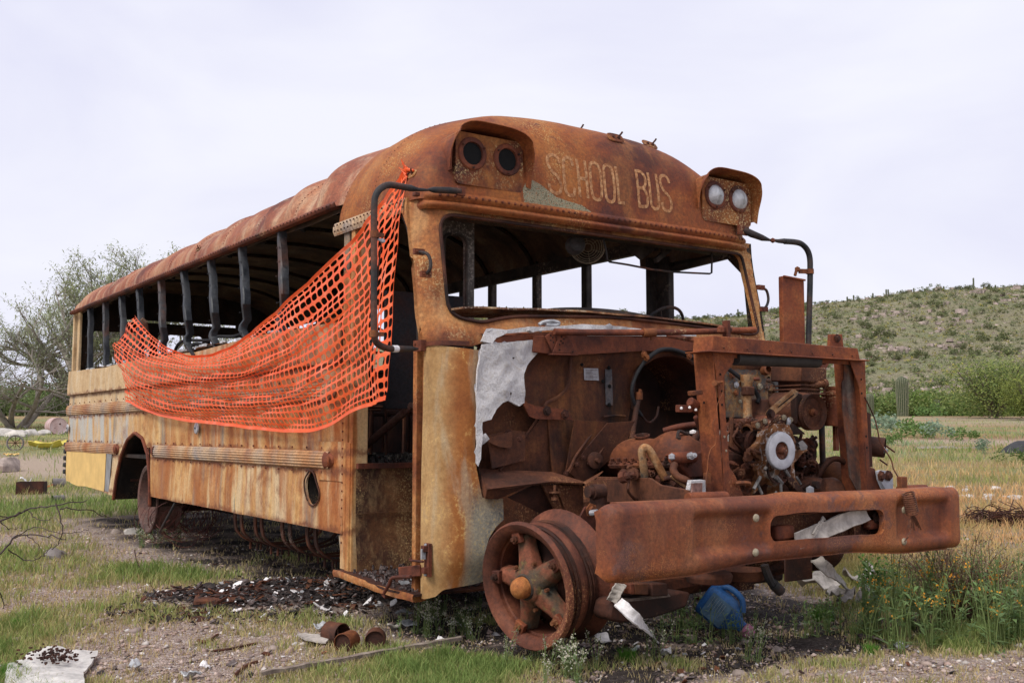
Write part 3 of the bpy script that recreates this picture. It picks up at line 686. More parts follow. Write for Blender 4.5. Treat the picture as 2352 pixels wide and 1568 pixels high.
b = MB(); gl = [(W/2*0+p[0], p[1]) for p in gp]; b.panel([(-1.06, 2.25), (-1.06, 2.18), (-.30, 2.18), (-.16, 2.05), (-.10, 1.475), (0, 1.475), (0, 1.7), (-.06, 2.0), (-.10, 2.25)], [], .08, lambda u, v: (min(u, wsx(W, v)), W-.002, v)); b.build('driver_side_header', M['soot'], bus, solid=.02)
# grab handles on the pillars
def grab(pts, r=.009):
    b = MB(); b.tube(spline(pts, 6), r, 7); o = b.build('grab_handle', M['pole'], fr); c = MB()
    for p in (pts[0], pts[-1]): c.box(p, (.02, .06, .03)); c.ball(Vector(p)+Vector((.012, -.018, 0)), .007, 6); c.ball(Vector(p)+Vector((.012, .018, 0)), .007, 6)
    c.build('handle_foot', M['red'], o)
X = .0
grab([KF('ca', x, y, X) + Vector((dx, 0, 0)) for x, y, dx in ((655, 935, -.08), (672, 960, -.02), (680, 1010, 0), (675, 1060, .0), (668, 1085, -.03))])
grab([KF('cb', x, y, -.02) + Vector((dx, 0, 0)) for x, y, dx in ((1290, 1172, 0), (1325, 1190, .0), (1338, 1240, 0), (1330, 1280, .0), (1310, 1308, 0))])

# ---- cowl side: curved yellow-brown corner sheet --------------------------------------
def cowlpath(s):      # unfolded distance -> plan position
    if s < .06: return (-.065 + s, 0.0)
    a = min(1, (s-.06)/.26); x = -.005 + .13*math.sin(a*1.35); y = .165*(1-math.cos(a*1.45))
    if s > .32: y += (s-.32)*.97; x += (s-.32)*.10
    return (x, y)
def s_of(px, py):     # find unfolded position of a pixel on the curved sheet
    best = None
    for k in range(0, 120):
        s = k*.005; x, y = cowlpath(s); q = FP(px, py, x); e = abs(q[1]-y)
        if best is None or e < best[0]: best = (e, s, q[2])
    return (best[1], best[2])
ol = [(0, 1.482)] + [s_of(*K('c5', x, y)) for x, y in ((865, 155), (858, 250), (850, 420), (840, 700), (850, 800), (885, 960), (998, 965), (1000, 1080), (960, 1120), (920, 1180), (893, 1280), (885, 1380), (866, 1425), (800, 1445), (700, 1462), (655, 1470), (640, 1478), (615, 1505))] + [(.035, .222), (0, .222)]
b = MB()
def cwf(u, v):
    x, y = cowlpath(u); tuck = sm(.45, .25, v)*max(0, u-.06)*.5
    return (x - tuck*.35 + .006*nz(u*3, v, 2, 2), y + tuck*.55 - .006*math.sin(v*3), v)
b.panel(ol, [], .045, cwf); cw = b.build('cowl_side_panel', M['cowl'], bus, smooth=1.0, solid=.008, offset=-1)
b = MB(); b.grid(30, 1, lambda u, v: Vector(cwf(.002+.33*u, 1.470+.022*v)) + Vector((.003, -.006, 0))); b.build('cowl_seam', M['red'], cw)
# lower door catch bolted to the cowl edge
p = KS('c5', 592, 1300); b = MB(); b.box((p[0], -.012, p[2]), (.045, .02, .16)); b.box((p[0], -.03, p[2]+.055), (.03, .03, .03)); b.box((p[0], -.03, p[2]-.05), (.03, .022, .03)); b.tube([(p[0]+.01, -.045, p[2]-.005), (p[0]-.10, -.05, p[2]-.01), (p[0]-.115, -.05, p[2]-.005), (p[0]-.10, -.05, p[2]+.0)], .007, 6)
la = b.build('door_catch', M['red'], cw, bevel=.004); c = MB(); c.box((p[0]+.0, -.04, p[2]+.03), (.014, .02, .05)); c.ball((p[0], -.026, p[2]+.072), .009, 6); c.ball((p[0], -.026, p[2]-.07), .009, 6); c.build('catch_bolt', M['alu'], la)
b = MB(); q = KS('c5', 545, 130); b.box((q[0], -.01, q[2]), (.08, .03, .055)); b.ball((q[0]-.02, -.03, q[2]+.01), .008, 6); b.build('mirror_bracket', M['red'], cw, bevel=.003)

# ---- entrance: pillars, stair well, interior ------------------------------------------
b = MB(); b.box((-.155, .03, .84), (.03, .045, 1.30)); b.box((-.118, .045, .84), (.022, .02, 1.28)); b.box((-.17, .02, .86), (.008, .03, 1.24)); b.build('door_track_post', M['frame'], bus, bevel=.003)
b = MB(); b.box((-.06, .10, .88), (.10, .02, 1.18)); b.build('inner_pillar', M['dark'], bus)
b = MB(); b.panel([(.02, .27), (.85, .27), (.85, .84), (.02, .84)], [], .06, lambda u, v: (-.845+.008*nz(u, v, 3, 3)+.03*sm(.5,.28,v), u, v)); b.bar((-.838, .02, .585), (-.838, .85, .585), .006, .004)
b.build('stair_wall', rust('stair_rust', [(.03,.017,.014),(.08,.035,.02),(.16,.07,.03),(.24,.115,.05)], 2.5, streak=((.36,.23,.11), .4, 22), stz=.5, speck=((.5,.34,.15), .5)), bus)
b = MB(); b.bar((-.83, .02, .85), (-.83, .85, .85), .03, .03); b.build('stair_nosing', M['red'], bus)
b = MB(); b.panel([(-.85, .27), (-.05, .27), (-.05, .84), (-.85, .84)], [], .1, lambda u, v: (u, .84, v)); b.build('stair_riser', M['dark'], bus)
# bottom step: sagging plate with rolled edge and rubble on it
st = [(-.95, -.04), (-.5, -.055), (-.05, -.05), (-.05, .84), (-.95, .84)]
def stepz(x): return .262 - .025*sm(-.9, -.3, x)
b = MB(); b.panel(st, [], .07, lambda u, v: (u, v, stepz(u) + .006*nz(u, v, 3, 6))); step = b.build('entry_step', M['dark'], bus, solid=.012)
b = MB(); b.grid(24, 4, lambda u, v: (-.97+.92*u, -.052-.004*math.sin(v*math.pi)+.008*nz(u*8, v), stepz(-.95+.9*u)-.030+.038*v+.006*nz(u*5, 3))); b.build('step_edge', M['frame'], step)
b = MB()
for k in range(520):
    x = random.uniform(-.83, -.08); y = random.uniform(-.02, .7); b.box((x, y, stepz(x)+.01+random.uniform(0, .02)*(y > .1)), (random.uniform(.01, .03), random.uniform(.006, .02), random.uniform(.004, .012)), (random.random()*3, random.random()*3, random.random()*3))
M['ash'] = rust('burnt_rubble', [(.02,.017,.018),(.05,.035,.032),(.11,.085,.08),(.24,.21,.20)], 26, contrast=.2)
b.build('step_rubble', M['ash'], step)
b = MB(); b.bar(KS('ch', 845, 380, -.03), KS('ch', 1078, 355, .0), .03, .055); b.tube(spline([KS('ch', x, y, -.09) for x, y in ((950, 425), (800, 430), (745, 450), (720, 510), (690, 560), (665, 605))], 5), .010, 7)
b.bar(KS('ch', 620, 530, -.02), KS('ch', 720, 640, -.02), .05, .02); b.bar(KS('ch', 800, 550, .03), KS('ch', 770, 640, .03), .04, .02); b.build('door_linkage', M['red'], step, bevel=.003)
for pts in (((945, 455), (1080, 490), (1078, 520), (1000, 505)), ((820, 480), (930, 478), (940, 500), (850, 512))):
    b = MB(); b.prism([KS('ch', x, y, .05) for x, y in pts], (0, 0, .006)); b.build('glass_shard', M['glassy'], step)
# floor, walls
b = MB(); b.box((-4.43, 1.22, .82), (7.16, 2.4, .03)); b.box((-.44, 1.62, .82), (.82, 1.55, .03)); b.build('bus_floor', M['soot'], bus)
b = MB()
for k in range(900):
    x = random.uniform(-2.2, -.86); y = random.uniform(.06, 2.0); h = .04*abs(nz(x, y, 0, 2)); s = random.uniform(.01, .05)
    b.box((x, y, .845+h+random.uniform(0, .03)), (s, s*.5, s*.3), (random.random()*3, random.random()*3, random.random()*3))
b.build('floor_debris', rust('black_debris', [(.004,.004,.004),(.012,.010,.010),(.03,.025,.022),(.09,.08,.075)], 18), bus)
b = MB(); b.panel([(XR, .5), (-.1, .5), (-.1, 1.64), (XR, 1.66)], [], .3, lambda u, v: (u, W, v)); b.build('far_side_wall', M['dark'], bus, solid=.03, offset=-1)
rearo = [[(y0, 1.42), (y1, 1.42), (y1, 2.19), (y0, 2.19)] for y0, y1 in ((.22, .86), (.95, 1.49), (1.58, 2.22))] + [[(.55, 2.315), (1.9, 2.315), (1.9, 2.345), (.55, 2.345)]]
b = MB(); b.panel([(.02, .5), (W-.02, .5), (W-.02, 2.40), (2.2, 2.58), (1.9, 2.70), (.54, 2.70), (.24, 2.58), (.02, 2.40)], [rounded(r, .05, 3) if i < 3 else r for i, r in enumerate(rearo)], .14, lambda u, v: (XR, u, v)); b.build('rear_wall', M['soot'], bus, solid=.04)
# bumper end and lamps seen past the rear corner
b = MB()
for k in range(5): b.box((XR-.05, .03, .60+k*.075), (.10, .12, .05))
b.box((XR-.02, .04, .75), (.06, .1, .40)); b.build('rear_bumper_end', M['blackrubber'], bus, bevel=.012)
for x in (-7.42, -6.74, -6.04, -5.45, -4.76, -4.1, -3.4, -2.75, -2.405, -1.753):
    pass
for x in (-7.35, -6.7, -6.05, -5.4, -4.75, -4.1, -3.55, -3.07, -2.405, -1.753):
    b = MB(); b.box((x, W-.03, 2.03), (.075, .05, .80)); b.box((x+.045, W-.06, 2.03), (.012, .03, .80)); b.build('window_post', M['inner'], bus, bevel=.008)
b = MB(); b.box((-.86, W-.04, 1.93), (.12, .06, .66)); b.box((-.93, W-.09, 1.93), (.03, .12, .66)); b.build('driver_window_post', M['inner'], bus, bevel=.01)
b = MB(); b.bar((XR, W-.05, 1.67), (-1.0, W-.05, 1.67), .08, .04); b.bar((XR, W-.06, 2.36), (-.9, W-.06, 2.36), .05, .09); b.bar((-.95, W-.03, 2.16), (-.1, W-.03, 2.2), .03, .04); b.build('far_window_rail', M['inner'], bus)
# header inside over the windscreen and ribs under the ceiling
b = MB(); b.bar((-.2, .1, 2.20), (-.2, W-.1, 2.20), .16, .03)
for x in (-1.05, -1.75, -2.42, -3.1, -3.8, -4.5, -5.2, -5.9, -6.6, -7.3): b.tube([roof_pt(x, -math.pi/2 + math.pi*j/24, .06) for j in range(25)], .018, 5)
b.build('ceiling_ribs', M['soot'], bus)
# folded entrance door leaf standing just inside the windscreen
p0 = FP(1000, 490, -.42); q0 = FP(1086, 740, -.42)
yA, yB = FP(1003, 600, -.42)[1], FP(1086, 600, -.42)[1]
hz = rounded([(yA+.035, 1.0), (yB-.055, 1.0), (yB-.055, FP(1040, 540, -.42)[2]), (yA+.035, FP(1040, 540, -.42)[2])], [.02,.02,.05,.05], 6)
b = MB(); b.panel(rounded([(yA, .88), (yB, .88), (yB, FP(1040, 497, -.42)[2]), (yA, FP(1040, 497, -.42)[2])], [.01,.01,.02,.06], 5), [hz], .05, lambda u, v: (-.42, u, v)); leaf = b.build('door_leaf', rust('grey_leaf', [(.04,.035,.032),(.08,.07,.062),(.13,.115,.10)], 6, speck=((.32,.28,.24), .6, 60)), bus, solid=.03)
b = MB(); b.tube([(-.40, p[0], p[1]) for p in hz], .009, 6, closed=True); b.build('door_glass_channel', M['inner'], leaf)
b = MB(); b.panel([(.86, .84), (1.4, .84), (1.4, 1.50), (.86, 1.52)], [], .1, lambda u, v: (-.36+.01*nz(u, v), u-.0, v)); b.build('kick_panel', rust('kick_panel_rust', [(.018,.02,.024),(.035,.035,.04),(.07,.03,.02),(.11,.045,.022)], 2.6), bus)
b = MB(); b.box((-1.0, .55, 1.53), (.03, .55, .70)); b.build('partition_panel', rust('partition_rust', [(.018,.02,.024),(.035,.035,.04),(.07,.03,.02)], 2.6), bus)
M['brown_rail'] = rust('rail_brown', [(.07,.04,.035),(.13,.07,.055),(.17,.10,.08)], 7)
b = MB(); b.tube([KS('c5', 200, 712, .32), KS('c5', 495, 455, .45)], .024, 10); b.build('grab_rail', M['brown_rail'], bus)
b = MB(); b.ball(KS('c5', 205, 705, .32), .03, 6); b.build('ash_clot', M['white'], bus)
# burnt seat frames and fallen bars seen through the door
for k in range(8):
    for yy in (.28, 1.55):
        x = -1.9 - k*.74; b = MB()
        b.tube(spline([(x, yy, .85), (x-.02, yy, 1.35), (x-.08, yy+.05, 1.72+.03*nz(k, yy)), (x-.08, yy+.5, 1.74), (x-.02, yy+.62, 1.35), (x, yy+.62, .85)], 6), .013, 6)
        b.tube([(x, yy, 1.22), (x+.38, yy, 1.2), (x+.38, yy+.62, 1.2), (x, yy+.62, 1.22)], .012, 6); b.tube([(x+.38, yy+.05, 1.2), (x+.36, yy+.05, .85)], .012, 6); b.tube([(x+.38, yy+.55, 1.2), (x+.36, yy+.55, .85)], .012, 6)
        b.build('seat_frame', M['dark'], bus)
b = MB(); b.grid(20, 3, lambda u, v: (-6.9+1.2*u, .35+.4*v, 1.62+.14*math.sin(u*math.pi))); b.build('seat_back', M['soot'], bus, solid=.03)
# hose loop lying over the sill
b = MB(); b.tube(spline([KS('cs', x, y, yy) for x, y, yy in ((800,885,.3),(820,850,.25),(870,825,.2),(960,826,.2),(1060,822,.2))], 6), .014, 7)
b.tube(spline([KS('cs', x, y, yy) for x, y, yy in ((1000,860,.1),(960,852,.05),(915,855,.0),(900,885,-.03),(915,915,-.03),(935,925,-.02))], 6), .016, 7)
b.tube(spline([KS('cs', x, y, .25) for x, y in ((1010,860),(1030,815),(1080,800),(1180,800),(1240,780))], 6), .014, 7); b.build('hose', M['blackrubber'], bus)

# fan, visor, rear-view bar, steering wheel
X = -.45; c_ = KF('cb', 148, 915, X); b = MB(); b.lathe([(.0, 0), (.052, .0), (.058, .012), (.058, .06), (.045, .085), (.012, .09), (0, .09)], c_+Vector((-.02, -.02, 0)), (.9, -.35, .05), 20); b.tube([KF('cb', 145, 790, X), KF('cb', 145, 850, X)], .018, 8)
fan = b.build('cabin_fan', plain('scorched_motor', (.09,.09,.095), .6, .4, 14, .4), bus)
b = MB(); cc = KF('cb', 205, 912, X-.03); ax = Vector((-.75, .66, .0)).normalized(); u_ = ax.orthogonal().normalized(); v_ = ax.cross(u_)
for r_, h_ in ((.11, 0), (.108, .018), (.1, .034), (.088, .046), (.074, .056), (.058, .063), (.042, .068), (.026, .07)): b.tube([cc + ax*h_*.9 + (u_*math.cos(a)+v_*math.sin(a))*r_ for a in np.linspace(0, 2*math.pi, 28, endpoint=False)], .0024, 4, closed=True)
for a in np.linspace(0, 2*math.pi, 6, endpoint=False): b.tube([cc + ax*h_*.9 + (u_*math.cos(a)+v_*math.sin(a))*r_ for r_, h_ in ((.11, 0), (.1, .034), (.074, .056), (.026, .07))], .0018, 4)
b.build('fan_cage', M['rivet'], fan)
b = MB(); v4 = [KF('cb', x, y, -.4) for x, y in ((470, 812), (640, 930), (538, 1003), (385, 885))]; b.prism(v4, (-.02, .01, .01)); b.bar(v4[0], v4[1], .02, .02); b.build('sun_visor', M['inner'], bus)
b = MB(); b.bar(KF('cb', 630, 1005, -.35), KF('cb', 720, 930, -.35), .03, .03); b.bar(KF('cb', 660, 960, -.35), KF('cb', 855, 872, -.35), .03, .012); b.ball(KF('cb', 680, 935, -.35), .02, 6); b.build('wiper_motor_arm', M['inner'], bus)
b = MB(); b.tube([KF('cb', x, y, -.22) for x, y in ((295, 810), (300, 850), (322, 935), (330, 1000), (345, 1012), (460, 1030), (600, 1058), (740, 1075), (900, 1083), (970, 1086), (983, 1080), (985, 1000), (985, 905))], .0065, 6); b.build('mirror_hanger_bar', M['pole'], bus)
b = MB(); cS = FP(1519, 758, -.40); ax = Vector((.25, 0, 1)).normalized(); ax = Vector((-.82, .05, .57)).normalized(); u_ = Vector((0, 1, 0)); v_ = ax.cross(u_).normalized()
b.tube([cS + (u_*math.cos(a)+v_*math.sin(a))*.168 for a in np.linspace(0, 2*math.pi, 40, endpoint=False)], .0105, 7, closed=True)
for a in (1.3, 1.85, 4.2): b.tube([cS - ax*.02, cS + (u_*math.cos(a)+v_*math.sin(a))*.165], .006, 6)
b.tube([cS, cS - ax*.5], .02, 8); b.build('steering_wheel', M['pole'], bus)

# ---- mirror arms -----------------------------------------------------------------------
def flat_tw(b, pts, r): b.tube(pts, r, 8)
X = -.02
m = MB(); XA = .10
path = [KF('ca', x, y, xx) for x, y, xx in ((865, 570, X), (800, 565, X), (700, 562, .02), (660, 560, .03))]
m.tube(path, [.018, .018, .016, .005], 8); m.tube([KF('ca', 665, 563, .03), KF('ca', 600, 560, .05), KF('ca', 560, 552, .06)], [.006, .010, .016], 8)
curve = [KF('ca', x, y, xx) for x, y, xx in ((560, 552, .06), (500, 542, .07), (440, 532, .08), (400, 535, .09), (360, 560, .1), (335, 600, .1), (328, 650, .1), (325, 760, .1), (325, 900, .1), (325, 1100, .1), (325, 1300, .1), (325, 1400, .1), (328, 1480, .1), (345, 1520, .09), (385, 1545, .07), (430, 1556, .05))]
m.tube(spline(curve, 4), .0165, 10); m.tube([KF('ca', 430, 1556, .05), KF('ca', 500, 1556, .02), KF('ca', 560, 1556, -.01), KF('ca', 600, 1556, -.02)], [.0165, .016, .014, .006], 8)
mir = m.build('mirror_arm', M['pole'], bus, smooth=.9)
b = MB(); b.box(KF('ca', 868, 570, X), (.02, .05, .05)); b.box(KF('ca', 590, 590, .0), (.03, .03, .02)); b.build('mirror_arm_foot', M['red'], mir, bevel=.004)
for (x, y) in ((328, 840), (325, 1462)):
    p = KF('ca', x, y, .1); b = MB(); b.lathe([(.0165, -.016), (.021, -.016), (.021, .016), (.0165, .016)], p, (0, 0, 1), 14); b.box(p+Vector((0, .03, 0)), (.012, .04, .02)); b.build('mirror_clamp', M['orange'], mir)
b = MB(); b.ball(KF('ca', 378, 880, .1), .014, 7); b.bar(KF('ca', 350, 870, .1), KF('ca', 392, 885, .1), .012, .012); b.build('mirror_pivot', M['alu'], mir)
b = MB(); b.tube([KF('ca', 370, 900, .1), KF('ca', 352, 1060, .09), KF('ca', 345, 1150, .09)], .004, 5); b.build('mirror_stay', M['dark'], mir)
b = MB(); b.lathe([(.017, -.02), (.0175, -.02), (.0175, .02), (.017, .02)], KF('ca', 455, 1556, .04), KF('ca', 500, 1556, .02)-KF('ca', 430, 1556, .05), 10); b.build('paint_band', M['white'], mir)
# far (driver's side) mirror
XB = 0.0
m = MB(); m.tube([KF('cb', 1185, 812, -.05), KF('cb', 1230, 835, -.02), KF('cb', 1300, 862, 0), KF('cb', 1355, 878, 0)], [.022, .024, .020, .006], 8)
m.tube([KF('cb', 1350, 874, 0), KF('cb', 1400, 882, 0), KF('cb', 1440, 882, 0)], [.006, .013, .018], 8)
m.tube(spline([KF('cb', x, y, .0) for x, y in ((1440, 884), (1500, 888), (1545, 900), (1580, 935), (1597, 985), (1600, 1060), (1598, 1200), (1594, 1350), (1590, 1500), (1590, 1620))], 5), .0165*1.15, 10)
mir = m.build('mirror_arm', M['pole'], bus, smooth=.9)
b = MB(); b.box(KF('cb', 1180, 815, -.05), (.02, .09, .06)); b.ball(KF('cb', 1366, 878, .01), .018, 6); b.build('mirror_arm_foot', M['red'], mir)
b = MB(); p = KF('cb', 1598, 1072, 0); b.lathe([(.018, -.016), (.026, -.016), (.026, .016), (.018, .016)], p, (0, 0, 1), 12); b.bar(p, KF('cb', 1530, 1070, 0), .012, .03); b.ball(KF('cb', 1520, 1058, 0), .02, 7); b.tube([KF('cb', 1515, 1060, 0), KF('cb', 1505, 1098, 0)], .01, 6); b.build('mirror_clamp', M['orange'], mir)
b = MB(); tl = KF('cb', 1427, 1098, 0); br = KF('cb', 1568, 1500, 0)
ol_ = rounded([(tl[1]-.004, br[2]-.25), (br[1], br[2]-.25), (br[1]+.004, tl[2]-.012), (tl[1]+.0, tl[2])], .012, 3)
b.prism([(.0, p[0], p[1]) for p in ol_], (-.035, 0, 0)); b.bar((.008, tl[1], tl[2]-.004), (.008, br[1]+.006, tl[2]-.014), .012, .012); b.build('mirror_head', M['panelrust'] if False else rust('mirror_back_rust', [(.12,.03,.016),(.22,.058,.022),(.28,.09,.03)], 4, speck=((.40,.22,.11), .2, 120)), mir, bevel=.004)

# ================================================================ FRONT END (bonnet gone)
# ---- firewall ---------------------------------------------------------------------------
M['fire'] = rust('firewall_rust', [(.022,.012,.010),(.055,.020,.012),(.115,.038,.016),(.21,.078,.028)], 2.4, streak=((.30,.12,.035), .45, 5), patch=((.10,.095,.10), .67, 3.2), speck=((.36,.2,.09), .2))
M['fire2'] = rust('scorched_firewall', [(.04,.03,.026),(.12,.085,.06),(.085,.08,.075),(.30,.17,.07),(.07,.065,.065)], 5, patch=((.42,.30,.16), .66, 7), speck=((.22,.07,.02), .9, 60))
def Fp(c, pts, X): return [(lambda q: (q[1], q[2]))(KF(c, x, y, X)) for x, y in pts]
def plate(name, c, pts, X, mat, th=.006, holes=(), dep=None, step=.05, parent=None, amp=.004):
    b = MB(); f = dep or (lambda u, v: X)
    b.panel(Fp(c, pts, X), [Fp(c, h, X) for h in holes], step, lambda u, v: (f(u, v) + amp*nz(u, v, X, 6), u, v))
    return b.build(name, mat, parent or bus, smooth=.7, solid=th, offset=-1)
def bolt(c, x, y, X, r=.012, parent=None, mat='engine', name='bolt', ax=(1, 0, 0)):
    b = MB(); p = KF(c, x, y, X); b.lathe([(r*1.7, 0), (r*1.7, r*.3), (r, r*.3), (r, r*1.1), (0, r*1.1)], p, ax, 6); return b.build(name, M[mat], parent or bus, smooth=.4)
circ = lambda x, y, rx, ry=None, n=18: [(x+rx*math.cos(a), y+(ry or rx)*math.sin(a)) for a in np.linspace(0, 2*math.pi, n, endpoint=False)]
# round recess (doghouse) opening in the main sheet
arch = [(1190, 775)] + [(1480-262*math.cos(a), 545-262*math.sin(a)) for a in np.linspace(-.3, math.pi, 16)]
fwm = plate('firewall', 'c1', [(215,150),(700,120),(1730,170),(2300,280),(2610,345),(2600,500),(2300,620),(1760,600)] + [(1480-262*math.cos(a)*.98, 545-255*math.sin(a)) for a in np.linspace(math.pi*.97, .15, 18)] + [(1215,640),(1190,775),(1090,1000),(880,1215),(640,1180),(600,700),(420,640),(440,380),(500,290),(240,240)], .10, M['fire'],
            dep=lambda u, v: .10 + .03*sm(1.40, 1.43, v) + .03*sm(.62, .60, v) - .0*u, step=.045)
plate('firewall_lip', 'c1', [(215,165),(430,135),(700,150),(1000,150),(1500,170),(1730,200),(1730,262),(1300,262),(780,292),(640,280),(500,240),(225,215)], .17, M['red'], parent=fwm, dep=lambda u, v: .17-.02*nz(u, v, 2, 2))
b = MB(); b.grid(30, 4, lambda u, v: Vector(KF('c1', 215+1530*u, 150-30*math.sin(u*3.1)+45*u, .17)) + Vector((-.20*v, 0, .03*v))); b.build('cowl_shelf', M['red'], fwm)
# back of the recess and its rim
b = MB(); cc = KF('c1', 1480, 545, .10); rr = KF('c1', 1742, 545, .1)[1]-cc[1]; rz = cc[2]-KF('c1', 1480, 800, .1)[2]
def rec(u, v):
    a = -.25 + (math.pi+.5)*u
    return (.12-.40*v, cc[1]-rr*math.cos(a)*(1-.05*v), cc[2]+rz*math.sin(a)*(1-.05*v) if a > 0 and a < math.pi else cc[2]-.35*(-math.sin(a))*1.3)
b.grid(36, 6, rec); b.tube([rec(i/36, 0) for i in range(37)], .012, 6); b.build('recess_rim', M['dark'], fwm, smooth=.9)
plate('recess_back', 'c1', [(1180,200),(1900,230),(1900,1250),(1050,1250),(1180,800)], -.26, rust('deep_brown', [(.018,.010,.009),(.04,.018,.013),(.075,.028,.016)], 3), parent=fwm)
o = plate('access_cover', 'c1', [(1540,460),(1720,470),(1720,730),(1600,725),(1500,690),(1490,600),(1510,500)], -.24, M['dark'], .012, parent=fwm)
for x, y in ((1615, 480), (1690, 478), (1560, 632), (1680, 700), (1438, 478), (1530, 560)): bolt('c1', x, y, -.23, .011, fwm, 'dark')
bolt('c1', 1668, 436, -.23, .020, fwm, 'alu', 'plug')
# data plate, bare strip, seam
o = plate('data_plate', 'c1', [(868,388),(972,390),(978,478),(872,474)], .108, M['alu'], .003, parent=fwm, amp=0)
b = MB()
for k in range(7): b.bar(KF('c1', 880, 402+k*10, .111), KF('c1', 880+random.uniform(40, 86), 403+k*10, .111), .0015, .0015)
b.build('plate_lines', M['dark'], o)
plate('bare_strip', 'c1', [(1025,395),(1072,395),(1082,660),(1030,655)], .108, rust('bare_strip', [(.05,.05,.055),(.10,.095,.10),(.12,.07,.05)], 9), .004, parent=fwm, amp=.002)
for x, y in ((1050, 385), (1055, 520), (1052, 655), (1245, 316), (852, 360), (1005, 485)): bolt('c1', x, y, .112, .007, fwm, 'black')
b = MB(); b.tube(spline([KF('c1', x, y, .13) for x, y in ((770,275),(765,400),(755,510),(690,590),(600,640),(585,670))], 5), .010, 6); b.tube(spline([KF('c1', x, y, .125) for x, y in ((775,270),(1000,266),(1300,262),(1740,268))], 5), .009, 6); b.tube(spline([KF('c1', x, y, .115) for x, y in ((1010,745),(1090,735),(1170,740))], 5), .008, 6)
b.build('pressed_rib', M['fire'], fwm)
# hollow left of the main sheet: recessed plates
M['brown'] = rust('mid_brown_rust', [(.032,.015,.011),(.075,.028,.016),(.125,.045,.021),(.18,.07,.028)], 3, speck=((.4,.2,.09), .3))
plate('splash_panel', 'c1', [(100,200),(790,290),(770,520),(600,680),(760,720),(1190,780),(1190,900),(900,1225),(500,1200),(150,1330),(95,1100)], -.02, M['brown'], parent=fwm, step=.06)
plate('hinge_plate', 'c1', [(500,290),(770,300),(760,520),(580,670),(540,600),(500,500)], .06, M['brown'], parent=fwm)
o = plate('mounting_bracket', 'c1', [(420,600),(450,640),(520,665),(745,690),(790,765),(520,760),(470,740),(430,660)], .15, M['red'], .01, parent=fwm)
for x, y in ((597, 700), (728, 725)): bolt('c1', x, y, .155, .016, o, 'dark')
bolt('c1', 548, 430, .075, .018, fwm, 'dark')
o = plate('side_gusset', 'c1', [(170,880),(330,840),(440,850),(440,1060),(200,1120)], .10, M['brown'], .01, parent=fwm)
for x, y in ((315, 862), (312, 938)): bolt('c1', x, y, .11, .013, o, 'dark')
plate('upper_bracket', 'c1', [(160,905),(260,870),(340,850),(345,975),(240,960),(170,925)], .135, M['brown'], .008, parent=fwm)
for pts, X, mt in (([(525,765),(770,770),(820,1000),(760,1110),(760,1150),(250,1135),(345,1010)], .06, 'brown'), ([(770,770),(1000,780),(1010,810),(775,1105),(730,1150)], .13, 'fire'), ([(1000,790),(1190,775),(1130,960),(1010,1080),(880,1220),(830,1220),(760,1150),(800,1060)], .14, 'brown')):
    plate('angled_splash_panel', 'c1', pts, X, M[mt], .008, parent=fwm, dep=(lambda X: lambda u, v: X + .12*(v-.9) + .05*(u-.5))(X))
b = MB()
for pts, X in (((525,765),(345,1015),(255,1135)), .075), (((985,790),(820,1010),(765,1120),(735,1150)), .16), (((1060,790),(1055,880),(960,1040),(890,1090)), .165):
    b.tube(spline([KF('c1', x, y, X) for x, y in pts], 4), .007, 6)
b.build('panel_flange', M['brown'], fwm)
for x, y in ((735, 1160), (820, 1090), (397, 905), (862, 1040)): bolt('c1', x, y, .17, .010, fwm, 'dark')
b = MB(); b.lathe([(.045, 0), (.045, .014), (.03, .02), (.012, .02), (.012, .05), (0, .05)], KF('c1', 945, 1060, .17), (1, -.2, 0), 16); b.build('rubber_mount', M['brown'], fwm)
# lower ledge
q = [KF('c1', 100, 1120, .02), KF('c1', 640, 1145, .14), KF('c1', 900, 1225, .25), KF('c1', 620, 1218, .25), KF('c1', 160, 1275, .22)]
b = MB(); b.prism(q, (0, 0, -.008)); q2 = [KF('c1', 100, 1110, .05), KF('c1', 160, 1275, .22), KF('c1', 150, 1340, .20), KF('c1', 130, 1300, .12)]; b.prism(q2, (-.006, 0, 0)); b.prism([KF('c1', 150, 1340, .2), KF('c1', 240, 1345, .2), KF('c1', 480, 1235, .23), KF('c1', 160, 1270, .23)], (-.006, 0, 0))
b.prism([KF('c1', 860, 1225, .26), KF('c1', 1010, 1140, .26), KF('c1', 980, 1170, .27), KF('c1', 885, 1240, .27)], (-.01, 0, 0)); b.tube([KF('c1', 160, 1270, .235), KF('c1', 620, 1216, .255), KF('c1', 860, 1226, .265)], .006, 5)
b.build('floor_ledge', M['brown'], fwm)
# bracket on top left with perforated ears
o = MB(); o.prism([KF('c1', x, y, .20) for x, y in ((498,150),(580,150),(620,250),(640,288),(500,270))], (-.05, 0, 0)); o.prism([KF('c1', x, y, .22) for x, y in ((585,155),(640,115),(700,255),(640,280))], (-.006, 0, .0)); o.prism([KF('c1', x, y, .23) for x, y in ((700,120),(735,120),(830,285),(640,275))], (-.006, 0, 0)); o.prism([KF('c1', x, y, .235) for x, y in ((640,278),(830,285),(828,298),(640,292))], (-.05, 0, 0)); o.prism([KF('c1', x, y, .235) for x, y in ((675,165),(712,115),(730,180),(680,240))], (-.006, 0, 0))
hb = o.build('hinge_bracket', M['red'], fwm, smooth=.3, bevel=.003)
b = MB()
for x, y in ((625,150),(640,165),(625,185),(645,200),(705,160),(720,175),(700,190),(715,205),(690,215),(786,270),(690,255)): b.lathe([(.0045, 0), (.0045, .002), (0, .002)], KF('c1', x, y, .237), (1, 0, 0), 8)
b.build('bracket_holes', M['black'], hb)
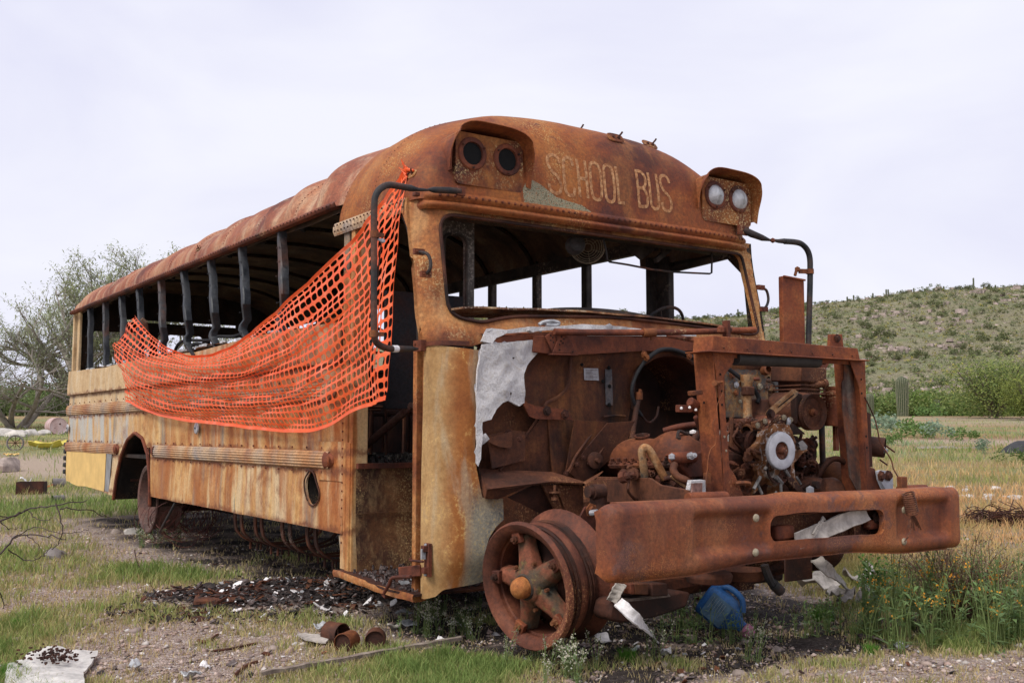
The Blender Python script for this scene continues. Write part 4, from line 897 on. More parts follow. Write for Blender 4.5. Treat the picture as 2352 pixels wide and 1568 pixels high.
# long rod across the top
b = MB(); b.tube(spline([KF('c1', x, y, xx) for x, y, xx in ((650,122,.24),(900,128,.28),(1330,128,.38),(1700,122,.48),(2120,108,.58))], 5), [.017]*21, 9); rod = b.build('hood_torsion_rod', M['red'], bus)
b = MB(); b.lathe([(.017,-.035),(.024,-.035),(.024,.035),(.017,.035)], KF('c1', 1345, 129, .385), KF('c1', 1700, 122, .48)-KF('c1', 900, 128, .28), 12); b.box(KF('c1', 1360, 150, .385), (.01, .01, .05)); b.build('rod_collar', M['orange'], rod)
b = MB(); b.tube([KF('c1', 1480, 148, .3), KF('c1', 1700, 188, .5)], .013, 8); b.box(KF('c2', 340, 110, .6), (.04, .02, .1)); b.ball(KF('c2', 300, 108, .6), .025, 7); b.ball(KF('c2', 365, 108, .6), .014, 7); b.build('rod_end', M['red'], rod)
# white burnt glass-fibre remains of the bonnet
t = NT('burnt_glass_fibre'); oo = t.oc((1,1,1)); a1 = t.noise(oo, 16, 8, .7, 1.2); a2 = t.noise(t.oc((1,3,.8)), 70, 6, .75)
t.done(t.mix(t.ramp(a1, [(.3, (.60,.57,.56)), (.5, (.86,.84,.85)), (.7, (.72,.66,.60))]), t.ramp(a2, [(.3, .75), (.6, 1.05)]), .7, 'MULTIPLY'), .95, t.math('ADD', a1, a2), 1.0, bd=.02); M['fibre'] = t.mat
sheetpts = [(120,215),(300,200),(490,185),(532,208),(520,270),(470,325),(436,372),(412,430),(410,500),(420,560),(418,640),(380,666),(345,650),(300,625),(262,640),(215,690),(180,762),(150,770),(122,782),(118,830),(122,870),(108,960),(104,1050),(90,1105),(75,1080),(84,700),(95,400)]
M_w = plate('bonnet_fragment', 'c1', sheetpts, .16, M['fibre'], .012, dep=lambda u, v: .185 - .15*max(0, .33-u) + .02*nz(u, v, 1, 7) + .008*nz(u, v, 4, 22), step=.018, parent=bus, holes=([ (334,312),(352,308),(350,320),(340,324)], [(308,566),(324,566),(324,586),(310,586)]))
tag(M_w, 'torn white sheet of burnt glass fibre')
M_w2 = plate('bonnet_fragment', 'c1', [(115,900),(150,862),(178,905),(150,935),(118,955)], .17, M['fibre'], .03, parent=bus, step=.02, dep=lambda u, v: .17+.02*nz(u, v, 0, 18))
o = plate('bonnet_fragment', 'c1', [(140,188),(170,130),(222,95),(300,108),(440,90),(700,80),(860,66),(1120,82),(1290,102),(1270,118),(1120,112),(870,108),(700,104),(520,118),(300,135),(240,165),(210,208)], .19, M['fibre'], .02, parent=bus, step=.025, dep=lambda u, v: .19+.02*nz(u, v, 0, 12)-.3*max(0, .32-u))
plate('bonnet_fragment', 'c1', [(470,85),(520,85),(525,115),(495,128),(470,112)], .22, M['fibre'], .03, parent=bus, step=.02)
plate('bonnet_fragment', 'c1', [(880,140),(1090,140),(1300,150),(1500,138),(1690,146),(1690,156),(1500,155),(1080,152),(900,152)], .26, M['fibre'], .01, parent=bus, step=.03)
b = MB(); b.tube(spline([KF('c1', x, y, .14) for x, y in ((540,72),(575,50),(640,45),(685,60),(660,75),(590,72))], 5), .010, 6); b.ball(KF('c1', 600, 62, .12), .03, 8, (1, 1.8, .5)); b.build('crumpled_tape', M['glassy'], bus)

# ---- chassis rails, suspension, axle ----------------------------------------------------
def rail_x(y, x0, x1, z0, z1, mat='brown', name='chassis_rail'):
    b = MB(); b.box(((x0+x1)/2, y, (z0+z1)/2), (x1-x0, .012, z1-z0)); b.box(((x0+x1)/2, y+.04, z1-.006), (x1-x0, .08, .012)); b.box(((x0+x1)/2, y+.04, z0+.006), (x1-x0, .08, .012))
    return b.build(name, M[mat], bus, bevel=.004)
rl = rail_x(.80, -7.6, 1.28, .47, .70); rail_x(1.62, -7.6, 1.28, .47, .70)
b = MB()
for k, (x, y) in enumerate(((1040,1330),(1085,1335),(1110,1358),(1270,1345),(1316,1312),(1416,1305),(1300,1215),(1523,1335),(1260,1216))):
    p = FP(*K('c1', x, y), .7); 
    s_ = SP(*K('c1', x, y), .79); b.lathe([(.010, 0), (.010, .002), (0, .002)], (s_[0], .792, s_[2]), (0, -1, 0), 8)
b.build('rail_holes', M['black'], rl)
b = MB(); b.prism([SP(*K('c1', x, y), .76) for x, y in ((960,1180),(1345,1190),(1420,1240),(1620,1275),(1640,1320),(1640,1290),(1400,1262),(950,1230))], (0, .02, 0)); b.prism([SP(*K('c1', x, y), .75) for x, y in ((930,1200),(1345,1188),(1425,1240),(1640,1280),(1640,1365),(860,1370),(860,1250))], (0, .012, 0)); b.build('rail_plate', M['brown'], rl, bevel=.003)
# inner wing stays: V-shaped brackets
for pts in ([(565,1240),(640,1240),(740,1500),(700,1500)], [(660,1240),(800,1240),(850,1500),(760,1500)], [(800,1235),(860,1235),(860,1510),(845,1510)]):
    b = MB(); b.prism([KF('c1', x, y, .22) for x, y in pts], (-.02, 0, 0)); b.build('wing_stay', M['brown'], bus, bevel=.003)
b = MB(); b.panel(Fp('c1', [(290,1330),(480,1235),(570,1240),(650,1430),(560,1450)], .15), [], .06, lambda u, v: (.15+.2*(v-.6), u, v)); b.build('wing_stay', M['dark'], bus, solid=.006)
b = MB(); p = KF('c1', 655, 1300, .26); b.lathe([(.03,0),(.03,.008),(.0,.008)], p, (0,0,1), 12); b.lathe([(.008,-.05),(.008,.04),(0,.04)], p, (0,0,1), 8); b.lathe([(.02,-.035),(.02,-.02),(0,-.02)], p, (0,0,1), 6); b.build('stay_bolt', M['brown'], bus)
# shock absorber and steering pieces near the wheel
b = MB(); b.tube([KF('c1', 975, 1310, .6), KF('c1', 965, 1480, .6)], .042, 12); b.lathe([(.028,-.05),(.028,.05)], KF('c1', 955, 1288, .62), (0,1,.0), 12, True); b.lathe([(.036,-.035),(.036,.035)], KF('c1', 965, 1288, .62), (0,1,.0), 12, True); b.build('shock_absorber', M['brown'], bus)
o = plate('shackle_plate', 'c1', [(880,1400),(915,1395),(940,1420),(960,1480),(955,1580),(900,1530),(830,1500)], .7, M['red'], .012)
bolt('c1', 920, 1425, .72, .02, o, 'orange'); b = MB(); b.tube([KF('c1', 918, 1445, .74), KF('c1', 968, 1440, .78)], .014, 8); b.build('grease_fitting', M['alu'], o)
# front axle beam and leaf springs
b = MB(); b.tube([(.62, .30, .24), (.50, .45, .20), (.36, .7, .19), (.34, 1.75, .24), (.5, 2.0, .3), (.62, 2.16, .42)], [.05, .05, .055, .055, .05, .05], 8); b.build('front_axle', M['engine'], bus)
b = MB(); b.box((.30, 1.42, .26), (.12, 1.5, .15), (0, .05, 0)); b.build('axle_beam', M['dark'], bus, bevel=.02)
for yy in (.80, 1.64):
    b = MB()
    for k in range(5): b.tube(spline([((.50+s*(.45-.07*k)), yy, .26+.035*(4-k)*.6 + .13*(abs(s))**2*(1-.12*k)) for s in (-1, -.5, 0, .5, 1)], 4), .016+.0*k, 4)
    b.box((.50, yy, .28), (.12, .11, .16)); b.build('leaf_spring', M['dark'], bus)
b = MB(); b.grid(24, 3, lambda u, v: Vector(KF('c3', 1055+620*u, 1075-110*u**1.5+10*v, .98)) + Vector((-.12*(v > .9), 0, 0))) ; 
b = MB(); b.prism([KF('c3', x, y, 1.0) for x, y in ((1040,1080),(1060,990),(1090,965),(1330,950),(1560,905),(1630,915),(1600,1020),(1380,1095),(1130,1138),(1060,1120))], (-.12, 0, 0)); cm = b.build('front_crossmember', M['dark'], bus, bevel=.012)
b = MB(); b.prism([KF('c3', x, y, 1.02) for x, y in ((1100,970),(1190,960),(1470,925),(1480,945),(1250,975),(1100,985))], (-.03, 0, .0)); b.build('crossmember_flange', plain('grey_brown_crust', (.16,.12,.10), .9, .4, 20, .6), cm)
for pts, mt in (([(1220,850),(1320,850),(1325,935),(1225,930)], 'brown'), ([(1345,850),(1460,850),(1465,940),(1350,945)], 'dark'), ([(1190,850),(1222,850),(1225,930),(1195,930)], 'red')):
    b = MB(); b.prism([KF('c3', x, y, 1.05) for x, y in pts], (-.15, 0, 0)); b.build('spring_hanger', M[mt], cm, bevel=.006)

# ---- wheels ------------------------------------------------------------------------------
M['rim'] = rust('rim_rust', [(.045,.017,.013),(.09,.030,.018),(.14,.044,.024),(.19,.066,.035)], 4, speck=((.45,.22,.1), .25), rough=.7)
M['hub'] = rust('greasy_hub', [(.05,.05,.04),(.10,.06,.035),(.20,.065,.035),(.26,.09,.05)], 7, patch=((.16,.12,.045), .6, 6), bs=.6)
M['cap2'] = rust('hub_cap_rust', [(.22,.075,.025),(.34,.12,.035),(.40,.16,.05)], 12, contrast=.12)
def front_wheel(c, ax, detail=True):
    c = Vector(c); ax = Vector(ax).normalized()
    wh = empty('front_wheel'); wh.parent = bus
    b = MB(); R0 = .288
    b.lathe([(.232,-.030),(.236,-.012),(.246,0),(.262,.010),(.280,.016),(.289,.006),(.291,-.006),(.283,-.012),(.270,-.010),(.256,-.022),(.252,-.045),(.252,-.13)], c, ax, 56)
    b.lathe([(.236,-.03),(.236,-.05),(.228,-.055),(.228,-.16)], c, ax, 56)
    b.build('outer_rim', M['rim'], wh, smooth=.6)
    b = MB(); b.lathe([(.262,-.085),(.266,-.10),(.266,-.118),(.262,-.13)], c, ax, 56); b.build('rim_band', M['rim'], wh)
    b = MB(); b.lathe([(.252,-.13),(.25,-.18),(.262,-.20),(.285,-.225),(.300,-.236),(.303,-.25),(.296,-.262),(.27,-.262),(.23,-.25),(.2,-.2)], c, ax, 56); b.build('inner_rim', M['rim'], wh, smooth=.6)
    b = MB(); u = ax.orthogonal().normalized(); v = ax.cross(u)
    for k in range(46):       # steel cords left by the burnt tyre
        h = -.020-random.random()*.060 if k % 2 else -.135-random.random()*.05; r = .256+random.random()*.010; ph = random.random()*6
        b.tube([c + ax*(h+.004*math.sin(2*a+ph)) + (u*math.cos(a)+v*math.sin(a))*(r+.003*math.sin(5*a+ph)) for a in np.linspace(0, 2*math.pi, 40, endpoint=False)], .0024, 3, closed=True)
    b.build('tyre_cords', M['dark'], wh, smooth=0)
    b = MB(); b.lathe([(0,-.10),(.10,-.10),(.17,-.12),(.205,-.16),(.215,-.22),(.0,-.22)], c, ax, 40); b.build('brake_drum', M['dark'], wh)
    # five-spoke cast hub
    up = (Vector((0, 0, 1)) - ax*ax.z).normalized(); sd = ax.cross(up)
    b = MB(); lugs = []; lb = MB()
    b.lathe([(0,.012),(.062,.012),(.078,.0),(.085,-.03),(.10,-.10)], c, ax, 24)
    for k in range(5):
        an = 2*math.pi*k/5 + .22; d = up*math.cos(an) + sd*math.sin(an); p = ax.cross(d).normalized()
        S = []
        for r_, w_, h0, h1 in ((.05, .062, .004, -.08), (.10, .056, -.010, -.08), (.15, .048, -.022, -.085), (.195, .044, -.028, -.09), (.222, .040, -.034, -.095)):
            S.append([c + d*r_ + p*(s*w_) + ax*h for s, h in ((-1, h1), (-.85, h0-.018), (-.45, h0), (.45, h0), (.85, h0-.018), (1, h1))])
        vs = [q for r in S for q in r]; n = 6
        b.add(vs, [(i*n+j, i*n+(j+1) % n, (i+1)*n+(j+1) % n, (i+1)*n+j) for i in range(len(S)-1) for j in range(n)] + [tuple(range((len(S)-1)*n, len(S)*n))])
        q = c + d*.222 + ax*(-.012)
        lug = MB(); lug.prism([q - p*.03 - d*.03 - ax*.02, q + p*.03 - d*.03 - ax*.02, q + p*.024 + d*.02 - ax*.02, q - p*.024 + d*.02 - ax*.02], ax*.026); lugs.append(lug)
        lb.lathe([(.017, .006), (.017, .018), (.010, .018), (.010, .032), (0, .032)], q - d*.008, ax, 6)
        lb.lathe([(.009, 0), (.009, .02), (0, .02)], c + up*.11*math.cos(an+.63) + sd*.11*math.sin(an+.63) - ax*.03, ax, 6)
    hb_ = b.build('spoked_hub', M['hub'], wh, smooth=.8, bevel=.006); [l_.build('rim_clamp', M['red'], hb_, bevel=.004) for l_ in lugs]; lb.build('wheel_nuts', M['brown'], hb_, smooth=.4)
    b = MB(); b.lathe([(.056,.0),(.060,.012),(.056,.018),(.050,.018)], c, ax, 28); b.build('hub_ring', M['inner'], hb_)
    b = MB(); b.lathe([(.048,.012),(.0485,.035),(.044,.055),(.034,.068),(.018,.076),(0,.079)], c, ax, 28); b.build('hub_cap', M['cap2'], hb_, smooth=1.2)
    return wh
wax = Vector((.13, -.97, -.13))
front_wheel(SP(1209, 1346, .13) , wax)
b = MB(); b.lathe([(0,.02),(.09,.02),(.11,-.01),(.16,-.03),(.17,-.05),(.17,-.13),(0,-.14)], (.62, 2.25, .44), (.15, .95, 0), 30); b.build('far_brake_drum', M['dark'], bus)
# rear wheels
for yy, sg in ((.13, -1), (W-.13, 1)):
    c = Vector((-5.03, .05 if sg < 0 else W-.05, .45)); wh = empty('rear_wheel'); wh.parent = bus
    b = MB(); b.lathe([(.0,-.02*0-.09),(.12,-.09),(.24,-.07),(.256,-.02),(.262,0),(.285,.01),(.30,.004),(.300,-.01),(.285,-.016),(.266,-.03),(.26,-.10),(.262,-.2),(.29,-.21),(.295,-.22)], c, (0, sg, 0), 48); b.build('rear_rim', rust('rear_rim', [(.05,.03,.025),(.11,.07,.06),(.18,.09,.07)], 3), wh, smooth=.7)
    b = MB(); b.lathe([(0,.0),(.04,.0),(.05,-.03),(.055,-.09)], c, (0, sg, 0), 16); b.build('rear_hub', M['dark'], wh)
b = MB()      # tangle of wires from the burnt tyre
for k in range(60):
    c0 = Vector((-4.75+random.uniform(-.25, .35), .22+random.uniform(-.1, .25), .28)); r = random.uniform(.08, .26)
    e1 = Vector((random.gauss(0,1), random.gauss(0,.6), random.gauss(0,1))).normalized(); e2 = e1.orthogonal().normalized(); sp = random.uniform(2, 5)
    b.tube([c0 + (e1*math.cos(a)+e2*math.sin(a))*r + Vector((.04*a-.1, 0, .02*math.sin(a*2))) for a in np.linspace(0, sp, 14)], .0028, 3)
b.build('wire_tangle', rust('wire_rust', [(.07,.022,.018),(.13,.04,.03)], 6), bus, smooth=0)
b = MB(); b.tube([KS('ct', 800, 715, -.0), KS('ct', 698, 905, -.05)], .011, 7); b.build('loose_rod', M['pole'], bus)
# guard hoops under the floor
for k, (xa, xb) in enumerate(((1190, 1232), (1322, 1365), (1500, 1550), (1665, 1718))):
    for xx in (xa, xb):
        p = KS('ct', xx+4, 780 + (xx-1190)*.2, .10)
        b = MB(); P = [(p.x, .10, .52), (p.x, .10, .40), (p.x, .12, .32), (p.x, .20, .255), (p.x, .34, .225), (p.x, .50, .225), (p.x, .64, .255), (p.x, .72, .32), (p.x, .74, .52)]
        P = spline(P, 4); 
        vs = []
        for i, q in enumerate(P):
            tt = (P[min(i+1, len(P)-1)]-P[max(i-1, 0)]).normalized(); nn = Vector((0, -tt.z, tt.y))
            for sx, sn in ((-.022, -.005), (.022, -.005), (.022, .005), (-.022, .005)): vs.append(q + Vector((sx, 0, 0)) + nn*sn)
        b.add(vs, [(i*4+j, i*4+(j+1) % 4, (i+1)*4+(j+1) % 4, (i+1)*4+j) for i in range(len(P)-1) for j in range(4)])
        b.tube([(p.x, .22, .24), (p.x, .22, .19)], .009, 6); b.tube([(p.x, .3, .22), (p.x, .3, .18)], .007, 6)
        b.build('guard_hoop', M['engine'], bus)
b = MB(); b.tube([(-4.2, .95, .42), (.1, 1.2, .5)], .05, 10); b.build('drive_shaft', M['dark'], bus)
b = MB()
for x in (-6.8, -5.9, -4.4, -3.6, -2.7, -1.8, -.9): b.box((x, 1.22, .62), (.06, 2.2, .1))
b.box((-5.1, 1.22, .42), (.18, 2.0, .18)); b.build('floor_cross_member', M['dark'], bus)
b = MB(); b.box((-2.6, .45, .52), (1.6, .5, .16)); b.build('tool_tray', M['dark'], bus, bevel=.01)

# ---- radiator support ----------------------------------------------------------------------
XR_ = .97
M['support'] = rust('support_rust', [(.075,.024,.016),(.15,.042,.019),(.22,.062,.022),(.28,.092,.03)], 3.4, patch=((.17,.14,.14), .66, 4), speck=((.45,.2,.08), .25))
sup = MB()
def pf(pts, X, d, c='c2'): sup.prism([KF(c, x, y, X) for x, y in pts], (d, 0, 0))
pf([(238,268),(405,285),(392,350),(330,440),(326,560),(345,840),(365,1110),(405,1170),(480,1350),(322,1345),(318,1100),(290,640),(262,400)], XR_, -.008)
# side flange of the left leg (seen from the side)
sup.prism([KF('c2', 238, 268, XR_), KF('c2', 322, 1345, XR_), KF('c2', 322, 1345, XR_)+Vector((-.13, .0, .0)), KF('c2', 238, 268, XR_)+Vector((-.13, 0, 0))], (0, .006, 0))
b = MB(); b.prism([(XR_-.012, KF('c2', 250, 275, XR_)[1], 1.40), (XR_-.012, KF('c2', 1340, 325, XR_)[1], 1.40), (XR_-.012, KF('c2', 1340, 325, XR_)[1], 1.43), (XR_-.012, KF('c2', 250, 275, XR_)[1], 1.43)], (-.02, 0, 0)); ra = b.build('radiator_support', M['support'], bus); sup.build('support_leg', M['support'], ra, smooth=.3, bevel=.003); sup = MB()
pf([(1240,325),(1355,325),(1362,600),(1390,1110),(1425,1120),(1490,1300),(1365,1305),(1368,1100),(1312,530)], XR_, -.008)
sup.prism([KF('c2', 1300, 325, XR_-.002), KF('c2', 1368, 1305, XR_-.002), KF('c2', 1368, 1305, XR_)+Vector((-.16, 0, 0)), KF('c2', 1300, 325, XR_)+Vector((-.16, 0, 0))], (0, .006, 0))
sup.build('support_leg', M['support'], ra, smooth=.3, bevel=.003)
b = MB(); a_ = KF('c2', 232, 150, XR_+.02); c_ = KF('c2', 1310, 312, XR_+.02); zt2 = a_[2]; zb2 = KF('c2', 235, 262, XR_+.02)[2]
b.prism([(XR_+.02, a_[1], zb2), (XR_+.02, c_[1]+.01, zb2-.005), (XR_+.02, c_[1]-.01, zt2-.012), (XR_+.02, a_[1]+.01, zt2)], (-.13, 0, 0)); b.box((XR_-.03, (a_[1]+c_[1])/2, zb2-.004), (.16, c_[1]-a_[1]+.10, .006))
tb = b.build('top_beam', M['support'], ra, bevel=.006)
b = MB()
for k in range(8): b.ball((XR_+.022, a_[1]+.08+k*.16, zt2-.055+.012*nz(k)), .005, 5)
b.build('beam_rivets', M['dark'], tb)
b = MB(); b.tube([KF('c2', 400, 312, XR_-.03), KF('c2', 1000, 335, XR_-.03)], .038, 14); b.build('radiator_top_tube', plain('dull_brown_tube', (.045,.04,.038), .6, .3, 14, .3), ra)
for x, y in ((178,450),(178,640),(295,432),(308,556),(308,655),(325,888),(338,990),(1328,572),(1360,885),(1365,968),(1325,470)):
    b = MB(); X_ = XR_+.001; b.lathe([(.006,0),(.006,.002),(0,.002)], KF('c2', x, y, X_ if x > 240 else .90), (1,0,0) if x > 240 else (0,-1,0), 8); b.build('rivet_hole' if y < 880 or x > 1000 else 'pale_rivet', M['black'] if y < 880 or x > 1000 else M['rivet'], ra)
# ears on the posts
for c_k, pts, X in (('c2', [(1100,140),(1188,140),(1200,245),(1095,240)], .93), ):
    b = MB(); b.prism([KF(c_k, x, y, X) for x, y in pts], (-.02, 0, 0)); e = b.build('support_ear', M['support'], ra, bevel=.004); bolt(c_k, 1148, 170, X+.002, .014, e, 'dark')
b = MB(); b.prism([KF('c2', x, y, .93) for x, y in ((85,555),(170,545),(172,580),(90,590))], (-.03, 0, 0)); b.build('support_ear', M['orange'], ra, bevel=.004)
b = MB(); b.lathe([(.014,-.03),(.014,.02),(0,.02)], KF('c2', 262, 498, XR_+.01), (.5,-1,0), 10); b.tube([KF('c2', 262, 498, XR_+.02), KF('c2', 310, 488, XR_+.02)], .008, 6); b.build('support_hook', M['orange'], ra)
b = MB(); q = KF('c2', 440, 1245, XR_+.01); b.tube(spline([q+Vector((0,-.03,.01)), q+Vector((.02,0,.014)), q+Vector((.03,.03,.01)), q+Vector((.01,.04,-.005))], 4), .012, 6); b.build('support_hook', M['orange'], ra)
b = MB(); b.tube(spline([KF('c2', x, y, XR_+.02) for x, y in ((305,490),(315,560),(275,650),(265,740),(240,800),(262,930),(225,980),(205,1060),(200,1140))], 4), .0022, 4); b.tube([KF('c2', 200, 1140, XR_-.0), KF('c2', 188, 1260, XR_-.0)], .005, 5); b.box(KF('c2', 200, 1190, .93), (.02, .03, .05)); b.build('loose_wire', M['orange'], ra)
b = MB(); b.tube(spline([KF('c2', x, y, xx) for x, y, xx in ((1350,600,.98),(1385,670,.98),(1425,760,.98),(1445,840,1.),(1462,920,1.),(1500,985,1.02),(1545,1060,1.04),(1560,1120,1.06),(1590,1175,1.1),(1608,1215,1.14))], 4), .004, 5); b.build('loose_wire', M['dark'], ra)
# right-hand leg backing plate, headlamp bucket
o = plate('grille_side_plate', 'c2', [(1360,705),(1395,720),(1408,1110),(1380,1110)], .90, M['dark'], .01, parent=ra)
b = MB(); hc = KF('c2', 1430, 962, .86); b.lathe([(.052,.05),(.056,.045),(.056,-.04),(.03,-.06),(0,-.06)], hc, (.85, .5, -.1), 20); hl_ = b.build('headlamp_bucket', M['brown'], bus)
b = MB(); b.lathe([(.0,.0),(.02,.0),(.02,.04),(.012,.045),(.012,.06),(0,.06)], hc+Vector((.0,.01,-.01)), (.9,.3,-.2), 10); b.build('lamp_plug', M['alu'], hl_)
b = MB(); b.tube([hc+Vector((.04,.03,.01)), hc+Vector((.05,.1,-.03))], .005, 5); b.tube([hc+Vector((.04,-.02,-.07)), hc+Vector((.05,.03,-.1))], .005, 5); b.build('lamp_wire', M['red'], hl_)
# curved cut edge sheet along right leg's inner side
o = plate('radiator_side_sheet', 'c2', [(1205,322),(1240,322),(1310,530),(1368,1110),(1365,1300),(1300,1290),(1240,1180),(1215,900),(1192,700),(1185,490),(1198,470),(1200,370)], .935, rust('streaky_sheet', [(.03,.016,.013),(.07,.035,.025),(.16,.055,.025),(.10,.085,.07)], 4, streak=((.22,.2,.16), .4, 10)), .006, parent=ra)

# ---- engine --------------------------------------------------------------------------------
eng = empty('engine'); eng.parent = bus
E_ = M['engine']
def cyl(name, p, ax, prof, mat=None, n=24, parent=None): b = MB(); b.lathe(prof, p, ax, n); return b.build(name, mat or E_, parent or eng, smooth=.7)
# block and heads
b = MB(); b.box((.30, 1.48, .72), (.75, .50, .42)); b.build('engine_block', E_, eng, bevel=.03)
b = MB(); b.box((.25, 1.18, .86), (.72, .20, .14), (-.75, 0, 0)); b.box((.25, 1.78, .86), (.72, .2, .14), (.75, 0, 0)); b.build('cylinder_head', E_, eng, bevel=.02)
# near valve cover: long smooth tin box running back from the front
def vcover(u, v):
    a = math.pi*v; t = u; e = (1-abs(2*t-1)**6)**.3
    X0, X1 = .24, .80; c0 = KF('c1', 1130, 1000, X0); c1_ = KF('c1', 1700, 985, X1); c = c0.lerp(c1_, t)
    r = .085*(.55+.45*e)*(1+.22*math.exp(-((t-.72)/.14)**2)-.08*math.exp(-((t-.47)/.12)**2)); return Vector((c.x, c.y - math.cos(a)*r*1.15, c.z - .05 + math.sin(a)**.7*r*1.45*e))
b = MB(); b.grid(40, 20, vcover); vc = b.build('valve_cover', rust('valve_cover_rust', [(.08,.026,.016),(.16,.05,.02),(.26,.09,.03)], 3.5, speck=((.55,.3,.12), .3)), eng, smooth=1.2)
b = MB(); q = [vcover(t, 0) for t in np.linspace(0, 1, 12)]; 
for p in q[::1]: b.lathe([(.016,-.01),(.016,.012),(.009,.012),(.009,.03),(0,.03)], p+Vector((.01,-.01,-.01)), (.2,-.3,1), 7)
b.tube([p+Vector((0,-.01,-.02)) for p in q], .016, 6); b.build('cover_bolts', M['engine'], vc, smooth=.4)
p = KF('c1', 1298, 905, .42); cyl('oil_filler', p+Vector((0,0,-.03)), (.15, -.25, 1), [(.036,0),(.030,.02),(.030,.04),(.041,.045),(.041,.052),(.034,.052),(.030,.03)], None, 18, vc)
def pipe(name, pts, r, mat='engine', c='c1', parent=None, n=7):
    b = MB(); P = [KF(c, x, y, X) for x, y, X in pts]; b.tube(spline(P, 5) if len(P) > 2 else P, r, n); return b.build(name, M[mat], parent or eng, smooth=1.0)
M['pipe'] = rust('ochre_pipe', [(.20,.08,.03),(.32,.15,.06),(.40,.24,.12),(.12,.1,.08)], 14)
pipe('heater_pipe', [(1312,1180,.68),(1300,1080,.70),(1290,1000,.71),(1310,968,.72),(1345,985,.73),(1400,1080,.74),(1460,1195,.75)], .020, 'pipe')
pipe('dipstick_tube', [(1218,905,.2),(1240,750,.18),(1268,600,.16)], .016, 'brown'); pipe('dipstick_top', [(1268,590,.16),(1280,545,.16)], .011, 'orange'); cyl('dipstick_cap', KF('c1', 1270, 590, .165), (0,0,1), [(.021,-.02),(.021,.02),(0,.02)], M['orange'], 10)
pipe('cable', [(1330,312,.16),(1250,440,.15),(1232,560,.15),(1250,660,.15),(1300,750,.15),(1345,785,.15),(1395,745,.15),(1412,670,.14)], .007, 'dark')
pipe('cable', [(1330,320,.17),(1410,262,.17),(1490,250,.17),(1570,268,.17),(1640,300,.17),(1700,325,.18)], .013, 'blackrubber')
pipe('cable', [(1320,325,.165),(1260,420,.165),(1222,520,.165),(1222,600,.165),(1260,690,.165),(1290,735,.165)], .010, 'blackrubber')
for x, y in ((1322, 310), (1635, 300), (1306, 288)): bolt('c1', x, y, .18, .013, eng, 'orange', 'cable_clip')
pipe('fuel_pipe', [(1450,845,.5),(1560,815,.56),(1700,795,.62)], .016, 'red'); pipe('fuel_pipe', [(1500,860,.5),(1600,815,.55),(1690,800,.6)], .013, 'orange')
pipe('exhaust_pipe', [(1700,860,.72),(1665,920,.74),(1620,1000,.74)], .017, 'brown'); pipe('exhaust_pipe', [(1745,850,.72),(1715,920,.74),(1700,960,.75)], .014, 'brown')
pipe('hose', [(1530,1085,.84),(1520,1130,.85),(1550,1175,.87),(1610,1205,.9),(1640,1225,.9)], .019, 'brown'); pipe('hose', [(1505,1170,.84),(1560,1215,.86),(1640,1270,.9)], .010, 'pipe')
pipe('hose', [(1460,1195,.76),(1520,1190,.8),(1600,1250,.84)], .013, 'engine'); pipe('curl_pipe', [(1200,1135,.6),(1190,1115,.6),(1205,1108,.6),(1225,1125,.6),(1240,1160,.6),(1280,1165,.62)], .008, 'brown')
cyl('oil_filter_boss', KF('c1', 1480, 1215, .7), (.7,-.6,.2), [(0,.05),(.04,.045),(.05,.02),(.05,-.05)], M['engine']); cyl('oil_filter_boss', KF('c1', 1580, 1225, .72), (.7,-.6,.2), [(0,.05),(.05,.045),(.06,.02),(.06,-.05)], M['engine'])
# white ceramic-looking plug leads
b = MB(); b.tube(spline([KF('c1', x, y, .72) for x, y in ((1550,900),(1560,850),(1590,855),(1620,870),(1625,850))], 4), .008, 6); b.tube(spline([KF('c1', x, y, .73) for x, y in ((1560,890),(1575,925),(1600,910),(1640,905))], 4), .009, 6); b.build('plug_lead', M['pole'], eng)
b = MB(); b.ball(KF('c1', 1622, 910, .735), .010, 7, (1.3,1,1)); b.ball(KF('c1', 1665, 855, .71), .016, 7, (1.5,1,.8)); b.ball(KF('c1', 1600, 912, .735), .012, 6); b.build('melted_lump', M['white'], eng)
# front mount arm (left) and alternator arm
b = MB(); b.prism([KF('c1', x, y, .80) for x, y in ((1500,1020),(1680,1010),(1760,980),(1760,1180),(1640,1190),(1560,1090))], (-.05, 0, 0)); b.tube([KF('c1', 1500, 1045, .82), KF('c1', 1680, 1035, .84)], .030, 10); ar = b.build('engine_mount', M['red'], eng, bevel=.008)
b = MB(); b.lathe([(.018,0),(.018,.02),(.012,.02),(.012,.05),(.006,.05),(.006,.06),(0,.06)], KF('c1', 1640, 1030, .86), (.8,-.2,.1), 8); b.ball(KF('c1', 1510, 1035, .84), .018, 6); b.build('mount_bolt', M['alu'], ar, smooth=.4)
b = MB(); b.prism([KF('c1', x, y, .84) for x, y in ((1565,655),(1680,660),(1730,700),(1730,740),(1680,700),(1650,712),(1565,710))], (-.03, 0, 0)); b.tube([KF('c1', 1640, 630, .84), KF('c1', 1690, 660, .84)], .024, 9); b.tube([KF('c1', 1690, 740, .8), KF('c1', 1745, 880, .78)], .019, 8)
al = b.build('alternator_arm', M['red'], eng, bevel=.004)
for x, y in ((1580, 680), (1640, 675), (1685, 692)): b = MB(); b.ball(KF('c1', x, y, .855), .008, 6); b.build('melted_lump', M['white'], al)
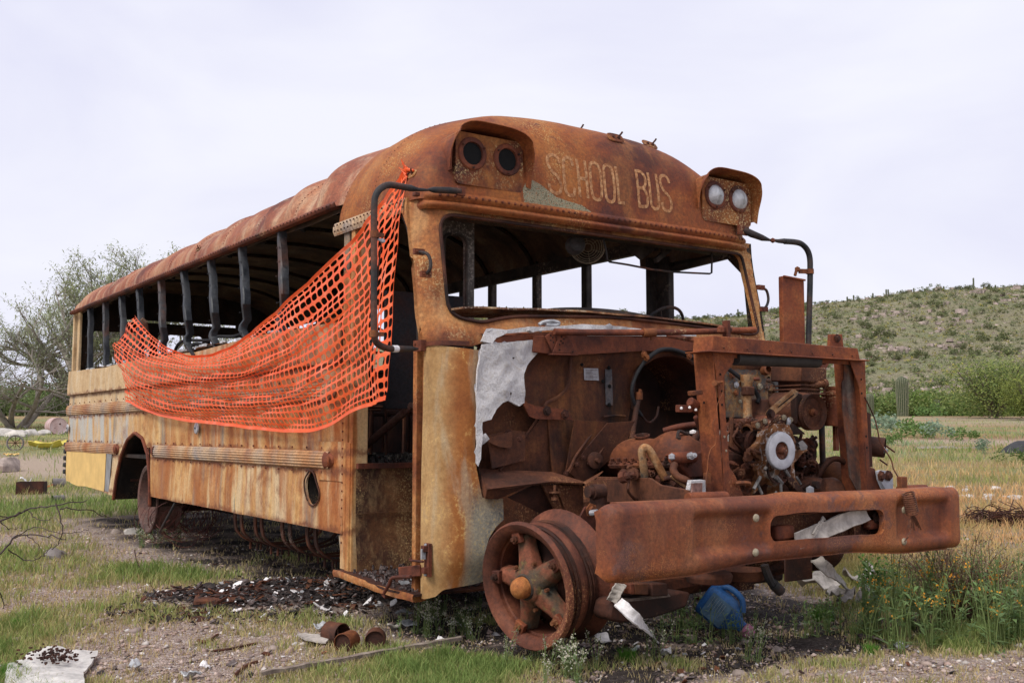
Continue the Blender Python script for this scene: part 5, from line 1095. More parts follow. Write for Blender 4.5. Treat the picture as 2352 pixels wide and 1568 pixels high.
# behind-the-support firewall piece with holes
plate('driver_firewall', 'c2', [(330,325),(560,345),(760,380),(790,420),(730,480),(740,745),(340,745)], .12, M['fire2'], .006, (circ(452, 505, 20, 26), [(645,552),(702,552),(702,632),(645,632)], circ(648, 464, 13, 16)), parent=fwm)
plate('driver_firewall', 'c2', [(760,350),(1060,380),(1060,480),(920,470),(770,440)], .16, M['fire2'], .006, parent=fwm)
b = MB()
for y in (520, 570, 620, 680, 735, 800): b.box((-.3, KF('c2', 700, y, .0)[1], KF('c2', 700, y, .0)[2]), (.02, .6, .02))
b.build('dark_backing', M['soot'], fwm); plate('hole_backing', 'c2', [(330,325),(790,400),(745,760),(330,760)], -.05, M['black'], parent=fwm)
for x, y, r, mt in ((412,510,.012,'alu'),(584,522,.013,'rivet'),(500,465,.012,'orange'),(380,440,.015,'brown'),(570,560,.011,'engine'),(410,570,.012,'orange'),(640,530,.012,'engine'),(650,690,.018,'black'),(440,630,.008,'rivet')): bolt('c2', x, y, .13, r, fwm, mt)
cyl('pedal_bearing', KF('c2', 610, 410, .13), (1,-.2,.2), [(.026,0),(.032,.02),(.032,.05),(.02,.055)], M['orange'], 16, fwm)
cyl('pedal_bearing', KF('c2', 510, 468, .13), (.8,.6,0), [(.012,0),(.012,.06),(0,.06)], M['red'], 10, fwm)
pipe('speedo_cable', [(360,395,.5),(430,450,.52),(510,515,.54),(560,570,.55),(575,610,.55),(565,640,.55)], .012, 'blackrubber', 'c2'); pipe('speedo_cable', [(645,478,.2),(690,490,.28),(715,540,.32),(722,600,.34)], .014, 'pole', 'c2')
cyl('steering_box_tube', KF('c2', 495, 750, .55), (0,0,1), [(.026,0),(.022,.13),(.03,.14),(.03,.19),(.036,.2),(.036,.235),(0,.235)], M['pipe'], 14)
b = MB(); b.box(KF('c2', 497, 555, .56), (.05, .06, .05)); b.build('column_joint', M['brown'], eng, bevel=.008)
# intake, thermostat, front plate
cyl('carburettor_neck', KF('c2', 572, 745, .5), (0,0,1), [(.075,-.02),(.07,.03),(.062,.04),(.062,.09),(.058,.095),(.05,.1),(.04,.1)], M['brown'], 24)
b = MB(); b.box(KF('c2', 600, 800, .52), (.3, .24, .07)); b.box(KF('c2', 540, 860, .50), (.3, .2, .12), (.2, .1, 0)); b.build('intake_manifold', E_, eng, bevel=.02)
cyl('water_outlet', KF('c2', 500, 835, .66), (.55,-.8,-.1), [(.0,.0),(.028,-.02),(.028,.05),(.036,.06),(.036,.085),(.026,.085),(.022,.05)], M['brown'], 16)
b = MB(); b.prism([KF('c2', x, y, .74) for x, y in ((548,780),(630,755),(655,800),(570,850),(550,820))], (-.03, 0, 0)); fl = b.build('outlet_flange', M['brown'], eng, bevel=.004)
for x, y in ((568, 805), (622, 775)): bolt('c2', x, y, .745, .010, fl, 'rivet')
b = MB(); b.prism([KF('c2', x, y, .76) for x, y in ((735,735),(770,728),(828,760),(820,850),(790,880),(715,830))], (-.03, 0, 0)); fl = b.build('compressor_bracket', M['brown'], eng, bevel=.004); bolt('c2', 760, 748, .762, .010, fl, 'rivet'); bolt('c2', 808, 765, .762, .010, fl, 'rivet')
b = MB(); b.ball(KF('c2', 795, 782, .77), .022, 6, (.5, .8, 1.2)); b.build('melted_lump', M['alu'], fl)
cyl('engine_front_tube', KF('c2', 640, 860, .6), (1,-.1,0), [(.0,.1),(.09,.1),(.10,.08),(.10,-.1)], E_, 24)
b = MB(); b.box(KF('c2', 470, 1010, .55), (.25, .2, .26), (.1, .15, .1)); b.build('timing_case', E_, eng, bevel=.03)
cyl('exhaust_flare', KF('c2', 440, 1000, .62), (.9,-.4,.1), [(.02,.06),(.07,.05),(.09,0),(.10,-.08)], E_, 20)
# ribbed white filter can
b = MB()
for k in range(5): b.lathe([(.045,-.012),(.05,0),(.045,.012)], KF('c2', 405, 850+k*18, .6), (.2,-.3,1), 16)
b.build('filter_bellows', plain('grey_white_crust', (.28,.26,.24), .9, .3, 15, .6), eng)
cyl('dipstick_tube', KF('c2', 375, 930, .7), (0,.05,1), [(.012,-.02),(.012,.13),(0,.13)], M['brown'], 8)
# pulleys
def pulley(name, c, X, ro, ax=(1, -.03, .0), face='engine', grooves=2, hub=True, parent=None):
    p = KF('c2', c[0], c[1], X)
    pr = [(0, -.012), (ro*.35, -.012), (ro*.5, -.004), (ro*.78, -.008), (ro*.86, .004), (ro, .010)]
    h = .010
    for g in range(grooves): pr += [(ro, h-.002), (ro*.86, h-.012), (ro, h-.024)]; h -= .024
    pr += [(ro*.9, h), (0, h)]
    o = cyl(name, p, ax, pr, M[face], 36, parent)
    if hub: cyl('pulley_hub', p, ax, [(ro*.22, -.012), (ro*.22, .004), (ro*.14, .004), (ro*.14, .02), (0, .02)], M['engine'], 10, o)
    return o
pulley('compressor_pulley', (975, 710), .80, .098, face='brown'); 
b = MB(); hd = KF('c2', 870, 500, .58)
b.box(hd+Vector((0,0,.05)), (.20, .26, .09), (.0, .05, .12)); b.box(hd+Vector((0,.0,.10)), (.15, .2, .02), (0, .05, .12)); b.build('compressor_head', M['brown'], eng, bevel=.012)
b = MB()
for k in range(5): b.box(hd+Vector((0, 0, -.015-k*.022)), (.19, .225, .009), (0, 0, .05))
b.box(hd+Vector((0, 0, -.06)), (.15, .18, .14), (0, 0, .05)); b.build('compressor_fins', M['brown'], eng, bevel=.002)
for dx, dy in ((-.07, -.07), (.0, -.1), (.08, -.05), (.08, .06)): b = MB(); b.lathe([(.02,0),(.02,.01),(.015,.01),(.015,.03),(0,.03)], hd+Vector((.07, dx*1.1, .10)), (0,0,1), 6); b.build('head_bolt', M['brown'], eng, smooth=.3)
cyl('compressor_crankcase', KF('c2', 840, 690, .62), (1,0,0), [(0,.1),(.07,.1),(.09,.08),(.10,.03),(.10,-.12),(0,-.12)], M['brown'], 24)
cyl('discharge_pipe', KF('c2', 990, 510, .66), (.3,.8,.1), [(.02,-.04),(.02,.05),(.028,.05),(.028,.07),(0,.07)], M['brown'], 12)
b = MB(); b.prism([KF('c2', x, y, .86) for x, y in ((840,540),(868,560),(862,585),(700,725),(665,750),(640,725),(660,690))], (-.02, 0, 0)); st_ = b.build('brace_arm', M['pipe'], eng, bevel=.003)
b = MB(); b.prism([KF('c2', x, y, .875) for x, y in ((835,575),(720,668),(722,676),(838,583))], (-.002, 0, 0)); b.build('arm_slot', M['black'], st_); bolt('c2', 660, 725, .865, .018, st_, 'engine')
b = MB(); b.prism([KF('c2', x, y, .80) for x, y in ((830,790),(880,830),(925,870),(820,875),(820,860))], (-.08, 0, 0)); b.prism([KF('c2', x, y, .78) for x, y in ((845,560),(900,580),(880,640),(860,800),(850,700))], (-.04, 0, 0)); b.build('compressor_foot', M['dark'], eng, bevel=.006)
# brackets behind, upper right
b = MB(); b.prism([KF('c2', x, y, .4) for x, y in ((860,380),(1000,350),(1060,440),(1010,440),(930,425))], (-.02, 0, 0)); b.prism([KF('c2', x, y, .5) for x, y in ((1000,330),(1060,305),(1095,350),(1050,430),(1010,470),(1040,370))], (-.02, 0, 0)); b.tube([KF('c2', 1020, 330, .7), KF('c2', 1075, 300, .7)], .02, 8); b.tube([KF('c2', 1000, 320, .6), KF('c2', 1060, 345, .6)], .018, 8); b.build('hinge_bracket', M['red'], eng, bevel=.003)
M['drip'] = plain('melted_alloy', (.26,.24,.22), .8, .5, 25, .6)
# fan hub, spider bracket
spider = [(520,1000),(590,930),(610,850),(650,825),(680,870),(700,800),(790,800),(815,880),(850,930),(930,985),(890,1010),(840,1080),(835,1150),(890,1230),(880,1245),(800,1180),(750,1200),(742,1290),(700,1340),(690,1260),(640,1230),(590,1260),(545,1300),(575,1215),(560,1130),(590,1060),(560,1040)]
sp_ = plate('water_pump_spider', 'c2', spider, .80, rust('spider_rust', [(.06,.025,.014),(.15,.055,.02),(.24,.10,.035),(.40,.33,.27)], 9, speck=((.6,.55,.5), .3, 40), bs=.7), .035, (circ(660, 1140, 26, 40),), step=.02, amp=.012, dep=lambda u, v: .80+.02*nz(u, v, 3, 20))
cyl('crank_pulley', KF('c2', 715, 1110, .84), (1,-.03,0), [(.055,-.03),(.065,-.01),(.085,0),(.088,.012),(.080,.014),(.078,.0),(.07,-.01)], M['engine'], 30, sp_)
cyl('fan_disc', KF('c2', 738, 990, .90), (1,-.05,0), [(.047,.004),(.075,.006),(.095,.004),(.098,-.002),(.096,-.012),(.04,-.012)], M['alu'], 40, sp_)
wh_ = KF('c2', 740, 990, .90); M['ashy'] = plain('ash_coated_disc', (.50,.50,.53), .8, .2, 12, .7)
cyl('fan_disc_ash', wh_, (1,-.05,0), [(.046,.007),(.06,.010),(.088,.009),(.094,.006)], M['ashy'], 40, sp_)
cyl('fan_shaft', wh_, (1,-.05,0), [(.045,-.02),(.043,.006),(.036,-.005),(.018,-.005),(.018,.02),(.012,.03),(0,.03)], M['engine'], 14, sp_)
for pts in (((655,830),(690,870),(640,900)), ): pass
for (x, y), (x2, y2), r in (((770,1130),(800,1180),.012), ((700,1180),(745,1230),.016), ((735,1200),(740,1300),.010), ((590,1180),(540,1270),.012), ((560,1220),(600,1305),.010), ((850,1180),(885,1235),.009), ((700,1290),(728,1330),.008), ((620,1130),(632,1110),.011)):
    b = MB(); p, q = KF('c2', x, y, .85), KF('c2', x2, y2, .85); P = [p.lerp(q, k/6)+Vector((.01*nz(k,x), .006*nz(k,y,3), 0)) for k in range(7)]; b.tube(P, [.75*r*(1+.7*nz(k, x, y, 2)) for k in range(7)], 6); b.build('melted_drip', M['drip'], sp_)
pulley('idler_pulley', (560, 940), .74, .075, grooves=3, face='engine'); pulley('alternator_pulley', (918, 1005), .72, .078, face='engine')
b = MB(); b.prism([KF('c2', x, y, .80) for x, y in ((862,935),(900,915),(935,955),(930,985),(885,990))], (-.012, 0, 0)); b.build('pump_cover', plain('white_crusted_cover', (.36,.34,.32), .9, .5, 9, .6), sp_, bevel=.003)
# brackets at left
b = MB(); b.tube(spline([KF('c2', x, y, .8) for x, y in ((470,1060),(500,990),(520,985),(585,1010))], 4), .010, 6); b.prism([KF('c2', x, y, .79) for x, y in ((480,1000),(520,985),(540,1040),(510,1090),(475,1050))], (-.01, 0, 0)); b.build('belt_bracket', M['brown'], sp_, bevel=.003)
for x, y in ((500, 1012), (475, 1055), (530, 1090), (545, 1010)): bolt('c2', x, y, .81, .008, sp_, 'brown')
# remote reservoir on the right
rs = cyl('fluid_reservoir', KF('c2', 1138, 810, .62), (0,0,1), [(0,0),(.070,.0),(.074,.01),(.074,.17),(.080,.175),(.080,.19),(.066,.195),(.06,.205),(.066,.212),(.066,.225),(0,.225)], M['red'], 28)
b = MB(); p = KF('c2', 1150, 820, .62); b.box(p+Vector((0,0,-.03)), (.03, .04, .06)); b.box(KF('c2', 1140, 900, .62), (.02, .03, .14)); b.box(KF('c2', 1165, 870, .62), (.03, .06, .025)); b.ball(KF('c2', 1185, 868, .63), .014, 6); b.build('reservoir_bracket', M['red'], rs, bevel=.003)
pipe('brake_hose', [(1035,740,.6),(1040,900,.6),(1045,1060,.6),(1050,1125,.6)], .018, 'pole', 'c2')
pipe('brake_hose', [(905,1190,.7),(950,1190,.72),(1010,1170,.75),(1060,1100,.78),(1110,1055,.8),(1160,1050,.82),(1222,1082,.84)], .016, 'brown', 'c2')
# tilted air tank, lower clutter
tk = cyl('air_tank', KF('c2', 1080, 1160, .52), KF('c2', 1270, 1250, .72)-KF('c2', 1080, 1160, .52), [(0,-.02),(.06,-.015),(.105,.0),(.11,.03),(.112,.24),(.10,.27),(.05,.29),(0,.29)], M['brown'], 32)
b = MB(); b.ball(KF('c2', 1262, 1205, .8), .012, 6); b.build('tank_plug', M['alu'], tk)
for x, y, X, ax, pr, mt in ((1010,1250,.80,(1,.3,0),[(0,.03),(.04,.03),(.05,.0),(.05,-.1)],'brown'), (1120,1290,.82,(.9,-.3,.2),[(0,.05),(.05,.04),(.08,.0),(.085,-.06)],'brown'), (1000,1240,.86,(1,0,0),[(0,.01),(.02,.01),(.02,-.02)],'dark'), (560,1180,.6,(1,-.4,.1),[(0,.06),(.06,.05),(.08,-.1)],'engine'), (450,1190,.66,(1,-.4,0),[(0,.02),(.04,.0),(.06,-.1)],'engine'), (770,1260,.62,(1,0,.3),[(0,.08),(.09,.04),(.11,-.08)],'dark')):
    cyl('engine_accessory', KF('c2', x, y, X), ax, pr, M[mt], 20)
b = MB(); b.prism([KF('c2', x, y, .86) for x, y in ((780,1180),(830,1185),(920,1300),(880,1310),(800,1230))], (-.04, 0, 0)); b.prism([KF('c2', x, y, .8) for x, y in ((830,1250),(870,1250),(980,1330),(850,1330))], (-.04, 0, 0)); b.prism([KF('c2', x, y, .5) for x, y in ((380,1110),(480,1100),(520,1210),(470,1230),(400,1300))], (-.04, 0, 0)); b.build('engine_bracket', M['dark'], eng, bevel=.004)
b = MB(); b.ball(KF('c2', 950, 1278, .9), .03, 7, (.6, 1, .8)); b.ball(KF('c2', 905, 1095, .75), .016, 6); b.build('melted_lump', M['alu'], eng)
for k in range(95):       # assorted bolts, fittings and stubs over the front of the engine
    x, y = random.choice([(random.uniform(370, 560), random.uniform(760, 1300)), (random.uniform(820, 1000), random.uniform(880, 1300)), (random.uniform(1150, 1650)*1., random.uniform(1130, 1290))])
    c_ = 'c2'; X = random.uniform(.55, .8)
    if x > 1150: c_ = 'c1'; X = random.uniform(.5, .75)
    b = MB(); p = KF(c_, x, y, X); d = Vector((random.uniform(.2, 1), random.uniform(-1, .3), random.uniform(-.4, .8))); r = random.uniform(.007, .020)
    b.lathe([(r*1.6, -.03), (r*1.6, 0), (r, 0), (r, r*1.5), (r*.5, r*1.6), (r*.5, r*3), (0, r*3)], p, d, random.choice((6, 8, 12)))
    if k % 3 == 0: b.tube(spline([p, p+d.normalized()*.05+Vector((0,0,-.02)), p+Vector((random.uniform(-.05,.05), random.uniform(-.1,.1), -.08)), p+Vector((random.uniform(-.05,.05), random.uniform(-.12,.12), -.14))], 4), .007, 5)
    b.build('engine_fitting', M[random.choice(['engine', 'brown', 'dark', 'engine'])], eng, smooth=.5)

# ---- bumper ---------------------------------------------------------------------------------
YS = .045; BW = W - .02
def bump_map(s, t, raised=0.0):
    """s along the face (0..BW), beyond the ends it wraps back; t up the face 0..1"""
    rc = .055; half = BW/2
    ys, d = s, 0
    L_ = .085
    if s < 0: a = min(1, -s/(rc*1.5708)); ys = rc*(1-math.sin(a*math.pi/2)); d = rc*(1-math.cos(a*math.pi/2)) + max(0, -s-rc*1.5708)
    elif s > BW-2*rc: q = s-(BW-2*rc); a = min(1, q/(rc*1.5708)); ys = BW-rc+rc*math.sin(a*math.pi/2); d = rc*(1-math.cos(a*math.pi/2)) + max(0, q-rc*1.5708)
    else: ys = s + rc
    cen = sm(.55, .95, ys)*sm(BW-.55, BW-.95, ys)
    z0 = .445 + .030*sm(.40, .95, ys)*sm(BW-.35, BW-.95, ys); z1 = .757 - .0*cen
    if 1.02 < ys < 1.30: z1 += .010*math.sin((ys-1.02)/.28*math.pi)
    h = z1 - z0; re = .045; x = 1.345
    tt = t*(h + re*2*.7) - re*.7
    if t < 0: pass
    qe = max(0, min(ys, BW-ys) + (0 if d == 0 else -.0))
    if qe < .032: ins = .032-math.sqrt(max(0, .032**2-(.032-qe)**2)); z0 += ins; z1 -= ins; h = z1-z0
    zz = z0 + t*h; e = min(t*h, (1-t)*h)
    if e < re: x -= re - math.sqrt(max(0, re*re-(re-e)**2))
    # recessed panels near both ends
    def recess(ya, yb, za, zb):
        return sm(ya-.016, ya+.016, ys)*sm(yb+.016, yb-.016, ys)*sm(za-.016, za+.016, zz)*sm(zb+.016, zb-.016, zz)
    x -= .034*recess(.46, .92, .535, .69) + .034*recess(1.86, 2.28, .52, .69)
    x += .02*cen*0
    # soft swelling at the slot's edges
    x += .004*nz(ys*2.2, zz*5, 1) + .003*nz(ys*6, zz*9, 4)
    return Vector((x - d, .05 + ys*(BW-.05)/BW, zz + .003*nz(ys*3, 7)))
SY0, SY1 = FP(1778, 1215, 1.345)[1], FP(2040, 1205, 1.345)[1]
BH = .31
slot = rounded([(SY0-.105, .29*BH), (SY1-.10, .29*BH), (SY1-.10, .70*BH), (SY0-.105, .70*BH)], [.05]*4, 5)
b = MB(); b.panel(rounded([(-.13, .0005), (BW+.03, .0005), (BW+.03, BH-.0005), (-.13, BH-.0005)], .035, 5), [slot], .015, lambda u, v: bump_map(u, v/BH))
n = 160
def lip(top):
    def f(u, v):
        p = bump_map(.03 + (BW-.19)*u, .9985 if top else .0015); return p + Vector((-.07*v, 0, 0))
    return f
b.grid(n, 3, lip(True)); b.grid(n, 3, lip(False))
bp = b.build('front_bumper', M['bumper'], bus, smooth=.9, solid=.006, offset=-1)
b = MB(); SL = [bump_map(p[0], p[1]/BH) for p in slot]; m_ = len(SL)
b.add(SL + [p + Vector((-.03, 0, 0)) for p in SL], [(i, (i+1) % m_, m_+(i+1) % m_, m_+i) for i in range(m_)]); b.build('slot_flange', M['bumper'], bp, smooth=.8)
for px, py in ((1736, 1189), (1735, 1268), (2076, 1171), (2076, 1243)):
    p = FP(px, py, 1.345); b = MB(); b.lathe([(.018,0),(.017,.005),(.011,.009),(0,.011)], p, (1,0,0), 16); b.build('carriage_bolt', M['rivet'], bp, smooth=1.2)
b = MB(); b.box((1.22, 1.22, .62), (.05, 1.5, .20)); b.build('bumper_backing', M['brown'], bp, bevel=.01)
b = MB(); q = KF('c4', 1330, 400, 1.27); b.box(q, (.05, .14, .05)); b.box(q+Vector((-.02, 0, .09)), (.04, .16, .06)); b.build('tow_hook', M['red'], bp, bevel=.015); q = KF('c4', 700, 460, 1.27); b = MB(); b.box(q, (.05, .12, .07)); b.build('tow_hook', M['red'], bp, bevel=.015)
bolt('c4', 1345, 355, 1.29, .02, bp, 'dark')
# things sitting along the top of the bumper
b = MB(); b.lathe([(.0,-.11),(.026,-.11),(.028,-.10),(.028,.10),(.026,.11),(0,.11)], KF('c2', 200, 1335, 1.12), (.1,1,0), 18); o = b.build('spacer_tube', M['red'], bp); b = MB(); b.lathe([(.012,0),(.012,.004),(0,.004)], KF('c2', 115, 1340, 1.12)+Vector((.0,-.02,0)), (-.1,-1,0), 12); b.build('tube_end', M['rivet'], o)
b = MB(); b.lathe([(.0,-.10),(.026,-.10),(.028,-.09),(.028,.09),(.026,.10),(0,.10)], KF('c2', 1700, 1278, 1.15), (.1,1,0), 18); b.build('spacer_tube', M['red'], bp)
o = plate('lamp_bracket', 'c2', [(1450,1140),(1470,1132),(1545,1140),(1556,1180),(1560,1290),(1520,1300),(1460,1200)], 1.0, M['ashy'], .02); 
for x, y in ((1468, 1175), (1520, 1172)): bolt('c2', x, y, 1.005, .018, o, 'dark')
plate('lamp_bracket', 'c2', [(85,1210),(180,1205),(190,1300),(180,1345),(70,1345)], 1.05, M['fibre'], .03, amp=.02, step=.015)
plate('lamp_bracket', 'c2', [(98,1228),(165,1225),(165,1300),(150,1335),(92,1335)], 1.085, rust('woody_brown', [(.10,.05,.04),(.2,.11,.09),(.3,.2,.17)], 14), .012)
b = MB(); p = KF('c2', 1625, 1265, 1.2); b.box(p+Vector((0,0,.02)), (.03,.05,.08)); b.tube([p+Vector((0,.02,.0)), p+Vector((.08,.06,-.05))], .01, 6)
o = b.build('cable_terminal', M['orange'], bp, bevel=.004)
b = MB(); a0 = KF('c2', 1665, 1300, 1.37); a1 = KF('c2', 1700, 1450, 1.40); P = []
dr_ = (a1-a0); 
for k in range(200):
    t_ = k/199; an = t_*2*math.pi*10; P.append(a0 + dr_*t_ + Vector((.026*math.cos(an), .030*math.sin(an), .008*math.sin(an))))
b.tube(P, .0042, 5)
for k in range(6): b.tube(spline([a1, a1+Vector((.0, .01*(k-2), -.03)), a1+Vector((0, .018*(k-2)+.01, -.06-.01*(k % 3)))], 3), .004, 4)
b.tube(spline([a1+Vector((0,.01,-.05)), a1+Vector((0,-.04,-.1)), a1+Vector((0,-.07,-.13)), a1+Vector((0,-.04,-.11))], 4), .003, 4); b.build('coil_spring', M['brown'], o)
# pieces hanging under the bumper
b = MB(); b.tube(spline([KF('c4', x, y, 1.1) for x, y in ((580,680),(590,720),(620,790),(650,825))], 4), .020, 8); b.tube([KF('c4', 640, 810, 1.1), KF('c4', 690, 860, 1.1)], .026, 9); b.build('radiator_hose', M['pole'], bus)
b = MB(); b.lathe([(0,0),(.10,0),(.11,.03),(.10,.05),(.06,.06)], KF('c4', 200, 800, 1.0), (0,0,1), 20); b.lathe([(0,0),(.10,0),(.12,.05)], KF('c4', 430, 780, .95), (0,0,1), 20); b.box(KF('c4', 810, 700, 1.05), (.01,.20,.12)); b.build('oil_pan', M['dark'], bus, bevel=.015)

# ================================================================ THE NET
def netpt_build():
    cols = [((312,728),(280,775),(264,803),(283,860),(292,915)), ((350,775),(330,810),(322,850),(322,895),(345,942)), ((395,808),(390,830),(388,868),(392,918),(415,962)),
            ((455,822),(455,843),(458,880),(468,925),(500,972)), ((530,798),(545,835),(552,880),(565,930),(592,978)), ((600,750),(628,800),(640,860),(655,925),(680,981)),
            ((672,690),(700,755),(712,830),(728,905),(742,975)), ((745,625),(772,700),(785,780),(800,865),(812,942)), ((820,550),(835,640),(840,730),(845,830),(852,925)),
            ((885,465),(885,560),(872,680),(865,800),(868,918)), ((942,390),(922,500),(908,640),(900,780),(888,910))]
    dep = [(-.05,-.10,-.14,-.10,-.06), (-.06,-.10,-.13,-.10,-.06), (-.07,-.12,-.13,-.09,-.055), (-.08,-.14,-.12,-.08,-.055), (-.08,-.14,-.11,-.08,-.055), (-.07,-.12,-.10,-.08,-.06),
           (-.06,-.10,-.10,-.09,-.07), (-.05,-.09,-.10,-.10,-.10), (-.05,-.08,-.10,-.12,-.13), (-.03,-.07,-.10,-.12,-.14), (.04,-.04,-.08,-.12,-.15)]
    cnt = [7,8,10,11,10,8,6,5,4,3]; cum = [0]
    for c in cnt: cum.append(cum[-1]+c)
    G = [[SP(cols[i][j][0], cols[i][j][1], dep[i][j]) for j in range(5)] for i in range(11)]
    def cr_(p, t):
        n = len(p)-1; t = max(0, min(n-1e-6, t)); k = int(t); f = t-k; a = p[max(k-1,0)]; b_ = p[k]; c = p[k+1]; d = p[min(k+2,n)]
        return .5*((2*b_)+(c-a)*f+(2*a-5*b_+4*c-d)*f*f+(3*b_-a-3*c+d)*f**3)
    def at(S, T, NR):         # S in cell units along, T 0..NR
        for k in range(10):
            if S <= cum[k+1] or k == 9: si = k + (S-cum[k])/cnt[k]; break
        t = T/NR; tt = t*4
        p = cr_([cr_(G[i], tt) for i in range(11)], si)
        fold = .030*math.sin(T*.9 + S*.10)*sm(.0,.15,t)*(1-sm(7, 9.5, si))*(1-t*.5) + .008*math.sin(S*.5 + T*.3) + .016*nz(S*.12, T*.25, 4)
        if si > 8.2: fold += .012*math.sin(S*2.0)*(1-t*.3)
        return Vector((p.x + .010*nz(S*.2, T*.25, 9), p.y - abs(fold)*.8, p.z + .012*math.sin(T*.9 + S*.12)*(1-sm(6, 9, si)) + .006*nz(S*.25, T*.3, 20)))
    return at, cum[-1]
at, NS = netpt_build(); NR = 20
b = MB()
def cell(i, j):
    o_ = [(-1,-1),(-.33,-1),(.33,-1),(1,-1),(1,-.33),(1,.33),(1,1),(.33,1),(-.33,1),(-1,1),(-1,.33),(-1,-.33)]
    g = rng.uniform(-.05, .05); kx = .86+g*.6; ky = .71+g*1.6
    vs = []
    for x, y in o_: vs.append(at(i+.5+x*.5, j+.5+y*.5, NR))
    for x, y in o_:
        a = math.atan2(y, x); c, s_ = math.cos(a), math.sin(a); r = 1/((abs(c)**3.2+abs(s_)**3.2)**(1/3.2))
        vs.append(at(i+.5+c*r*.5*kx, j+.5+s_*r*.5*ky, NR))
    torn = random.random() < .05
    b.add([to_world(v) for v in vs], [(k, (k+1) % 12, 12+(k+1) % 12, 12+k) for k in range(12) if not (torn and k in (4, 5))])
for i in range(NS):
    for j in range(NR): cell(i, j)
def selv(T0, T1):
    b.grid(NS*3, 1, lambda u, v: to_world(at(u*NS, T0 + (T1-T0)*v, NR)))
b.grid(NS*3, 1, lambda u, v: to_world(at(u*NS, 0, NR) + Vector((0, -.01*v, .016*v)))); b.grid(NS*3, 1, lambda u, v: to_world(at(u*NS, NR, NR) + Vector((0, -.004*v, -.020*v))))
tip = at(NS, 0, NR)
for k in range(5):
    b.tube([to_world(tip+Vector((0,0,-.01*k))), to_world(tip+Vector((.01*k-.02,-.02,.03-.02*k))), to_world(tip+Vector((.03*math.sin(k*2.1)-.02,-.03,.055-.02*k)))], [.006,.004,.001], 4)
b.tube([to_world(tip+Vector((-.03,0,-.05))), to_world(tip+Vector((0,-.01,0))), to_world(SP(950, 392, 0.03))], [.02, .012, .006], 5)
t = NT('orange_mesh_plastic'); nn = t.noise(t.oc(), 8, 4, .6)
dif = t.p; t.done(t.ramp(nn, [(.3, (.92,.12,.02)), (.55, (1.0,.20,.05)), (.7, (1.0,.32,.17))]), .42, nn, .1, spec=.5)
tr = t.n('ShaderNodeBsdfTranslucent'); tr.inputs[0].default_value = (1.0,.20,.05,1); ms = t.n('ShaderNodeMixShader'); ms.inputs[0].default_value = .38
t.L(t.p.outputs[0], ms.inputs[1]); t.L(tr.outputs[0], ms.inputs[2]); t.L(ms.outputs[0], t.out.inputs[0])
net = b.build('safety_net', t.mat, smooth=1.2, solid=.0018); tag(net, 'torn orange plastic mesh fencing draped along the side of the bus', 'safety net')
b = MB(); p = SP(333, 740, -.04); b.tube([to_world(p+Vector((0,-.03,.03))), to_world(p), to_world(p+Vector((-.05,.03,-.08)))], [.018,.024,.02], 6); tag(b.build('wood_peg', plain('grey_brown_wood', (.2,.12,.08), .9, .3, 20, .4)), 'weathered wooden stub holding up the left end of the orange mesh', 'peg')

# ================================================================ GROUND
def F(x, y, k, o=0): return mnoise.fractal((x*k, y*k, o), 1.0, 2.0, 4)
PILE = GP(730, 1375); PILE2 = GP(560, 1400)
def soot_shade_amt(x, y):
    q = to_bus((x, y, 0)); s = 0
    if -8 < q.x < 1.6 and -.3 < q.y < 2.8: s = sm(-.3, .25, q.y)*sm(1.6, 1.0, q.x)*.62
    if -.8 < q.x < 1.5 and -.1 < q.y < 2.9: s = max(s, .95*sm(-.1, .25, q.y)*sm(1.5, 1.1, q.x)*sm(2.9, 2.5, q.y))  # sooty soil under the nose, deepened to paint in the shadow there too
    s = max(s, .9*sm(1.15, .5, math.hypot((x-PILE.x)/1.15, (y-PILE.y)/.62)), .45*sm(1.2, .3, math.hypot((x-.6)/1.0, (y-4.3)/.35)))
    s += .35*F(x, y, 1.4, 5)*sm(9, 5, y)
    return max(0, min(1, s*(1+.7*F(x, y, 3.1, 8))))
def gdens(x, y):
    f = F(x, y, .55, 1)*1.0 + F(x, y, 2.0, 2)*.55
    g = .66 + f*.85
    q = GP_CL
    for cx, cy, rx, ry, am in GP_CL: g += am*math.exp(-(((x-cx)/rx)**2 + ((y-cy)/ry)**2))
    g -= soot_shade_amt(x, y)*1.5
    if y > 13: g = max(g, .5)
    if x > .3*y and y > 5.2: g = max(g, .75*sm(5.2, 6.5, y))
    return max(0, min(1.3, g))
def clump(px, py, rx, ry, am): p = GP(px, py); return (p.x, p.y, rx, ry, am)
GP_CL = [clump(500, 1320, .7, .45, 1.3), clump(600, 1290, .5, .3, .6), clump(150, 1165, 1.6, 1.2, .7), clump(1050, 1440, .5, .25, .9), clump(1200, 1520, .8, .25, .8), clump(1900, 1470, .6, .2, .8), clump(1600, 1530, .7, .2, .6), clump(2150, 1450, .9, .35, .9),
         clump(250, 1500, .5, .3, -.7), clump(600, 1530, .6, .25, -.5), clump(420, 1450, .5, .3, -.5), clump(2100, 1550, .8, .12, -.6), clump(60, 1400, .5, .5, -.2), clump(780, 1250, 1.0, .5, .5), clump(120, 1535, .35, .12, -2.5), clump(330, 1260, .6, .5, -.3)]
def sand_amt(x, y):
    q = 0
    a = x/max(y, .1)
    if y > 12 and x < 0: q = sm(17.5, 19, y)*sm(27, 24, y)*.9
    if y > 12 and x > 0: q = max(q, sm(46, 52, y)*sm(74, 66, y)*.4, sm(29, 30.5, y)*sm(35, 33, y)*.8*sm(.22, .33, a))
    return max(0, min(1, q*(1+F(x, y, .12, 7)*1.2)))
xs = sorted(set([round(v, 3) for v in list(np.arange(-7, 8, .09))] + [round(s*v, 3) for s in (-1, 1) for v in 8*np.power(1.09, np.arange(0, 46))]))
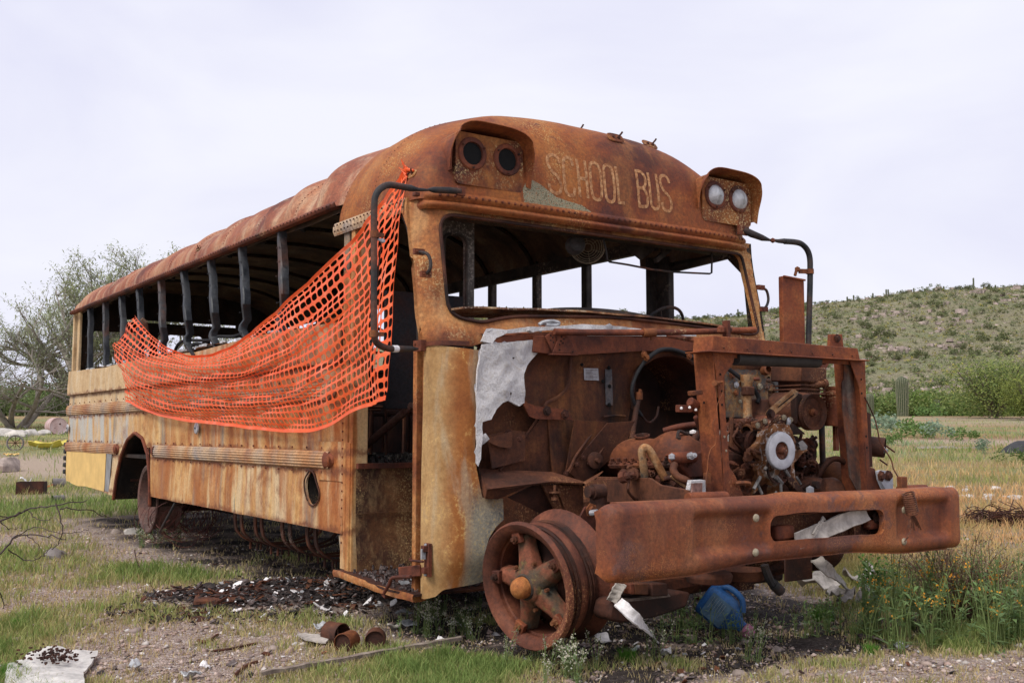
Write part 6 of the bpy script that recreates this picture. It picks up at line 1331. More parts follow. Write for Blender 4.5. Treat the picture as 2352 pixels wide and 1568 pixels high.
ys = sorted(set([round(v, 3) for v in list(np.arange(-2, 13, .09))] + [round(float(v), 3) for v in 13*np.power(1.045, np.arange(1, 72))] + [-12, -6, -4]))
nx, ny = len(xs), len(ys); V = []; COL = []
for y in ys:
    for x in xs:
        s = soot_shade_amt(x, y) if y < 16 and abs(x) < 12 else 0
        bump = .010*mnoise.noise((x*6, y*6, 1)) + .03*s*max(0, mnoise.noise((x*3, y*3, 4))) if y < 14 and abs(x) < 8 else 0
        d2 = math.hypot((x-PILE.x)/1.1, (y-PILE.y)/.55)
        bump += .105*max(0, 1-d2)**.7 if d2 < 1 else 0
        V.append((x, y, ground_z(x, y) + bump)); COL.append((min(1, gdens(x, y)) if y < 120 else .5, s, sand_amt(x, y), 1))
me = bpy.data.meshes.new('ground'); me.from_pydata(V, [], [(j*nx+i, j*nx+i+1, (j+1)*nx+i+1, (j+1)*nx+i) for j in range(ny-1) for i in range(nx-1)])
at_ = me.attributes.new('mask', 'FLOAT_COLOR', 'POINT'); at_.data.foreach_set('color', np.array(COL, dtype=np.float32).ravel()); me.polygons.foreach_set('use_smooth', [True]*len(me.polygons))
t = NT('gravelly_soil'); o_ = t.oc(); r_, g_, b_ = [x for x in t.sep(t.attr('mask'))][:3]; X, Y, Z = t.sep(o_)
base = t.ramp(t.noise(o_, 3.2, 8, .65), [(.3, (.22,.165,.13)), (.5, (.36,.275,.22)), (.7, (.47,.38,.32))])
pc = t.n('ShaderNodeTexVoronoi'); pc.inputs['Scale'].default_value = 55; t.L(o_, pc.inputs['Vector']); pv = t.n('ShaderNodeTexVoronoi', feature='DISTANCE_TO_EDGE'); pv.inputs['Scale'].default_value = 55; t.L(o_, pv.inputs['Vector'])
peb = t.ramp(t.sep(pc.outputs['Color'])[0], [(0, (.24,.175,.15)), (.4, (.42,.32,.28)), (.75, (.54,.44,.38)), (1, (.62,.57,.54))])
col = t.mix(base, peb, t.math('MULTIPLY', t.mr(pv.outputs['Distance'], .03, .12), t.mr(Y, 16, 8)))
fine = t.noise(o_, 160, 4, .7); col = t.mix(col, t.ramp(fine, [(.35, .55), (.65, 1.3)]), .7, 'MULTIPLY')
near = t.mr(Y, 12, 22)
gcol = t.ramp(t.noise(o_, 9, 6, .7), [(.3, (.10,.105,.03)), (.5, (.17,.165,.055)), (.7, (.28,.22,.10))])
col = t.mix(col, gcol, t.math('MULTIPLY', t.mr(r_, .35, 1.0), .6))
fx = t.noise(t.oc((.5, 1, 1)), .22, 6, .6, .5)
far = t.ramp(fx, [(.32, (.30,.17,.09)), (.45, (.36,.26,.13)), (.55, (.22,.24,.11)), (.66, (.40,.36,.14))])
col = t.mix(col, far, t.math('MULTIPLY', near, .9)); col = t.mix(col, (.46,.36,.28), t.math('MULTIPLY', b_, .9))
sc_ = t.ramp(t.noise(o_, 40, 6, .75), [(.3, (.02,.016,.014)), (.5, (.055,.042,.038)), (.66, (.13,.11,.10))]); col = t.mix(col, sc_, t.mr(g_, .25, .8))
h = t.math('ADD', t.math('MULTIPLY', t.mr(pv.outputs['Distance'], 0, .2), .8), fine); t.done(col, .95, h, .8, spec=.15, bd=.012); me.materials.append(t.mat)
gr = bpy.data.objects.new('ground', me); C.objects.link(gr); tag(gr, kind='structure')

# vectorised meshes of many small faces
def tri_mesh(name, V, T, col, mat, kind=None, label=None, cat=None, parent=None):
    me = bpy.data.meshes.new(name); V = np.asarray(V, dtype=np.float32); T = np.asarray(T, dtype=np.int32)
    me.vertices.add(len(V)); me.vertices.foreach_set('co', V.ravel()); me.loops.add(T.size); me.loops.foreach_set('vertex_index', T.ravel())
    me.polygons.add(len(T)); me.polygons.foreach_set('loop_start', np.arange(0, T.size, 3, dtype=np.int32)); me.polygons.foreach_set('loop_total', np.full(len(T), 3, dtype=np.int32))
    me.update(calc_edges=True); me.validate()
    a = me.attributes.new('tint', 'FLOAT_COLOR', 'POINT'); a.data.foreach_set('color', np.concatenate([np.asarray(col, dtype=np.float32), np.ones((len(V), 1), np.float32)], 1).ravel())
    me.materials.append(mat); o = bpy.data.objects.new(name, me); C.objects.link(o)
    if parent: o.parent = parent
    tag(o, label, cat, kind=kind); return o
def leafmat(name, tl=.35, rough=.7):
    t = NT(name); c = t.attr('tint'); t.done(c, rough, spec=.25)
    tr = t.n('ShaderNodeBsdfTranslucent'); t.L(c, tr.inputs[0]); ms = t.n('ShaderNodeMixShader'); ms.inputs[0].default_value = tl
    t.L(t.p.outputs[0], ms.inputs[1]); t.L(tr.outputs[0], ms.inputs[2]); t.L(ms.outputs[0], t.out.inputs[0]); return t.mat
M['leaf'] = leafmat('leaf_tissue'); t = NT('tinted_solid'); t.done(t.attr('tint'), .9, spec=.2); M['tint'] = t.mat
def blades(P, H, Wd, lean, col):
    """P: base points, arrays; each blade 5 vertices, 3 triangles"""
    n = len(P); a = rng.uniform(0, 2*np.pi, n); l = rng.uniform(0, 2*np.pi, n); sx = np.stack([np.cos(a), np.sin(a), np.zeros(n)], 1)*Wd[:, None]/2
    ld = np.stack([np.cos(l), np.sin(l), np.zeros(n)], 1)*(lean*H)[:, None]; up = np.zeros((n, 3)); up[:, 2] = H
    v0, v1 = P-sx, P+sx; v2, v3 = P-sx*.8+up*.55+ld*.3, P+sx*.8+up*.55+ld*.3; v4 = P+up*.95+ld
    V = np.stack([v0, v1, v2, v3, v4], 1).reshape(-1, 3); b = np.arange(n)[:, None]*5
    T = np.concatenate([b+[0, 1, 3], b+[0, 3, 2], b+[2, 3, 4]], 1).reshape(-1, 3); return V, T, np.repeat(col, 5, 0)
def sample_ground(n, y0, y1, pad=.10):
    inv = rng.uniform(1/y1, 1/y0, n); y = 1/inv; px = rng.uniform(-250, 2600, n); x = (px-1176)/2432*y; return x, y
x, y = sample_ground(520000, 2.75, 60)
de = np.array([gdens(a, b_) for a, b_ in zip(x, y)]); sa = np.array([sand_amt(a, b_) if b_ > 12 else 0 for a, b_ in zip(x, y)])
keep = rng.uniform(0, 1, len(x)) < np.clip((de-.03)*1.0, .17, 1)*np.where(x/y<-.2,1,1)*(1-sa*.9); x, y, de = x[keep], y[keep], de[keep]
z = np.array([ground_z(a, b_) for a, b_ in zip(x, y)]); n = len(x)
tuft = np.array([F(a, b_, 5.0, 3) for a, b_ in zip(x, y)]); warm = np.array([F(a, b_, .5, 12) for a, b_ in zip(x, y)])
H = (.014+.030*np.clip(de, 0, 1.2)+.04*np.clip(tuft, 0, 1))*rng.uniform(.5, 1.5, n)*(1+np.clip((y-5)/10, 0, 1.6)); Wd = np.clip(.0016+.0007*y*rng.uniform(.5, 1.3, n), .002, .03)
green = np.array([.165,.24,.065]); lime = np.array([.28,.31,.10]); dry = np.array([.46,.36,.19]); red = np.array([.50,.28,.14]); blue = np.array([.15,.22,.14])
def mixc(a, b_, f): return a[None]*(1-f[:, None]) + b_[None]*f[:, None]
u = rng.uniform(0, 1, n); lush = np.clip(de*.9-.24+rng.normal(0, .22, n)+tuft*.4, 0, 1)
col = mixc(dry, lime, np.clip(lush*1.8, 0, 1)); col = col*(1-np.clip(lush*2-1, 0, 1)[:, None]) + green[None]*np.clip(lush*2-1, 0, 1)[:, None]
rightfield = np.clip((x/np.maximum(y, .1)-.05)/.15, 0, 1)*np.clip((y-6)/4, 0, 1); band = np.clip(1.25-np.abs(y-13)/9+warm*.8, 0, 1)
fr_ = (rightfield*band*rng.uniform(.4, 1, n))[:, None]; col = col*(1-fr_) + red[None]*fr_*1.25
fb = (np.clip((y-16)/10, 0, 1)*np.clip(warm*1.5+.3, 0, 1)*rng.uniform(0, 1, n))[:, None]; col = col*(1-fb) + blue[None]*fb*1.3
col *= rng.uniform(.85, 1.45, n)[:, None]
V, T, cc = blades(np.stack([x, y, z-.004], 1), H, Wd, rng.uniform(.1, .8, n), col); tri_mesh('grass', V, T, cc, M['leaf'], 'stuff')
# gravel
x, y = sample_ground(30000, 2.6, 11); de = np.array([gdens(a, b_) for a, b_ in zip(x, y)]); keep = rng.uniform(0, 1, len(x)) < np.clip(1.25-de, .25, 1); x, y = x[keep], y[keep]; n = len(x)
z = np.array([ground_z(a, b_) for a, b_ in zip(x, y)]); s = rng.lognormal(0, .5, n)*.0050*(1+.10*y); s = np.clip(s, .003, .03); an = rng.uniform(0, 6.28, n)
O = np.array([(1,0,0),(0,1,0),(-1,0,0),(0,-1,0),(0,0,1),(0,0,-1)], float); OT = np.array([(0,1,4),(1,2,4),(2,3,4),(3,0,4),(1,0,5),(2,1,5),(3,2,5),(0,3,5)])
J = O[None] + rng.normal(0, .22, (n, 6, 3)); J *= s[:, None, None]*np.stack([rng.uniform(.8, 1.6, n), rng.uniform(.7, 1.1, n), rng.uniform(.4, .8, n)], 1)[:, None, :]
c, s_ = np.cos(an)[:, None], np.sin(an)[:, None]; JX = J[..., 0]*c - J[..., 1]*s_; JY = J[..., 0]*s_ + J[..., 1]*c
V = np.stack([JX+x[:, None], JY+y[:, None], J[..., 2]+z[:, None]+.003], 2).reshape(-1, 3); T = (OT[None]+np.arange(n)[:, None, None]*6).reshape(-1, 3)
pal = np.array([(.36,.26,.22),(.46,.36,.31),(.28,.22,.20),(.52,.47,.43),(.22,.16,.14),(.60,.57,.55)]); cc = pal[rng.choice(6, n, p=[.3,.25,.2,.12,.1,.03])]*rng.uniform(.75, 1.2, n)[:, None]
tri_mesh('gravel', V, T, np.repeat(cc, 6, 0), M['tint'], 'stuff')

# ---- debris heap and scraps ------------------------------------------------------------------
def frag(bm_, p, s, kind):
    n_ = Vector((random.gauss(0,.5), random.gauss(0,.5), 1)).normalized(); u = n_.orthogonal().normalized(); v = n_.cross(u); a0 = random.random()*6
    k = random.choice((4, 5, 6)); P = [p + (u*math.cos(a0+2*math.pi*i/k)+v*math.sin(a0+2*math.pi*i/k)*random.uniform(.4, 1))*s*random.uniform(.5, 1.1) for i in range(k)]
    bm_.prism(P, n_*s*.18)
dm = [M['ash'], rust('debris_black', [(.012,.011,.011),(.03,.025,.024),(.06,.045,.04)], 30), M['white'], M['dark'], M['glassy'], M['brown']]
b = MB()
for k in range(3400):
    a = random.random()*6.28; r = random.random()**.6
    c_ = PILE if random.random() < .7 else PILE2
    x, y = c_.x + math.cos(a)*r*(1.15 if c_ is PILE else .8), c_.y + math.sin(a)*r*.52
    h = .11*max(0, 1-math.hypot((x-PILE.x)/1.1, (y-PILE.y)/.55))**.7
    b.m = random.choices(range(6), [.30, .46, .07, .08, .04, .05])[0]; s = random.lognormvariate(0, .5)*.014
    if random.random() < .12:
        d = Vector((random.gauss(0,1), random.gauss(0,1), random.gauss(0,.15))).normalized()*random.uniform(.03, .12); b.m = random.choice((1, 3, 5)); q = Vector((x, y, ground_z(x, y)+h+random.uniform(.005,.03))); b.bar(q-d*.5, q+d*.5, .008, .006)
    else: frag(b, Vector((x, y, ground_z(x, y)+h+random.uniform(0, .025))), min(s, .045), 0)
tag(b.build('burnt_debris', dm, smooth=0), kind='stuff')
b = MB()
for k in range(1500):      # scattered crumbs around and below the bus
    p = to_world((random.uniform(-4, 1.5), random.uniform(-.2, 2.4), 0)) if k % 2 else Vector((random.uniform(-2.2, 2.0), random.uniform(3.2, 5.2), 0))
    if random.random() > soot_shade_amt(p.x, p.y)+.15: continue
    b.m = random.choices(range(6), [.3, .35, .07, .12, .04, .12])[0]; frag(b, Vector((p.x, p.y, ground_z(p.x, p.y)+.008)), random.uniform(.008, .03), 0)
tag(b.build('charred_crumbs', dm, smooth=0), kind='stuff')
def scrap(px, py, s, asp, label, mat='white', name='torn_scrap', cat='scrap', up=.03, rz=None, group=None, grp=None, thick=.006):
    p = GP(px, py); b = MB(); rz = random.random()*3 if rz is None else rz; n_ = 14; k0 = random.random()*20
    pl = [(math.cos(2*math.pi*i/n_)*s*(1+.35*nz(i*.9, k0)), math.sin(2*math.pi*i/n_)*s*asp*(1+.35*nz(i*.9, k0+5))) for i in range(n_)]
    def f(u, v): c_, s_ = math.cos(rz), math.sin(rz); return (u*c_-v*s_, u*s_+v*c_, .012 + up*(.5+nz(u/s*.9+k0, v/s*.9, 2)) + up*.4*nz(u/s*3, v/s*3, k0))
    b.panel(pl, [], s/4.5, f); o = b.build(name, M[mat], smooth=1.0, solid=thick, loc=p); tag(o, label, cat, group); return o
for px, py, s, a, mt, lb in ((748,1408,.05,.5,'white','white flake on the left part of the black debris heap'), (815,1395,.08,.5,'white','crumpled white flake on the right part of the debris heap'), (868,1400,.06,.6,'white','white crumpled scrap at the right end of the debris heap'),
        (905,1392,.07,.6,'glassy','pale glass shard below the entry step'), (925,1415,.06,.7,'glassy','bent grey glass sheet in the grass below the corner of the cowl'), (735,1448,.05,.6,'glassy','greyish glass shard at the lower edge of the debris heap'),
        (990,1430,.07,.5,'whitish','grey flat scrap in the grass left of the front wheel'), (905,1448,.07,.5,'whitish','white crumbly piece in the grass right of the rusty cans'), (940,1440,.08,.5,'glassy','grey curled scrap beside the white crumbly piece'),
        (1055,1442,.06,.45,'white','small white scrap nearest the front wheel on its left'), (1385,1478,.11,.35,'white','flat white torn sheet on the soil right of the front wheel'), (1530,1508,.06,.5,'white','frayed white tuft in the grass right of the rusty wheel'),
        (1010,1480,.03,.5,'white','small white chip in the clover before the cowl'), (2000,1475,.10,.5,'ash','flat brown stone-like slab on the bare soil at lower right'), (2068,1494,.05,.4,'glassy','small grey shard beside the brown slab'),
        (310,1540,.05,.6,'glassy','clear broken glass piece right of the white sheet at lower left'), (440,1560,.05,.5,'glassy','glass fragment at the bottom edge below the stick'), (470,1540,.03,.5,'white','tiny pale flake on the gravel at the bottom'),
        (1460,1500,.04,.5,'glassy','grey chip on the dark soil below the white strip'), (1345,1520,.03,.5,'ash','dark chip on the soil just right of the front rim')):
    scrap(px, py, s*.8, a, lb, mt)
# sheet at the lower left corner with soil on it
def soft_sheet(name, pix, label, mat, cat, th=.01, up=.03, k0=0, step=.03):
    P = [GP(*q) for q in pix]; c0 = sum(P, Vector())/len(P); b = MB()
    b.panel([(q.x-c0.x, q.y-c0.y) for q in P], [], step, lambda u, v: (u, v, ground_z(c0.x+u, c0.y+v)-c0.z + .035 + up*nz(u*4+k0, v*4, 1) + up*.5*nz(u*11+k0, v*11, 1)))
    o = b.build(name, mat, smooth=1.0, solid=th, loc=c0); tag(o, label, cat); return o
sh = soft_sheet('fabric_sheet', [(8,1600),(15,1560),(60,1520),(110,1506),(175,1515),(225,1512),(215,1530),(190,1560),(195,1610)], 'off-white sheet with dark soil on it in the lower left corner', plain('grey_white_felt', (.55,.53,.50), .95, .25, 18, .7), 'sheet', .012, .04)
b = MB()
for k in range(150):
    q = GP(random.gauss(125, 34), random.gauss(1540, 9)); l = q - sh.location; b.box((l.x, l.y, .058+random.uniform(0,.02)), (random.uniform(.004,.02), random.uniform(.003,.01), .006), (random.random()*3, 0, random.random()*3))
b.build('soil_crumbs', M['dark'], sh)
# cans, pipes
def can(px, py, r, l, rz, label, open_end=True, mat='brown', name='rusty_can', cat='can', tilt=0., group=None):
    p = GP(px, py); e = empty(name, p, rz, label, cat, group); b = MB(); ax = (math.cos(tilt), 0, math.sin(tilt))
    b.lathe([(r*.94, -l/2+.002), (r, -l/2), (r*1.03, -l/2+.004), (r, -l/2+.008)] + [(r*(1+.02*math.sin(k)), -l/2+.01+(l-.02)*k/8) for k in range(9)] + [(r*1.03, l/2-.004), (r*.97, l/2)], (0, 0, r*.9), ax, 26)
    body = b.build('can_body', M[mat], e, smooth=.8, solid=.002); b = MB(); b.lathe([(0, l/2-.012), (r*.95, l/2-.012)] if not open_end else [(0, l/2-.012), (r*.95, l/2-.012)], (0, 0, r*.9), ax, 26); b.build('can_base', M['dark'], e)
    return e
can(770, 1478, .055, .10, 2.5, 'rusty open can lying on its side, leftmost of the cans in the grass'); can(797, 1492, .045, .10, -1.9, 'rusty can with a blackened end, between the two other cans', mat='orange'); can(862, 1488, .048, .09, -1.5, 'rusty can, rightmost of the three in front of the debris')
can(752, 1368, .020, .16, .6, 'short rusty pipe stub lying on the left of the debris heap', mat='dark', name='pipe_piece', cat='pipe'); can(795, 1402, .022, .14, -.4, 'rusty rolled tube on the middle of the debris heap', mat='brown', name='pipe_piece', cat='pipe'); can(776, 1345, .022, .10, .1, 'dark tube stub on top of the debris heap by the pillar foot', mat='dark', name='pipe_piece', cat='pipe')
can(672, 1376, .018, .12, .9, 'thin rusty cylinder on the crest of the debris heap', mat='brown', name='pipe_piece', cat='pipe')
e = empty('rusty_box', GP(505, 1392), .25, 'rusty flat metal box at the left end of the debris heap', 'box'); b = MB(); b.box((0, 0, .03), (.30, .16, .06)); b.build('box_shell', M['brown'], e, bevel=.015); b = MB(); b.box((.03, .0, .066), (.12, .08, .012)); b.build('box_lid', M['dark'], e, bevel=.004)
e = empty('rusty_box', GP(555, 1380), -.1, 'smaller rusty box standing just right of the flat one', 'box'); b = MB(); b.box((0, 0, .035), (.20, .13, .08)); b.build('box_shell', M['dark'], e, bevel=.012); b = MB(); b.bar((-.2, -.12, .05), (.12, .02, .10), .018, .018); b.build('box_strap', M['dark'], e)
def stick(pix, r, label, name='stick', cat='stick', mat='brown', lift=.012):
    P = [GP(x, y)+Vector((0, 0, lift)) for x, y in pix]; c0 = P[0].copy(); b = MB(); b.tube(spline([p-c0 for p in P], 5), r, 6); o = b.build(name, M[mat], loc=c0); tag(o, label, cat); return o
stick([(410,1402),(440,1400),(470,1403)], .012, 'dark charred stick left of the rusty boxes'); stick([(405,1405),(425,1412)], .010, 'short dark twig end below the charred stick'); stick([(555,1365),(520,1395),(495,1408)], .010, 'thin dark rod leaning on the rusty boxes', mat='dark', lift=.06)
stick([(540,1555),(565,1535),(590,1525)], .008, 'crooked brown stick on the gravel below the debris'); stick([(490,1500),(530,1495),(560,1488),(590,1482)], .006, 'thin long twig on the gravel above the crooked stick'); stick([(455,1475),(475,1478),(500,1462)], .008, 'small rusty scrap bar on the gravel')
# weathered plank
P = [GP(600, 1562)+Vector((0,0,.012)), GP(1060, 1478)+Vector((0,0,.03))]; b = MB(); c0 = P[0].copy(); N_ = 30
vs = []
for k in range(N_+1):
    q = P[0].lerp(P[1], k/N_) - c0; gz = ground_z(q.x+c0.x, q.y+c0.y)-c0.z+.022; w_ = .022+.004*nz(k*.5)
    for sx, sz in ((-1,0),(1,0),(1,1),(-1,1)): vs.append((q.x+sx*w_*.2, q.y-sx*w_*.9, gz+sz*.016+.006*nz(k*.4, sx)))
b.add(vs, [(i*4+j, i*4+(j+1)%4, (i+1)*4+(j+1)%4, (i+1)*4+j) for i in range(N_) for j in range(4)]); tag(b.build('weathered_plank', rust('grey_wood', [(.14,.11,.09),(.24,.19,.155),(.33,.28,.23)], 14, stz=1), loc=c0), 'long thin grey weathered plank lying in the grass', 'plank')
o = soft_sheet('grey_board', [(682,1470),(700,1468),(755,1482),(748,1490),(705,1484)], 'pale curved sliver of board left of the cans', M['whitish'], 'board', .008, .02, 3)
# pale strips by the wheel and through the bumper
def strip(P, w_, label, name='fibreglass_strip', th=.008, mat='whitish', tw=None, n_=14, k0=0, up=(0,0,1)):
    S = spline(P, 5); c0 = S[0].copy(); b = MB(); N = len(S)-1
    def f(u, v):
        i = u*N; a = int(min(i, N-1)); p = S[a].lerp(S[a+1], i-a); t_ = (S[min(a+1,N)]-S[a]).normalized(); sd = t_.cross(Vector(up)).normalized(); nn = sd.cross(t_)
        ww = w_*(1+.16*nz(u*7+k0, v*.5, 3)); return p - c0 + sd*(v-.5)*ww + nn*(.25*w_*(v-.5)**2*2 + .006*nz(u*9, v*3, k0))
    b.grid(40, 5, f); o = b.build(name, M[mat], smooth=1.0, solid=th, loc=c0); tag(o, label, 'strip'); return o
W3 = lambda px, py, X: to_world(FP(px, py, X))
strip([GP(1505,1478)+Vector((0,0,.02)), W3(1470,1430,1.10), W3(1420,1382,1.06)], .048, 'pale scabby strip leaning from the soil to the crossmember beside the wheel', mat='white', up=(0,-1,.4), k0=3)
strip([W3(1405,1380,1.0), W3(1418,1355,1.02), W3(1428,1338,1.02)], .045, 'short grey splinter stuck upright behind the wheel under the bumper', up=(0,-1,0), k0=9)
strip([W3(1828,1243,1.325), W3(1900,1213,1.315), W3(1990,1176,1.30)], .075, 'pale strip poking diagonally through the slot of the bumper', up=(.55,-.83,.2), k0=1)
strip([W3(1868,1228,1.33), W3(1880,1207,1.325), W3(1892,1188,1.325)], .018, 'small ragged splinter on the pale strip in the bumper slot', up=(.5,-.8,0), k0=14)
strip([W3(1875,1285,1.1), W3(1915,1320,1.12), GP(1945,1368)+Vector((0,0,.05))], .06, 'pale strip propped below the bumper over the heap of grey flakes', up=(0,-1,.3), k0=5)
for k, (px, py, s, a, r, lb) in enumerate(((1880,1362,.16,.45,.3,'large grey peeling flake on the heap under the bumper'), (1925,1385,.10,.8,1.2,'grey leaf-like flake hanging in front of the large flake'), (1975,1350,.12,.5,2.4,'curled grey flake right of the propped strip'), (2015,1372,.10,.4,.2,'thin brownish flake at the right end of the flake heap'), (1945,1402,.09,.5,.9,'whitish flat flake lowest on the heap'), (1990,1395,.07,.5,.2,'small whitish flake at the foot of the heap'))):
    o = scrap(px, py, s, a, lb, 'whitish', 'fibreglass_flake', 'flake', up=.09, rz=r); o.location.z += .03
strip([GP(1980,1370)+Vector((0,0,.02)), GP(1990,1360)+Vector((0,0,.10)), GP(1998,1352)+Vector((0,0,.17))], .06, 'upright grey splinter standing on the flake heap', up=(0,-1,0), k0=21)
# blue jug
jp = WP(1655, 5.45); jug = empty('plastic_jug', jp, R(-28), 'dirty blue plastic jug with a pink cap lying under the bumper', 'jug'); b = MB()
M['blue'] = rust('blue_plastic', [(.012,.06,.19),(.018,.09,.27),(.03,.11,.28),(.10,.13,.2)], 3, streak=((.10,.10,.10), .25, 7), rough=.5, bs=.1); M['pink'] = plain('faded_pink_plastic', (.42,.16,.24), .5, .2, 12, .1)
def jf(u, v):      # leaning jug: bottom up left, neck down right
    a = 2*math.pi*v; t_ = u; sq = 3.0; c_, s_ = math.cos(a), math.sin(a); r_ = 1/((abs(c_)**sq+abs(s_)**sq)**(1/sq))
    prof = [(0, .0), (.02, .085), (.06, .105), (.5, .108), (.62, .10), (.78, .065), (.88, .036), (1, .030)]
    for k in range(len(prof)-1):
        if prof[k][0] <= t_ <= prof[k+1][0]: q = (t_-prof[k][0])/(prof[k+1][0]-prof[k][0]); w_ = prof[k][1]*(1-q)+prof[k+1][1]*q
    return Vector((w_*c_*r_*(.98), w_*s_*r_*.62, .30*t_))
JM = Matrix.Rotation(R(126), 3, 'Y')
b.grid(30, 32, lambda u, v: JM @ jf(u, v)); 
for q in (b,): q.v = [(x-.12, y_, z_+.245) for x, y_, z_ in q.v]
b.build('jug_body', M['blue'], jug, smooth=1.2)
def jt(p): q = JM @ Vector(p); return Vector((q.x-.12, q.y, q.z+.245))
b = MB(); b.tube(spline([jt((-.10,0,.05)), jt((-.135,0,.10)), jt((-.13,0,.19)), jt((-.07,0,.24))], 5), .018, 10); b.build('jug_handle', M['blue'], jug)
b = MB(); b.grid(10, 6, lambda u, v: jt((-.075+.15*u, -.0675, .05+.14*v))); lb_ = b.build('jug_label', plain('faded_label', (.09,.16,.24), .8, .4, 14, .1), jug)
b = MB()
for k in range(6): b.bar(jt((-.06, -.0690, .07+.016*k)), jt((.02+.03*nz(k*3.3), -.0690, .07+.016*k)), .002, .001)
b.build('label_lines', M['glassy'], lb_)
b = MB(); b.lathe([(.031,0),(.040,.004),(.042,.045),(.030,.048),(.028,.065),(0,.066)], jt((0,0,.295)), JM @ Vector((0,0,1)), 24); b.build('jug_cap', M['pink'], jug)

jug.scale = (.86, .86, .86)
# ---- plants -----------------------------------------------------------------------------------
class LV:
    """leaf-triangle collector"""
    def __init__(s): s.V = []; s.T = []; s.C = []
    def tri(s, a, b_, c, col): n = len(s.V); s.V += [tuple(a), tuple(b_), tuple(c)]; s.T.append((n, n+1, n+2)); s.C += [col]*3
    def leaf(s, p, d, l, w_, col, droop=.2):
        d = Vector(d).normalized(); sd = d.cross(Vector((0, 0, 1)));
        if sd.length < .05: sd = Vector((1, 0, 0))
        sd.normalize(); m = p + d*l*.45 + Vector((0, 0, -.0)); e = p + d*l + Vector((0, 0, -droop*l)); n = len(s.V)
        s.V += [tuple(p), tuple(m+sd*w_/2+Vector((0,0,.1*w_))), tuple(e), tuple(m-sd*w_/2+Vector((0,0,.1*w_)))]; s.T += [(n, n+1, n+3), (n+1, n+2, n+3)]; s.C += [col]*4
    def stem(s, pts, r0, r1, col, n=4):
        N = len(pts)
        for i, p in enumerate(pts):
            r = r0+(r1-r0)*i/(N-1)
            for k in range(n): a = 2*math.pi*k/n; s.V.append((p[0]+r*math.cos(a), p[1]+r*math.sin(a), p[2])); s.C.append(col)
        b0 = len(s.V)-N*n
        for i in range(N-1):
            for k in range(n):
                a, b_, c, d = b0+i*n+k, b0+i*n+(k+1)%n, b0+(i+1)*n+(k+1)%n, b0+(i+1)*n+k; s.T += [(a, b_, c), (a, c, d)]
    def obj(s, name, parent=None, mat=None): return tri_mesh(name, s.V, s.T, s.C, mat or M['leaf'], parent=parent)
def jit(c, a=.2): f = random.uniform(1-a, 1+a); return (c[0]*f*random.uniform(.95,1.05), c[1]*f, c[2]*f*random.uniform(.9,1.1))
def weed(kind, h):
    e = empty('weed'); st_ = LV(); fo = LV(); fl = LV(); ns = {'fiddle': 3, 'white': 5, 'lance': 3, 'seed': 3}[kind]
    for k in range(ns):
        a = random.random()*6.28; hh = h*random.uniform(.6, 1); ln = random.uniform(.05, .3)*hh*(1.6 if kind == 'white' else 1); P = [Vector((math.cos(a)*(.008*k+ln*t_*t_), math.sin(a)*(.008*k+ln*t_*t_), hh*t_)) for t_ in np.linspace(0, 1, 8)]
        sc = (.20,.26,.09) if kind != 'seed' else (.4,.33,.15); st_.stem(P, .0028, .0012, sc)
        nl = int(hh*(44 if kind != 'lance' else 40))
        for i in range(nl):
            t_ = random.random()**1.2*.92; q = P[int(t_*7)].lerp(P[min(7, int(t_*7)+1)], t_*7 % 1); b_ = random.random()*6.28
            g = {'fiddle': (.20,.30,.10), 'white': (.24,.33,.16), 'lance': (.17,.26,.10), 'seed': (.3,.28,.12)}[kind]
            fo.leaf(q, (math.cos(b_), math.sin(b_), random.uniform(.1, .9)), random.uniform(.025, .06)*(1.6 if kind == 'lance' else 1)*(1-.5*t_), random.uniform(.006, .010)*(1.5 if kind == 'lance' else 1), jit(g, .3))
        if kind in ('fiddle', 'white'):
            for i in range(4 if kind == 'fiddle' else 12):
                t_ = 1-random.random()**2*(.12 if kind == 'fiddle' else .35); q = P[min(7, int(t_*7))] + Vector((random.gauss(0,.006), random.gauss(0,.006), random.gauss(0,.006)+ (t_-1)*hh*.2)); 
                c_ = (.80,.40,.06) if kind == 'fiddle' else (.62,.60,.48); s_ = .0045 if kind == 'fiddle' else .0040
                for _ in range(3): d1 = Vector((random.gauss(0,1), random.gauss(0,1), random.gauss(0,1))).normalized()*s_; d2 = d1.orthogonal()*1; fl.tri(q-d1, q+d1, q+d2, jit(c_, .15))
            if kind == 'fiddle':
                for t_ in (.6, .75):
                    a2 = random.random()*6.28; q = P[int(t_*7)]; e2 = q + Vector((math.cos(a2)*.05, math.sin(a2)*.05, .06)); st_.stem([q, (q+e2)/2+Vector((0,0,.01)), e2], .0018, .001, sc)
                    for _ in range(2): d1 = Vector((random.gauss(0,1), random.gauss(0,1), random.gauss(0,1))).normalized()*.004; c0 = e2+Vector((random.gauss(0,.006), random.gauss(0,.006), random.gauss(0,.006))); fl.tri(c0-d1, c0+d1, c0+d1.orthogonal(), jit((.85,.42,.03), .15))
    st_.obj('stem', e); fo.obj('leaves', e)
    if fl.V: fl.obj('flowers', e)
    return e
WK = {k: [weed(k, h) for _ in range(3)] for k, h in (('fiddle', .34), ('white', .22), ('lance', .24))}
used = set()
def put(kind, px, py, sc, label, cat, group=None):
    src = random.choice(WK[kind]); p = GP(px, py)
    if src.name not in used: used.add(src.name); o = src
    else: o = copy_tree(src)
    o.location = p - Vector((0, 0, .006)); o.rotation_euler = (0, 0, random.random()*6.28); o.scale = (sc,)*3; nm = {'fiddle': 'flowering_weed', 'white': 'flowering_weed', 'lance': 'leafy_weed'}[kind]; o.name = nm; tag(o, label, cat, group)
GA = 'orange-flowered weeds around the bumper end'; GB = 'white-flowered weeds by the front wheel'; GC = 'leafy green weeds around the blue jug'
